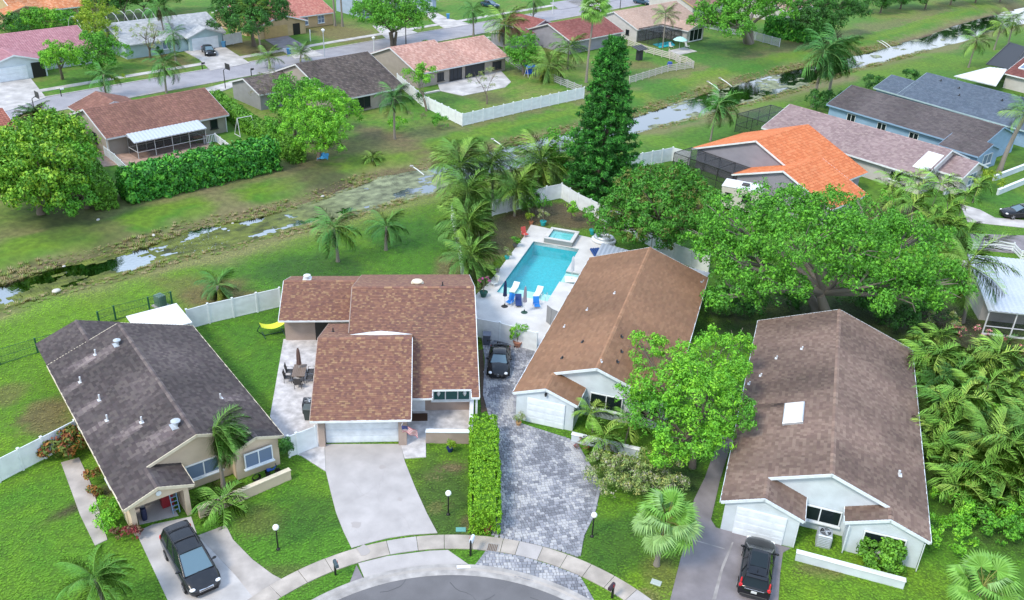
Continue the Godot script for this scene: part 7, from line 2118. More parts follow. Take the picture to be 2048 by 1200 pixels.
	for x in [-0.5, 0.4]:
		var w := Geo.new()
		w.tube([Vector3(x, 0.34, 1.02), Vector3(x, 0.34, 1.2)], [0.34, 0.34], 14)
		part("wheel", w, M.tyre, t)


# ---------------------------------------------------------------- pool yard, fences, small things
func build_pool_yard() -> void:
	var o := spot(-1.44, -73.23)
	var u := (spot(3.25, -71.84) - o).normalized()            # across the pool
	var v := Vector3(u.z, 0, -u.x)                        # along it, away from the viewer
	var P := func(x: float, d: float, y := 0.0) -> Vector3: return o + u * x + v * d + Vector3(0, y, 0)
	var W := 4.85
	var L := 12.0
	var flat2 := func(pts: Array) -> PackedVector2Array:
		var r := PackedVector2Array()
		for p in pts: r.append(Vector2(p.x, p.z))
		return r
	var deck: PackedVector2Array = flat2.call([spot(1.68, -88.95), spot(10.19, -85.25), spot(10.52, -83.59), P.call(9.0, 11.5), P.call(8.6, -4.5), spot(2.48, -63.18), spot(-0.94, -64.64), spot(-2.94, -65.29), spot(-3.54, -71.98), spot(-2.26, -74.95), spot(-1.38, -77.86), spot(1.06, -86.16)])
	var bay: PackedVector2Array = flat2.call([P.call(0, 0), P.call(W, 0), P.call(W, 4.2), P.call(W + 2.4, 4.2), P.call(W + 2.4, 6.6), P.call(W, 6.6), P.call(W, L), P.call(0, L)])
	var area := Rect2(deck[0], Vector2.ZERO)
	for q in deck: area = area.expand(q)
	paved.append([area, deck])
	var holder := Node3D.new()
	holder.name = "pool_deck"
	holder.set_meta("kind", "structure")
	add_child(holder)
	for half in [[-30.0, W * 0.5], [W * 0.5, 30.0]]:
		var mask: PackedVector2Array = flat2.call([P.call(half[0], -30), P.call(half[1], -30), P.call(half[1], 40), P.call(half[0], 40)])
		for piece in Geometry2D.intersect_polygons(deck, mask):
			for rest in Geometry2D.clip_polygons(piece, bay):
				var pts := []
				for q in rest: pts.append(Vector3(q.x, 0, q.y))
				ground_piece("deck_paving", pts, 0.06, M.pool_deck, holder, 0.4)
	# the basin
	var t := thing("swimming_pool", "rectangular turquoise swimming pool set in white paving", "pool", o)
	var B := func(x: float, d: float, y: float) -> Vector3: return u * x + v * d + Vector3(0, y, 0)
	var shell := Geo.new()
	var out := [[0.0, 0.0], [W, 0.0], [W, 4.2], [W + 2.4, 4.2], [W + 2.4, 6.6], [W, 6.6], [W, L], [0.0, L]]
	for i in out.size():
		var a: Array = out[i]
		var b: Array = out[(i + 1) % out.size()]
		shell.quad(B.call(b[0], b[1], -1.6), B.call(a[0], a[1], -1.6), B.call(a[0], a[1], 0.0), B.call(b[0], b[1], 0.0))
	shell.quad(B.call(0, 0, -1.5), B.call(W, 0, -1.5), B.call(W, L, -1.5), B.call(0, L, -1.5))
	part("basin", shell, M.pool_shell, t)
	var shelf := Geo.new()
	var bs := Basis(u, Vector3.UP, -v)
	shelf.box(B.call(W / 2, 0.85, -0.75), Vector3(W, 1.1, 1.7), bs)
	shelf.box(B.call(W + 1.2, 5.4, -0.75), Vector3(2.4, 1.1, 2.4), bs)
	shelf.box(B.call(W / 2, 1.85, -1.0), Vector3(W, 0.9, 0.3), bs)
	part("sun_shelf", shelf, mat("shelf_plaster", Color(0.42, 0.72, 0.66), 0.7), t)
	var water := Geo.new()
	var wp := PackedVector3Array()
	for a in out: wp.append(B.call(a[0], a[1], -0.1))
	water.poly(wp)
	part("water", water, M.pool_water, t)
	var rail := Geo.new()
	for x in [W - 0.55, W - 0.15]: rail.tube([B.call(x, -0.3, 0.0), B.call(x, -0.25, 0.75), B.call(x, 0.3, 0.8), B.call(x, 0.9, -0.1)], [0.025, 0.025, 0.025, 0.025], 6)
	part("hand_rail", rail, M.chrome, t)
	# raised spa
	var so := P.call(1.05, L + 0.25)
	t = thing("raised_spa", "raised square spa with stone faced walls at the far end of the pool", "spa", so)
	var sw := 3.0
	var sd := 2.6
	for e in [[sw / 2, 0.0, sw, 0.3], [sw / 2, sd, sw, 0.3], [0.15, sd / 2, 0.3, sd - 0.3], [sw - 0.15, sd / 2, 0.3, sd - 0.3]]:
		var g := Geo.new()
		g.box(u * e[0] + v * e[1] + Vector3(0, 0.28, 0), Vector3(e[2], 0.5, e[3]), bs)
		var wl := part("spa_wall", g, M.spa_tile, t)
		var c := Geo.new()
		c.box(u * e[0] + v * e[1] + Vector3(0, 0.56, 0), Vector3(e[2] + 0.06, 0.06, e[3] + 0.06), bs)
		part("coping", c, M.pool_deck, wl)
	var fl := Geo.new()
	fl.box(u * sw / 2 + v * sd / 2 + Vector3(0, 0.15, 0), Vector3(sw - 0.6, 0.1, sd - 0.3), bs)
	fl.box(u * sw / 2 + v * 2.2 + Vector3(0, 0.26, 0), Vector3(sw - 0.6, 0.12, 0.4), bs); fl.box(u * 0.5 + v * sd / 2 + Vector3(0, 0.262, 0), Vector3(0.4, 0.12, 1.5), bs); fl.box(u * (sw - 0.5) + v * sd / 2 + Vector3(0, 0.262, 0), Vector3(0.4, 0.12, 1.5), bs)
	part("spa_bench", fl, mat("spa_plaster", Color(0.16, 0.56, 0.54), 0.7), t)
	var sp := Geo.new()
	sp.box(u * sw / 2 + v * sd / 2 + Vector3(0, 0.46, 0), Vector3(sw - 0.6, 0.01, sd - 0.3), bs)
	part("water", sp, M.pool_water, t)
	# umbrellas
	closed_umbrella("navy parasol folded shut at the left side of the pool's near end", spot(-0.64, -70.55), 2.7, Color(0.01, 0.025, 0.09), Color(0.03, 0.03, 0.03))
	closed_umbrella("grey parasol folded shut beside the navy lounger", spot(1.13, -69.61), 2.7, Color(0.26, 0.25, 0.30), Color(0.02, 0.07, 0.05))
	closed_umbrella("white and navy parasol folded shut on the side ledge of the pool", P.call(W + 1.0, 4.9), 2.6, Color(0.55, 0.57, 0.6), Color(0.5, 0.5, 0.5))
	var tb := thing("ledge_table", "square white table in the shallow side ledge of the pool", "table", P.call(W + 1.0, 4.9, -0.2))
	var tg := Geo.new()
	tg.soft_box(Vector3(0, 0.35, 0), Vector3(1.3, 0.12, 1.1), 0.03)
	part("tabletop", tg, M.vinyl, tb)
	var tl := Geo.new()
	tl.box(Vector3(0, 0.14, 0), Vector3(0.5, 0.3, 0.5))
	part("pedestal", tl, M.vinyl, tb)
	lounger("navy chaise lounge on the white deck between two parasols", spot(0.61, -70.66), 0.05, Color(0.01, 0.035, 0.15), 0.35)
	lounger("white moulded lounger standing in the water, left one", P.call(1.3, 0.75, -0.2), -0.29, Color(0.75, 0.78, 0.78), 0.12)
	lounger("white moulded lounger standing in the water, right one", P.call(3.6, 0.75, -0.2), -0.29, Color(0.75, 0.78, 0.78), 0.12)
	low_chair("bright blue folding chair beside the navy parasol", spot(-0.20, -70.96), -0.5, Color(0.02, 0.22, 0.65))
	low_chair("bright blue folding chair alone right of the grey parasol", spot(2.22, -70.53), 0.2, Color(0.02, 0.22, 0.65))
	low_chair("coral red garden chair at the far left of the deck", spot(1.07, -85.79), 0.6, Color(0.55, 0.08, 0.07))
	low_chair("white wire chair beside the deck's lower left planter", spot(-1.73, -74.50), -0.8, Color(0.7, 0.72, 0.72))
	# pots
	pot("teal pot with tall thin plant behind the spa", spot(2.97, -88.96), 0.34, Color(0.02, 0.36, 0.38), "sage", 1.5)
	pot("teal pot with bushy plant at the deck's far right corner", spot(8.18, -87.17), 0.36, Color(0.02, 0.36, 0.38), "green", 1.6)
	pot("teal pot at the left deck edge, third from the near end", spot(-0.67, -80.25), 0.24, Color(0.02, 0.36, 0.36), "sage", 0.7)
	pot("dark pot at the left deck edge nearest the red chair", spot(0.07, -83.11), 0.24, Color(0.08, 0.09, 0.09), "green", 0.7)
	pot("terracotta pot with pointed plant at the far left deck corner", spot(1.68, -89.09), 0.24, Color(0.4, 0.16, 0.08), "lime", 1.0)
	pot("dark green pot with magenta bougainvillea at the main house corner", spot(-2.60, -72.25), 0.36, Color(0.02, 0.09, 0.07), "magenta", 1.5)
	pot("grey pot with dry palm plant at the left deck edge", spot(-1.50, -77.32), 0.22, Color(0.3, 0.28, 0.24), "lime", 0.9)
	# float and tarp by the mango tree
	t = thing("inflatable_raft", "white and grey inflatable raft lying under the mango tree", "raft", spot(9.22, -85.39), -0.4)
	for s in [[0.0, 0.25, 0.62], [0.0, 0.55, 0.5]]:
		var g := Geo.new()
		var pts := []
		var rr := []
		for i in 17:
			pts.append(Vector3(s[0] + 1.15 * s[2] * 1.6 * cos(TAU * i / 16), s[1], s[2] * 1.3 * sin(TAU * i / 16))); rr.append(0.2)
		g.tube(pts, rr, 8, false)
		part("tube", g, M.vinyl if s[1] < 0.4 else M.aluminium, t)
	t = thing("blue_mat", "dark blue floating mat propped at the patio cover", "pool float", spot(8.49, -82.09), 0.3)
	var mg := Geo.new()
	for i in 5: mg.tube([Vector3(-0.5 + i * 0.25, 0.1, 0.9), Vector3(-0.5 + i * 0.25, 0.35, -0.9)], [0.13, 0.13], 8)
	part("mat", mg, mat("navy_cloth", Color(0.01, 0.05, 0.2), 0.6), t)
	# corrugated patio cover behind the tan roofed house
	t = thing("patio_cover", "blue grey corrugated patio cover behind the tan roofed house", "patio cover", spot(8.98, -81.10))
	var q := t.position
	rib_roof(t, spot(8.51, -80.11, 2.3) - q, spot(18.08, -74.55, 2.3) - q, spot(16.90, -72.05, 2.5) - q, spot(7.72, -76.91, 2.5) - q, 0.4, mat("corrugated", Color(0.34, 0.38, 0.44), 0.5))
	for w in [spot(9.13, -84.89, 0), spot(13.72, -82.50, 0), spot(19.03, -79.31, 0)]:
		var lg := Geo.new()
		lg.box(Vector3(w.x, 1.1, w.z) - q, Vector3(0.1, 2.2, 0.1))
		part("post", lg, M.white_metal, t)
	# grey privacy screen near the eave
	t = thing("privacy_screen", "grey folding privacy screen standing at the tan roof's eave", "screen", spot(3.72, -67.29), 0.7)
	for i in 3:
		var g := Geo.new()
		g.box(Vector3(0, 0.85, -0.75 + i * 0.72), Vector3(0.05, 1.7, 0.68), Basis(Vector3.UP, 0.15 if i % 2 else -0.15))
		part("panel", g, M.grey_wall, t)


func closed_umbrella(label: String, at: Vector3, hg: float, cloth: Color, foot: Color) -> void:
	var t := thing("parasol", label, "parasol", at, 0.0, "folded parasols by the pool")
	var p := Geo.new()
	p.tube([Vector3.ZERO, Vector3(0, hg, 0)], [0.03, 0.025], 8)
	part("pole", p, M.white_metal, t)
	var b := Geo.new()
	b.col = foot
	b.lathe([Vector2(0.0, 0.0), Vector2(0.32, 0.0), Vector2(0.3, 0.08), Vector2(0.07, 0.14), Vector2(0.05, 0.35), Vector2(0.0, 0.36)], 14)
	part("base", b, M.plain, t)
	var c := Geo.new()
	c.col = cloth
	var n := 16
	for k in 5:
		for s in n:
			var prof := [[0.20, 0.42], [0.17, 0.55], [0.16, 0.72], [0.11, 0.9], [0.05, 0.97], [0.01, 1.0]]
			var q: Array[Vector3] = []
			for e in [[k, s], [k, s + 1], [k + 1, s + 1], [k + 1, s]]:
				var r: float = prof[e[0]][0] * (1.0 if e[1] % 2 else 0.68)
				q.append(Vector3(cos(TAU * e[1] / n) * r, hg * prof[e[0]][1], -sin(TAU * e[1] / n) * r))
			c.quad(q[0], q[1], q[2], q[3])
	part("canopy", c, M.plain, t)


func lounger(label: String, at: Vector3, turn: float, cloth: Color, back: float) -> void:
	var t := thing("lounger", label, "lounger", at, turn)
	t.scale = Vector3.ONE * 0.85
	var f := Geo.new()
	f.col = cloth
	f.soft_box(Vector3(0, 0.34, -0.35), Vector3(0.68, 0.1, 1.3), 0.03)
	part("seat", f, M.plain, t)
	var b := Geo.new()
	b.col = cloth
	b.soft_box(Vector3(0, 0.0, -0.33), Vector3(0.68, 0.1, 0.68), 0.03)
	part("backrest", b, M.plain, t, "", Transform3D(Basis(Vector3.RIGHT, back + 0.35), Vector3(0, 0.36, -0.98)))
	for s in [-0.28, 0.28]:
		for z in [0.2, -0.85]:
			var l := Geo.new()
			l.box(Vector3(s, 0.14, z), Vector3(0.05, 0.3, 0.05))
			part("leg", l, M.aluminium, t)


func low_chair(label: String, at: Vector3, turn: float, cloth: Color) -> void:
	var t := thing("garden_chair", label, "chair", at, turn)
	var f := Geo.new()
	f.col = cloth
	f.soft_box(Vector3(0, 0.34, 0), Vector3(0.55, 0.06, 0.52), 0.02)
	part("seat", f, M.plain, t)
	var b := Geo.new()
	b.col = cloth
	b.box(Vector3(0, 0.34, 0), Vector3(0.55, 0.66, 0.05))
	part("backrest", b, M.plain, t, "", Transform3D(Basis(Vector3.RIGHT, -0.3), Vector3(0, 0.36, -0.26)))
	for s in [-0.29, 0.29]:
		var l := Geo.new()
		l.tube([Vector3(s, 0, 0.3), Vector3(s, 0.55, 0.25), Vector3(s, 0.58, -0.3), Vector3(s, 0, -0.4)], [0.02, 0.02, 0.02, 0.02], 5)
		part("frame", l, M.white_metal, t)


func pot(label: String, at: Vector3, r: float, color: Color, plant: String, hg: float) -> void:
	var t := thing("potted_plant", label, "potted plant", at)
	var p := Geo.new()
	p.col = color
	p.lathe([Vector2(0.0, 0.0), Vector2(r * 0.62, 0.0), Vector2(r * 0.95, r * 1.3), Vector2(r * 1.08, r * 1.35), Vector2(r * 1.08, r * 1.55), Vector2(r * 0.92, r * 1.55), Vector2(r * 0.88, r * 1.35), Vector2(0.0, r * 1.33)], 14)
	part("pot", p, M.plain, t)
	var s := Geo.new()
	for i in 3: s.tube([Vector3(0, r * 1.2, 0), Vector3(rng.randf_range(-0.1, 0.1), r * 1.4 + hg * 0.35, rng.randf_range(-0.1, 0.1)), Vector3(rng.randf_range(-0.3, 0.3) * hg, r * 1.4 + hg * 0.75, rng.randf_range(-0.3, 0.3) * hg)], [0.025, 0.02, 0.008], 5)
	part("stem", s, M.bark, t)
	var g := Geo.new()
	foliage_lobe(g, Vector3(0, r * 1.5 + hg * 0.6, 0), hg * 0.42, sprig_sets[plant], 2.6 if hg > 1.2 else 4.0, 0.5 + hg * 0.12, 1.0, -0.7)
	part("leaves", g, M.foliage, t, "stuff")


func panel_fence(called: String, label: String, pts: Array, hg: float, m: Material, step := 1.9, style_ := "solid", skip := []) -> Node3D:
	var base: Vector3 = pts[0]
	base.y = ground_height(canal_gap(base))
	var t := thing(called, label, "fence", base)
	var post_g := Geo.new()
	post_g.box(Vector3(0, hg / 2 + 0.04, 0), Vector3(0.13, hg + 0.08, 0.13))
	var pm := post_g.mesh()
	var cap_g := Geo.new()
	cap_g.box(Vector3(0, hg + 0.095, 0), Vector3(0.17, 0.03, 0.17)); cap_g.lathe([Vector2(0.1, hg + 0.11), Vector2(0.0, hg + 0.17)], 4)
	var cm := cap_g.mesh()
	for i in pts.size() - 1:
		var a: Vector3 = pts[i]
		var b: Vector3 = pts[i + 1]
		var d := b - a
		d.y = 0
		var n := maxi(1, int(round(d.length() / step)))
		var w := d.length() / n
		var turn := atan2(-d.z, d.x)
		var g := Geo.new()
		if style_ == "solid":
			g.box(Vector3(0, hg * 0.49, 0), Vector3(w - 0.13, hg * 0.92, 0.04))
			for y in [0.08, hg - 0.06]: g.box(Vector3(0, y, 0), Vector3(w - 0.13, 0.1, 0.06))
		elif style_ == "rails":
			for y in [0.25, 0.55, 0.85, 1.15]:
				if y < hg: g.box(Vector3(0, y, 0.03), Vector3(w, 0.17, 0.04))
		elif style_ == "pickets":
			g.box(Vector3(0, 0.12, 0), Vector3(w - 0.1, 0.06, 0.05)); g.box(Vector3(0, hg - 0.05, 0), Vector3(w - 0.1, 0.06, 0.05))
		elif style_ == "wire":
			for y in [0.05, hg * 0.5, hg]: g.tube([Vector3(-w / 2, y, 0), Vector3(w / 2, y, 0)], [0.02, 0.02], 4)
			for k in 13:
				var x := -w / 2 + w * k / 12.0
				g.tube([Vector3(x, 0.05, 0), Vector3(x, hg, 0)], [0.006, 0.006], 3, false)
			for k in 10: g.tube([Vector3(-w / 2, hg * k / 10.0, 0), Vector3(w / 2, hg * k / 10.0, 0)], [0.006, 0.006], 3, false)
		var panel_mesh := g.mesh()
		var picket_mesh: ArrayMesh
		if style_ == "pickets":
			var k := Geo.new()
			k.box(Vector3(0, hg / 2, 0), Vector3(0.09, hg - 0.1, 0.03))
			picket_mesh = k.mesh()
		for j in n + 1:
			var at := a + d * j / n
			at.y = ground_height(canal_gap(at))
			if j < n or i == pts.size() - 2:
				var po := part("post", pm, m, t, "", Transform3D(Basis(Vector3.UP, turn), at - base))
				if style_ == "solid": part("post_cap", cm, m, po)
			if j < n and not (j in skip):
				var mid := a + d * (j + 0.5) / n
				mid.y = ground_height(canal_gap(mid)) + 0.03
				var pa := part("panel" if style_ in ["solid", "wire"] else "rail", panel_mesh, m, t, "", Transform3D(Basis(Vector3.UP, turn), mid - base))
				if style_ == "pickets":
					var c := int(w / 0.2)
					for k in c: part("picket", picket_mesh, m, pa, "", Transform3D(Basis(), Vector3(-w / 2 + w * (k + 0.5) / c, 0, 0)))
	return t


func build_fences() -> void:
	var grey := mat("weathered_wood", Color(0.36, 0.37, 0.38), 0.9, null)
	var green := mat("green_wire", Color(0.02, 0.10, 0.05), 0.6)
	panel_fence("vinyl_fence", "white vinyl fence from the cream house to the main house's left wing", [spot(-26.74, -64.32), spot(-25.35, -65.44), spot(-20.18, -68.78)], 1.85, M.vinyl)
	panel_fence("vinyl_fence", "white vinyl fence at the lower left beside the croton bush", [spot(-34.17, -42.92), spot(-32.17, -44.49), spot(-30.44, -47.04), spot(-29.13, -49.03)], 1.7, M.vinyl)
	panel_fence("vinyl_fence", "short white vinyl gate beside the main house's garage", [spot(-14.55, -48.24), spot(-14.06, -48.60), spot(-12.96, -49.50)], 1.75, M.vinyl, 1.5)
	panel_fence("vinyl_fence", "long white vinyl fence behind the yellowish coconut palms at the pool yard", [spot(-4.64, -74.83), spot(-5.50, -80.79), spot(-6.39, -86.52), spot(-6.88, -89.36)], 1.8, M.vinyl)
	panel_fence("vinyl_fence", "white vinyl fence along the far end of the pool yard", [spot(-2.53, -90.93), spot(0.56, -93.25), spot(3.38, -95.77), spot(5.12, -96.87), spot(6.89, -93.96), spot(9.48, -90.88), spot(12.16, -87.46), spot(15.89, -81.79), spot(18.95, -79.08)], 1.8, M.vinyl)
	panel_fence("vinyl_fence", "white vinyl fence left of the orange roofed house's screen", [spot(13.40, -107.27), spot(15.55, -108.62), spot(19.78, -111.39), spot(21.82, -109.96)], 1.8, M.vinyl)
	panel_fence("vinyl_fence", "white vinyl fence round the pink tile house's back yard", [spot(-19.62, -141.68), spot(-14.46, -130.63), spot(-7.97, -122.05), spot(0.34, -130.06), spot(9.74, -138.62)], 1.75, M.vinyl)
	panel_fence("vinyl_fence", "white vinyl gate fence at the right of the aqua house", [spot(-53.35, -162.26), spot(-51.05, -165.47)], 1.9, M.vinyl)
	# the white yard gate with black hinges behind the roadster
	var gate := panel_fence("yard_gate", "white vinyl gate with black hinges behind the black roadster", [spot(-2.89, -65.13), spot(-0.93, -64.56), spot(2.15, -63.16)], 1.8, M.vinyl, 2.1)
	for q in [spot(-2.37, -62.67, 1.4), spot(-1.63, -62.42, 1.4), spot(-0.82, -62.17, 1.4), spot(0.56, -61.67, 1.4), spot(-2.43, -64.17, 0.5), spot(-0.84, -63.66, 0.5), spot(0.57, -63.15, 0.5)]:
		var hg := Geo.new()
		hg.box(q - gate.position + Vector3(-0.05, 0, 0.12), Vector3(0.3, 0.05, 0.03)); hg.box(q - gate.position + Vector3(-0.2, 0, 0.122), Vector3(0.08, 0.16, 0.03))
		part("hinge", hg, M.black, gate)
	panel_fence("board_fence", "grey weathered board fence right of the yellow fronded palm", [spot(4.28, -148.69), spot(9.48, -141.40)], 1.3, grey, 1.8, "rails")
	panel_fence("board_fence", "grey weathered board fence behind the topiary tree", [spot(-3.27, -160.96), spot(0.00, -153.49)], 1.3, grey, 1.8, "rails")
	panel_fence("board_fence", "long pale board fence zigzagging along the canal lawn", [spot(17.74, -148.41), spot(25.33, -157.50), spot(30.24, -160.78), spot(29.46, -163.87), spot(23.04, -171.09), spot(20.14, -176.26)], 1.25, mat("pale_wood", Color(0.52, 0.48, 0.44), 0.9), 2.0, "rails")
	panel_fence("board_fence", "short board fence joining the zigzag fence near the far patio", [spot(27.04, -169.47), spot(28.24, -162.93)], 1.25, M.pale_wood, 2.0, "rails")
	panel_fence("picket_fence", "pale picket fence behind the banyan's trunk", [spot(39.24, -195.56), spot(41.96, -193.17), spot(50.36, -181.15)], 1.6, mat("pale_picket", Color(0.5, 0.54, 0.6), 0.8), 2.0, "pickets")
	panel_fence("wire_fence", "dark green wire fence behind the cream house", [spot(-40.66, -56.46), spot(-39.12, -57.84), spot(-37.11, -59.75), spot(-35.21, -61.13)], 1.3, green, 2.6, "wire")
	panel_fence("wire_fence", "dark green wire fence section at the white lanai roof", [spot(-34.13, -64.25), spot(-33.24, -65.34), spot(-31.03, -67.09), spot(-29.49, -68.21)], 1.3, green, 2.6, "wire")
	panel_fence("pool_railing", "white picket railing at the left of the brown tile house's terrace", [spot(-50.33, -104.21), spot(-48.01, -101.66), spot(-45.12, -97.98)], 1.2, M.vinyl, 1.9, "pickets")
	panel_fence("pool_railing", "white picket railing at the right of the brown tile house's terrace", [spot(-40.06, -109.91), spot(-38.94, -111.05), spot(-35.82, -107.02)], 1.1, M.vinyl, 1.9, "pickets")
	panel_fence("porch_railing", "white rail fence behind the silver metal roof", [spot(48.35, -87.45), spot(50.91, -87.96), spot(52.62, -87.51), spot(52.48, -85.44), spot(54.60, -84.48)], 1.0, M.vinyl, 2.2, "rails")
	low_wall("low_wall", "cream low wall with cap in front of the cream house", spot(-18.61, -42.05), spot(-13.98, -46.10), 0.75, M.cream_wall, M.cream_fascia)
	low_wall("low_wall", "white low wall in front of the worn roof house", spot(17.72, -40.76), spot(23.53, -38.79), 0.6, M.white_wall, M.vinyl)
	low_wall("low_wall", "white low wall under the palms at the tan roofed house", spot(4.63, -51.43), spot(9.26, -49.95), 0.65, M.white_wall, M.vinyl)
	low_wall("low_wall", "taupe low wall with white cap before the main house's porch", spot(-5.57, -50.59), spot(-2.54, -50.74), 0.95, M.taupe_wall, M.vinyl, 0.3)
	low_wall("low_wall", "short taupe wall closing the porch's right side", spot(-2.47, -50.81), spot(-2.62, -54.51), 0.95, M.taupe_wall, M.vinyl, 0.2)
	low_wall("low_wall", "white low wall beside the mauve grey house", spot(51.71, -103.38), spot(57.56, -108.10), 0.7, M.white_wall, M.vinyl)
	low_wall("low_wall", "long white low wall below the charcoal roofed house", spot(60.29, -109.13), spot(67.38, -114.76), 0.7, M.white_wall, M.vinyl)
	low_wall("low_wall", "second white low wall nearer the lawn at the right edge", spot(58.56, -104.18), spot(65.41, -109.75), 0.7, M.white_wall, M.vinyl)


func globe_lamp(label: String, at: Vector3) -> void:
	var t := thing("globe_lamp", label, "lamp post", at, 0.0, "globe lamps on the front lawns")
	var p := Geo.new()
	p.lathe([Vector2(0.13, 0.0), Vector2(0.1, 0.08), Vector2(0.05, 0.14), Vector2(0.045, 1.45), Vector2(0.09, 1.5), Vector2(0.09, 1.56), Vector2(0.0, 1.57)], 10)
	part("post", p, M.black, t)
	var g := Geo.new()
	g.ball(Vector3(0, 1.72, 0), Vector3(0.19, 0.19, 0.19), 10, 14)
	part("globe", g, mat("globe_glass", Color(0.85, 0.86, 0.86), 0.25) if not M.has("globe_glass") else M.globe_glass, t)


func mailbox(label: String, at: Vector3, turn: float, color: Color) -> void:
	var t := thing("mailbox", label, "mailbox", at, turn)
	var p := Geo.new()
	p.box(Vector3(0, 0.55, 0), Vector3(0.11, 1.1, 0.11)); p.box(Vector3(0, 0.95, 0.16), Vector3(0.07, 0.07, 0.4))
	p.lathe([Vector2(0.07, 1.1), Vector2(0.05, 1.2), Vector2(0.0, 1.24)], 6)
	part("post", p, M.black, t)
	var b := Geo.new()
	b.col = color
	var outline := PackedVector3Array([Vector3(-0.1, 0.98, 0.5), Vector3(0.1, 0.98, 0.5)])
	for i in 7: outline.append(Vector3(0.1 * cos(PI * i / 6), 1.13 + 0.1 * sin(PI * i / 6), 0.5))
	b.slab(outline, Vector3(0, 0, 0.52))
	part("box", b, M.plain, t)
	var f := Geo.new()
	f.box(Vector3(0.115, 1.15, 0.2), Vector3(0.015, 0.2, 0.05))
	part("flag", f, M.red_lens, t)


func bin(label: String, at: Vector3, color: Color, lid: Color, turn := 0.0) -> void:
	var t := thing("wheeled_bin", label, "bin", at, turn)
	var b := Geo.new()
	b.col = color
	var p := [[0.24, 0.0], [0.32, 1.0]]
	var c := [Vector3(-1, 0, 1), Vector3(1, 0, 1), Vector3(1, 0, -1), Vector3(-1, 0, -1)]
	for i in 4:
		var a: Vector3 = c[i]
		var d: Vector3 = c[(i + 1) % 4]
		b.quad(a * p[0][0], d * p[0][0], d * p[1][0] + Vector3(0, 1, 0), a * p[1][0] + Vector3(0, 1, 0))
	part("body", b, M.plain, t)
	var l := Geo.new()
	l.col = lid
	l.soft_box(Vector3(0, 1.04, 0), Vector3(0.7, 0.08, 0.74), 0.03)
	l.tube([Vector3(-0.25, 1.02, -0.4), Vector3(0.25, 1.02, -0.4)], [0.025, 0.025], 5)
	part("lid", l, M.plain, t)
	for s in [-0.26, 0.26]:
		var w := Geo.new()
		w.tube([Vector3(s - 0.03, 0.12, -0.26), Vector3(s + 0.03, 0.12, -0.26)], [0.12, 0.12], 10)
		part("wheel", w, M.tyre, t)


func air_conditioner(label: String, at: Vector3, turn: float, s: float, hg: float, m: Material) -> void:
	var t := thing("air_conditioner", label, "air conditioner", at, turn)
	var b := Geo.new()
	b.soft_box(Vector3(0, hg / 2, 0), Vector3(s, hg, s), 0.05)
	part("casing", b, m, t)
	for side in 4:
		for k in 6:
			var g := Geo.new()
			var bs := Basis(Vector3.UP, side * PI / 2)
			g.box(bs * Vector3(0, 0.12 + k * (hg - 0.2) / 6, s / 2 + 0.01), Vector3(s * 0.9, 0.05, 0.03), bs)
			part("louvre", g, m, t)
	var r := Geo.new()
	r.tube([Vector3(0, hg + 0.003, 0), Vector3(0, hg + 0.012, 0)], [s * 0.4, s * 0.4], 18)
	part("fan_opening", r, M.black, t)
	var f := Geo.new()
	for k in 4: f.box(Basis(Vector3.UP, k * PI / 2 + 0.4) * Vector3(s * 0.18, hg + 0.03, 0), Vector3(s * 0.34, 0.012, 0.1), Basis(Vector3.UP, k * PI / 2 + 0.4) * Basis(Vector3.RIGHT, 0.4))
	for k in 3:
		var pts := []
		var rr := []
		for i in 17:
			pts.append(Vector3(cos(TAU * i / 16), 0, sin(TAU * i / 16)) * s * (0.14 + 0.12 * k) + Vector3(0, hg + 0.05, 0)); rr.append(0.008)
		f.tube(pts, rr, 4, false)
	part("fan_grille", f, M.aluminium, t)


func hoop(label: String, at: Vector3, turn: float) -> void:
	var t := thing("basketball_hoop", label, "basketball hoop", at, turn, "basketball hoops along the far street")
	var p := Geo.new()
	p.tube([Vector3.ZERO, Vector3(0, 2.9, 0), Vector3(0, 3.2, 0.6)], [0.07, 0.06, 0.05], 7)
	part("pole", p, M.dark_metal, t)
	var b := Geo.new()
	b.box(Vector3(0, 3.3, 0.7), Vector3(1.3, 0.9, 0.05))
	part("backboard", b, M.dark_metal, t)
	var r := Geo.new()
	var pts := []
	var rr := []
	for i in 13:
		pts.append(Vector3(0.22 * cos(TAU * i / 12), 3.02, 0.98 + 0.22 * sin(TAU * i / 12))); rr.append(0.015)
	r.tube(pts, rr, 4, false)
	part("rim", r, M.red_lens, t)


func street_light(label: String, at: Vector3, hg: float, m: String) -> void:
	var t := thing("street_light", label, "street light", at, 0.0, "street lights along the far street")
	var p := Geo.new()
	p.tube([Vector3.ZERO, Vector3(0, hg, 0)], [0.1, 0.06], 8)
	part("pole", p, M[m], t)
	var l := Geo.new()
	l.lathe([Vector2(0.1, hg), Vector2(0.28, hg + 0.35), Vector2(0.34, hg + 0.42), Vector2(0.12, hg + 0.62), Vector2(0.0, hg + 0.66)], 8)
	part("lantern", l, M.vinyl if m != "dark_metal" else M.dark_metal, t)


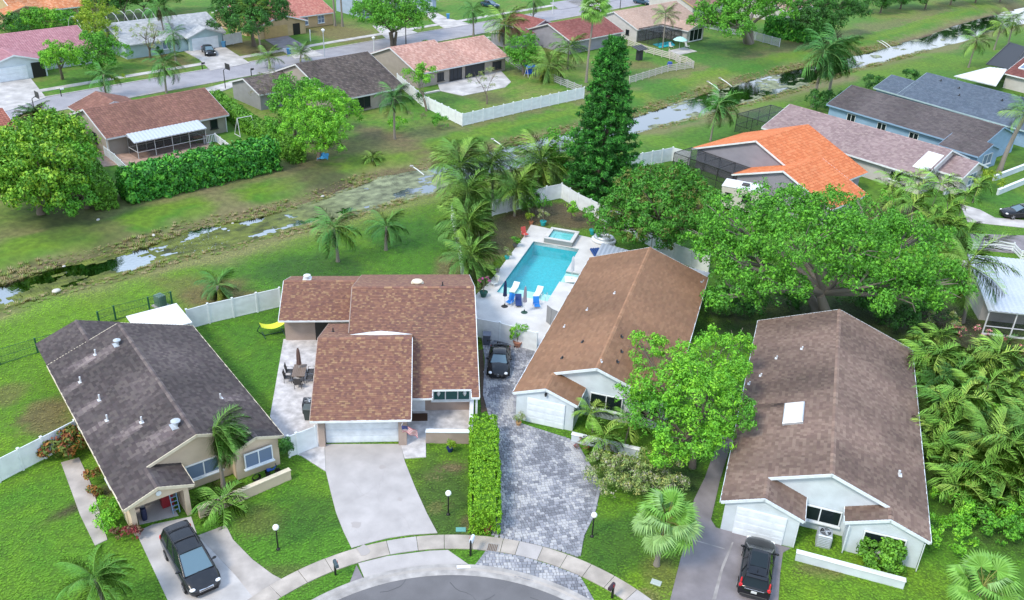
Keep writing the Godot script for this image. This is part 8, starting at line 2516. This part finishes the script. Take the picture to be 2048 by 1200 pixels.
func build_yard_things() -> void:
	globe_lamp("white globe lamp left of the concrete driveway", spot(-13.19, -39.69))
	globe_lamp("white globe lamp on the lawn between driveway and clipped hedge", spot(-3.41, -43.33))
	globe_lamp("white globe lamp right of the stone driveway", spot(5.54, -41.93))
	mailbox("dark mailbox on the small grass triangle left of the driveway apron", spot(-9.44, -37.87), 0.5, Color(0.05, 0.08, 0.10))
	mailbox("black post mailbox with pale box between the two driveways", spot(-1.80, -39.88), 2.9, Color(0.62, 0.72, 0.82))
	mailbox("dark mailbox right of the paver apron", spot(6.40, -37.05), -0.6, Color(0.05, 0.03, 0.04))
	bin("grey wheeled bin by the white gate behind the roadster", spot(-1.95, -64.00), Color(0.09, 0.10, 0.14), Color(0.16, 0.18, 0.23))
	bin("dark grey wheeled bin at the left wall of the main house's garage", spot(-14.20, -52.66), Color(0.05, 0.07, 0.07), Color(0.09, 0.11, 0.11))
	bin("blue bin at the kerb by the tan driveway", spot(-40.76, -158.18), Color(0.04, 0.15, 0.32), Color(0.05, 0.2, 0.38))
	bin("blue bin beside the aqua house's garage", spot(-53.02, -161.16), Color(0.06, 0.2, 0.38), Color(0.06, 0.25, 0.45))
	bin("blue bin by the far driveway behind the oak", spot(-15.97, -194.09), Color(0.05, 0.2, 0.4), Color(0.05, 0.25, 0.45))
	bin("yellow topped black bin at the side of the brown tile house", spot(-56.22, -113.17), Color(0.02, 0.03, 0.04), Color(0.65, 0.5, 0.05))
	air_conditioner("cylindrical grey green air conditioner beside the main house's garage", spot(-14.38, -53.63), 0.1, 0.85, 0.95, M.screen)
	air_conditioner("square grey air conditioner before the worn roof house", spot(19.79, -42.20), -0.3, 0.85, 0.95, M.aluminium)
	# patio table set beside the main house
	var t := thing("patio_table", "brown slatted patio table on the white paving", "table", spot(-16.01, -57.79), 0.1)
	for i in 7:
		var g := Geo.new()
		g.col = shade(Color(0.20, 0.15, 0.12), 0.12)
		g.box(Vector3(-0.42 + i * 0.14, 0.74, 0), Vector3(0.13, 0.04, 1.7))
		part("slat", g, M.plain, t)
	for e in [Vector3(-0.4, 0, 0.75), Vector3(0.4, 0, 0.75), Vector3(-0.4, 0, -0.75), Vector3(0.4, 0, -0.75)]:
		var g := Geo.new()
		g.box(e + Vector3(0, 0.36, 0), Vector3(0.06, 0.72, 0.06))
		part("leg", g, M.dark_metal, t)
	for q in [[Vector3(-0.8, 0, 0.45), PI / 2, "left side near end"], [Vector3(-0.8, 0, -0.45), PI / 2, "left side far end"], [Vector3(0.8, 0, 0.45), -PI / 2, "right side near end"], [Vector3(0.8, 0, -0.45), -PI / 2, "right side far end"], [Vector3(0.05, 0, 1.25), PI, "near end"]]:
		var c := thing("patio_chair", "dark mesh patio chair at the table's %s" % q[2], "chair", t.position + Basis(Vector3.UP, 0.1) * q[0], q[1] + 0.1, "mesh chairs round the patio table")
		var s := Geo.new()
		s.col = Color(0.06, 0.055, 0.055)
		s.soft_box(Vector3(0, 0.43, 0), Vector3(0.5, 0.05, 0.5), 0.02)
		part("seat", s, M.plain, c)
		var b := Geo.new()
		b.col = Color(0.06, 0.055, 0.055)
		b.box(Vector3(0, 0.3, 0), Vector3(0.5, 0.6, 0.04))
		part("backrest", b, M.plain, c, "", Transform3D(Basis(Vector3.RIGHT, -0.2), Vector3(0, 0.45, -0.25)))
		for e in [-0.26, 0.26]:
			var a := Geo.new()
			a.tube([Vector3(e, 0, 0.25), Vector3(e, 0.62, 0.22), Vector3(e, 0.66, -0.25), Vector3(e, 0, -0.3)], [0.02, 0.02, 0.02, 0.02], 5)
			part("arm_frame", a, M.dark_metal, c)
	closed_umbrella("brown parasol folded shut standing in the patio table", spot(-16.09, -58.13), 2.6, Color(0.17, 0.11, 0.10), Color(0.03, 0.03, 0.03))
	# hanging hammock seat
	t = thing("hammock_stand", "yellow hammock on a dark green stand behind the left wing's corner", "hammock", spot(-19.67, -64.19), 0.5)
	var g := Geo.new()
	for k in 8:
		var a := (k - 4) / 4.0
		var b := (k - 3) / 4.0
		g.quad(Vector3(a, 0.75 + a * a * 0.35, 0.42), Vector3(b, 0.75 + b * b * 0.35, 0.42), Vector3(b, 0.75 + b * b * 0.35, -0.42), Vector3(a, 0.75 + a * a * 0.35, -0.42))
	g.col = Color(0.8, 0.85, 0.05)
	g.c.fill(Color(0.72, 0.78, 0.04))
	part("sling", g, M.plain, t)
	var st := Geo.new()
	st.tube([Vector3(-1.0, 1.1, 0), Vector3(-1.3, 0.6, 0), Vector3(-0.8, 0.05, 0), Vector3(0.8, 0.05, 0), Vector3(1.3, 0.6, 0), Vector3(1.0, 1.1, 0)], [0.04, 0.04, 0.04, 0.04, 0.04, 0.04], 6)
	for x in [-0.8, 0.8]: st.tube([Vector3(x, 0.04, -0.6), Vector3(x, 0.04, 0.6)], [0.04, 0.04], 6)
	part("stand", st, mat("dark_green_metal", Color(0.015, 0.06, 0.035), 0.5), t)
	# flag at the garage corner
	t = thing("striped_flag", "red and white striped flag with blue corner hanging from the garage eave", "flag", spot(-6.90, -49.58, 2.3))
	var pole := Geo.new()
	pole.tube([Vector3(-0.15, -0.15, -0.3), Vector3(-0.1, 0.35, 0.75)], [0.02, 0.02], 6)
	part("flagpole", pole, M.white_metal, t)
	for i in 9:
		var s := Geo.new()
		s.col = Color(0.62, 0.10, 0.14) if i % 2 == 0 else Color(0.75, 0.74, 0.74)
		for k in 8:
			var f := func(j: float, r: float) -> Vector3:
				return Vector3(-0.1 + j * 0.13, 0.32 - r * 0.09 - 0.007 * j * j + 0.05 * sin(j * 1.1), 0.72 - r * 0.035 + 0.06 * sin(j * 1.3 + r * 0.3))
			s.quad(f.call(k, i + 1), f.call(k + 1, i + 1), f.call(k + 1, i), f.call(k, i))
		part("stripe", s, M.plain, t)
	var can := Geo.new()
	can.col = Color(0.05, 0.07, 0.25)
	for k in 3:
		var f := func(j: float, r: float) -> Vector3:
			return Vector3(-0.1 + j * 0.13, 0.325 - r * 0.09 - 0.007 * j * j + 0.05 * sin(j * 1.1), 0.735 - r * 0.035 + 0.06 * sin(j * 1.3 + r * 0.3))
		can.quad(f.call(k, 5), f.call(k + 1, 5), f.call(k + 1, 0), f.call(k, 0))
	part("canton", can, M.plain, t)
	# front yard bits
	pot("navy blue pot with small plant on the lawn before the low porch wall", spot(-3.81, -49.65), 0.24, Color(0.01, 0.02, 0.12), "lime", 0.55)
	pot("terracotta pot with small tree in front of the white gate", spot(0.62, -63.81), 0.36, Color(0.45, 0.2, 0.13), "bright", 1.55)
	pot("tan pot with cactus like plant at the tan roofed house's garage", spot(0.86, -52.98), 0.2, Color(0.42, 0.25, 0.11), "sage", 0.6)
	pot("round red pot at the near end of the clipped hedge", spot(-0.88, -41.84), 0.2, Color(0.3, 0.07, 0.04), "red", 0.4)
	t = thing("utility_cover", "teal plastic utility cover set in the lawn by the sidewalk", "utility cover", spot(-2.52, -42.00), 0.05)
	g = Geo.new()
	g.col = Color(0.13, 0.36, 0.33)
	g.soft_box(Vector3(0, 0.03, 0), Vector3(0.62, 0.08, 0.36), 0.015)
	part("lid", g, M.plain, t)
	t = thing("utility_cover", "pale grey utility cover in the lawn below the fan palm", "utility cover", spot(9.05, -38.34), -0.4)
	g = Geo.new()
	g.col = Color(0.42, 0.48, 0.46)
	g.soft_box(Vector3(0, 0.03, 0), Vector3(0.6, 0.08, 0.4), 0.015)
	part("lid", g, M.plain, t)
	t = thing("drain_cover", "square iron drain cover in the sidewalk beside the paver apron", "drain cover", spot(-0.52, -40.54), -0.15)
	g = Geo.new()
	g.box(Vector3(0, 0.06, 0), Vector3(0.72, 0.03, 0.72))
	part("frame", g, M.kerb, t)
	for i in 6:
		var bar := Geo.new()
		bar.col = Color(0.16, 0.11, 0.08)
		bar.box(Vector3(-0.25 + i * 0.1, 0.08, 0), Vector3(0.06, 0.02, 0.56))
		part("bar", bar, M.plain, t)
	ground_piece("painted_kerb_plate", [spot(-2.56, -38.89), spot(-1.77, -38.95), spot(-1.73, -38.74), spot(-2.51, -38.65)], 0.148, M.vinyl, self, 0.01)
	# inside and around the open garage of the cream house
	t = thing("golf_bag", "dark blue bag and tools leaning inside the open garage", "bag", spot(-21.84, -41.67), 0.3)
	g = Geo.new()
	g.col = Color(0.02, 0.03, 0.08)
	g.lathe([Vector2(0.16, 0.06), Vector2(0.19, 0.5), Vector2(0.17, 0.95), Vector2(0.0, 0.96)], 10)
	part("bag", g, M.plain, t)
	for k in 4:
		var cl := Geo.new()
		cl.tube([Vector3(0.05 * k - 0.08, 0.9, 0), Vector3(0.09 * k - 0.15, 1.35, -0.1)], [0.015, 0.012], 5)
		part("club", cl, M.aluminium, t)
	t = thing("step_ladder", "blue ladder leaning at the right wall of the open garage", "ladder", spot(-20.22, -42.49), 0.66)
	for e in [-0.2, 0.2]:
		var r := Geo.new()
		r.box(Vector3(e, 0.95, 0), Vector3(0.05, 1.9, 0.06), Basis(Vector3.RIGHT, -0.15))
		part("side_rail", r, M.blue_wall, t)
	for k in 6:
		var r := Geo.new()
		r.box(Vector3(0, 0.25 + k * 0.3, -0.04 + 0.11 - k * 0.045), Vector3(0.4, 0.04, 0.06))
		part("rung", r, M.blue_wall, t)
	t = thing("storage_box", "red storage box at the back of the open garage", "box", spot(-20.96, -43.08), 0.66)
	g = Geo.new()
	g.soft_box(Vector3(0, 0.5, 0), Vector3(0.7, 1.0, 0.5), 0.03)
	part("body", g, mat("red_box", Color(0.3, 0.02, 0.03), 0.5), t)
	g = Geo.new()
	g.soft_box(Vector3(0, 1.03, 0), Vector3(0.74, 0.06, 0.54), 0.02)
	part("lid", g, M.black, t)
	t = thing("hose_reel", "coiled dark hose against the cream wall behind the low wall", "hose", spot(-16.10, -45.71), 0.66)
	for k in 4:
		var h := Geo.new()
		var pts := []
		var rr := []
		for i in 17:
			pts.append(Vector3((0.22 + 0.02 * k) * cos(TAU * i / 16), 0.35 + (0.22 + 0.02 * k) * sin(TAU * i / 16), 0.03 * k)); rr.append(0.025)
		h.tube(pts, rr, 5, false)
		part("coil", h, M.black, t)
	t = thing("kids_tricycle", "small blue tricycle behind the cream low wall", "tricycle", spot(-15.25, -46.47), 0.4)
	g = Geo.new()
	g.col = Color(0.02, 0.08, 0.35)
	g.tube([Vector3(-0.3, 0.3, 0), Vector3(0.1, 0.38, 0), Vector3(0.3, 0.65, 0)], [0.07, 0.07, 0.04], 6)
	g.soft_box(Vector3(-0.2, 0.42, 0), Vector3(0.3, 0.1, 0.24), 0.03)
	part("frame", g, M.plain, t)
	for q in [Vector3(-0.3, 0.16, 0.2), Vector3(-0.3, 0.16, -0.2), Vector3(0.35, 0.2, 0.0)]:
		var w := Geo.new()
		w.tube([q - Vector3(0, 0, 0.04), q + Vector3(0, 0, 0.04)], [q.y, q.y], 12)
		part("wheel", w, M.tyre, t)
	var hb := Geo.new()
	hb.tube([Vector3(0.28, 0.65, -0.22), Vector3(0.28, 0.65, 0.22)], [0.025, 0.025], 5)
	part("handlebar", hb, M.black, t)
	t = thing("transformer_box", "green utility transformer behind the white lanai roof", "transformer", spot(-30.42, -68.04), -0.6)
	g = Geo.new()
	g.col = Color(0.10, 0.17, 0.14)
	g.soft_box(Vector3(0, 0.55, 0), Vector3(0.8, 1.1, 0.7), 0.05)
	part("cabinet", g, M.plain, t)
	g = Geo.new()
	g.box(Vector3(0, 0.04, 0), Vector3(1.2, 0.1, 1.1))
	part("pad", g, M.kerb, t)
	# canal bank: rocks, pipes
	for q in [[spot(-40.95, -70.88, -0.6), 0.5, "large pale rock at the near water edge on the left"], [spot(-43.25, -85.38, 0), 0.3, "small white stone on the far bank below the big hedge"], [spot(-36.60, -82.85, -0.3), 0.3, "pale stone on the far bank left of the algae"], [spot(-42.41, -75.60, -0.5), 0.22, "small pale stone at the far water edge on the left"], [spot(-22.13, -95.81, -0.6), 0.28, "white stone at the far water edge near the algae"], [spot(-29.84, -87.07, -0.5), 0.2, "small white stone at the far bank below the hedge wall"]]:
		q[1] *= 0.55
		var r := thing("bank_rock", q[2], "rock", q[0], rng.randf() * TAU, "stones along the canal")
		var b := Geo.new()
		b.col = Color(0.55, 0.54, 0.5)
		b.ball(Vector3(0, q[1] * 0.3, 0), Vector3(q[1] * 1.4, q[1] * 0.6, q[1]), 5, 8)
		for i in b.v.size(): b.v[i] += Vector3(noise_b.get_noise_3dv(b.v[i] * 3.0 + q[0]), noise_b.get_noise_3dv(b.v[i] * 3.0), 0) * q[1] * 0.4
		part("stone", b, M.plain, r)
	for q in [[spot(-13.05, -105.11, 0.1), spot(-11.47, -104.58, -0.8), "white drain pipe on the far bank under the backyard palm"], [spot(-3.56, -116.78, 0.1), spot(-1.82, -115.76, -0.8), "white drain pipe on the far bank near the fence corner"], [spot(31.36, -151.85, 0.1), spot(33.15, -149.84, -0.8), "left of two white pipes on the far bank before the zigzag fence"], [spot(33.87, -154.54, 0.1), spot(35.72, -152.75, -0.8), "right of two white pipes on the far bank before the zigzag fence"], [spot(72.95, -190.37, 0.1), spot(74.69, -188.84, -0.8), "left white pipe of the upper right far bank"], [spot(73.89, -191.01, 0.1), spot(75.52, -189.45, -0.8), "right white pipe of the upper right far bank"]]:
		var p := thing("drain_pipe", q[2], "pipe", q[0], 0.0, "white pipes on the far canal bank")
		var b := Geo.new()
		b.tube([Vector3.ZERO, (q[1] - q[0]) * 0.5 + Vector3(0, 0.08, 0), q[1] - q[0]], [0.065, 0.065, 0.065], 8)
		part("pipe", b, M.vinyl, p)
		var c := Geo.new()
		c.box(Vector3(0, 0, 0), Vector3(0.4, 0.12, 0.4))
		part("headwall", c, M.kerb, p)
	# back yards beyond the canal
	t = thing("garden_swing", "white swing frame on the lawn right of the brown tile house", "swing set", spot(-36.11, -114.71), 0.75)
	for e in [[Vector3(-1.2, 0, 0.8), Vector3(-1.0, 2.3, 0)], [Vector3(-1.2, 0, -0.8), Vector3(-1.0, 2.3, 0)], [Vector3(1.2, 0, 0.8), Vector3(1.0, 2.3, 0)], [Vector3(1.2, 0, -0.8), Vector3(1.0, 2.3, 0)], [Vector3(-1.0, 2.3, 0), Vector3(1.0, 2.3, 0)], [Vector3(-1.2, 0.05, 0.8), Vector3(-1.2, 0.05, -0.8)], [Vector3(1.2, 0.05, 0.8), Vector3(1.2, 0.05, -0.8)]]:
		var b := Geo.new()
		b.tube([e[0], e[1]], [0.05, 0.05], 6)
		part("frame_tube", b, M.white_metal, t)
	hoop("basketball hoop left of the brown tile house", spot(-64.81, -116.71), 2.4)
	hoop("basketball hoop right of the brown tile roof by the street", spot(-44.98, -135.26), 2.4)
	street_light("white lantern street light beside the dark tile roof", spot(-34.42, -157.51), 4.2, "aluminium")
	street_light("small white lantern post behind the pink roof's left gable", spot(-26.55, -162.29), 2.2, "white_metal")
	street_light("dark slim lamp pole beside the street oak", spot(-21.58, -168.31), 6.0, "dark_metal")
	street_light("pale slim pole at the far kerb on the top", spot(6.14, -204.26), 4.0, "white_metal")
	street_light("dark double pole near the blue car at the top", spot(21.74, -213.47), 4.0, "dark_metal")
	mailbox("dark mailbox at the far kerb by the pale driveway", spot(-51.80, -145.54), 2.3, Color(0.03, 0.03, 0.03))
	mailbox("dark mailbox at the near kerb above the brown tile house's yard", spot(-43.21, -143.22), 2.3, Color(0.03, 0.03, 0.03))
	mailbox("white mailbox at the far kerb on the left", spot(-66.54, -127.77), 2.3, Color(0.7, 0.72, 0.72))
	t = thing("white_post", "thin white post in the dry lawn before the salmon house", "post", spot(-39.35, -168.97))
	g = Geo.new()
	g.box(Vector3(0, 1.0, 0), Vector3(0.15, 2.0, 0.15)); g.lathe([Vector2(0.12, 2.0), Vector2(0.0, 2.12)], 4)
	part("shaft", g, M.vinyl, t)
	for q in [[spot(-77.00, -136.03), "left of two white chairs before the mauve house's garage"], [spot(-75.99, -136.79), "right of two white chairs before the mauve house's garage"], [spot(28.40, -176.15), "white chair on the far patio by the lone palm"], [spot(31.56, -176.75), "second white chair on the far patio"]]:
		low_chair(q[1], q[0], 0.7, Color(0.7, 0.7, 0.68))
	t = thing("patio_umbrella", "open aqua patio umbrella on the far white patio", "parasol", spot(29.74, -174.75))
	g = Geo.new()
	g.col = Color(0.4, 0.72, 0.66)
	g.lathe([Vector2(1.4, 1.9), Vector2(1.35, 1.95), Vector2(0.7, 2.35), Vector2(0.0, 2.55)], 8)
	part("canopy", g, M.plain, t)
	g = Geo.new()
	g.tube([Vector3.ZERO, Vector3(0, 2.4, 0)], [0.04, 0.03], 6)
	part("pole", g, M.white_metal, t)
	t = thing("canopy_swing", "blue canopied garden swing beside the yellow fronded palm", "garden swing", spot(1.37, -150.76), 0.8)
	for e in [[Vector3(-0.9, 0, 0.5), Vector3(-0.8, 1.7, 0)], [Vector3(-0.9, 0, -0.5), Vector3(-0.8, 1.7, 0)], [Vector3(0.9, 0, 0.5), Vector3(0.8, 1.7, 0)], [Vector3(0.9, 0, -0.5), Vector3(0.8, 1.7, 0)]]:
		var b := Geo.new()
		b.tube([e[0], e[1]], [0.05, 0.05], 5)
		part("leg", b, M.white_metal, t)
	g = Geo.new()
	g.col = Color(0.02, 0.13, 0.6)
	g.box(Vector3(0, 1.75, 0), Vector3(2.0, 0.08, 1.3), Basis(Vector3.RIGHT, 0.2)); g.box(Vector3(0, 0.75, -0.3), Vector3(1.5, 0.7, 0.1)); g.box(Vector3(0, 0.5, 0.05), Vector3(1.5, 0.12, 0.6))
	part("canopy_and_seat", g, M.plain, t)
	t = thing("garden_hut", "small garden stand with dark slatted sloping roof inside the zigzag fence", "shed", spot(21.13, -165.35), 0.75)
	g = Geo.new()
	g.box(Vector3(0, 0.9, 0), Vector3(1.0, 1.8, 0.8))
	part("body", g, M.screen, t)
	for k in 4:
		var b := Geo.new()
		b.box(Vector3(-1.05 + k * 0.7, 2.2, 0), Vector3(0.6, 0.07, 1.9), Basis(Vector3.RIGHT, 0.25))
		part("roof_slat", b, M.dark_metal, t)
	t = thing("blue_ball", "blue pot standing inside the zigzag fence corner", "pot", spot(26.12, -161.12))
	g = Geo.new()
	g.col = Color(0.02, 0.07, 0.3)
	g.lathe([Vector2(0.0, 0.0), Vector2(0.3, 0.0), Vector2(0.5, 0.45), Vector2(0.4, 0.9), Vector2(0.35, 0.9), Vector2(0.0, 0.85)], 12)
	part("pot_body", g, M.plain, t)
	t = thing("blue_tarp", "crumpled blue tarp at the foot of the avocado tree", "tarp", spot(-24.20, -105.76))
	g = Geo.new()
	g.col = Color(0.04, 0.28, 0.55)
	for i in 6:
		for j in 4:
			var f := func(a: int, b: int) -> Vector3: return Vector3(a * 0.22 - 0.6, 0.15 + 0.5 * absf(noise_b.get_noise_2d(a * 9.0, b * 7.0)) + 0.12 * b, b * -0.22)
			g.quad(f.call(i, j), f.call(i + 1, j), f.call(i + 1, j + 1), f.call(i, j + 1))
	part("sheet", g, M.plain, t)
	t = thing("porch_table", "brown wooden table at the right end of the screened porch", "table", spot(-40.79, -110.80), 0.75)
	g = Geo.new()
	g.col = Color(0.25, 0.13, 0.07)
	g.box(Vector3(0, 0.74, 0), Vector3(2.0, 0.06, 0.9)); part("tabletop", g, M.plain, t)
	for e in [Vector3(-0.9, 0.36, 0.35), Vector3(0.9, 0.36, 0.35), Vector3(-0.9, 0.36, -0.35), Vector3(0.9, 0.36, -0.35)]:
		var b := Geo.new()
		b.box(e, Vector3(0.08, 0.72, 0.08))
		part("leg", b, M.bark, t)
	t = thing("patio_bench", "long brown bench against the brown tile house's wall", "bench", spot(-49.44, -105.79), 0.8)
	g = Geo.new()
	g.col = Color(0.16, 0.11, 0.09)
	g.soft_box(Vector3(0, 0.35, 0), Vector3(2.4, 0.7, 0.8), 0.04)
	part("body", g, M.plain, t)
	t = thing("door_mat_step", "grey step slab at the side of the far patio", "step", spot(-14.09, -137.95), 0.75)
	g = Geo.new()
	g.box(Vector3(0, 0.1, 0), Vector3(3.6, 0.2, 0.5))
	part("slab", g, M.pale_concrete, t)
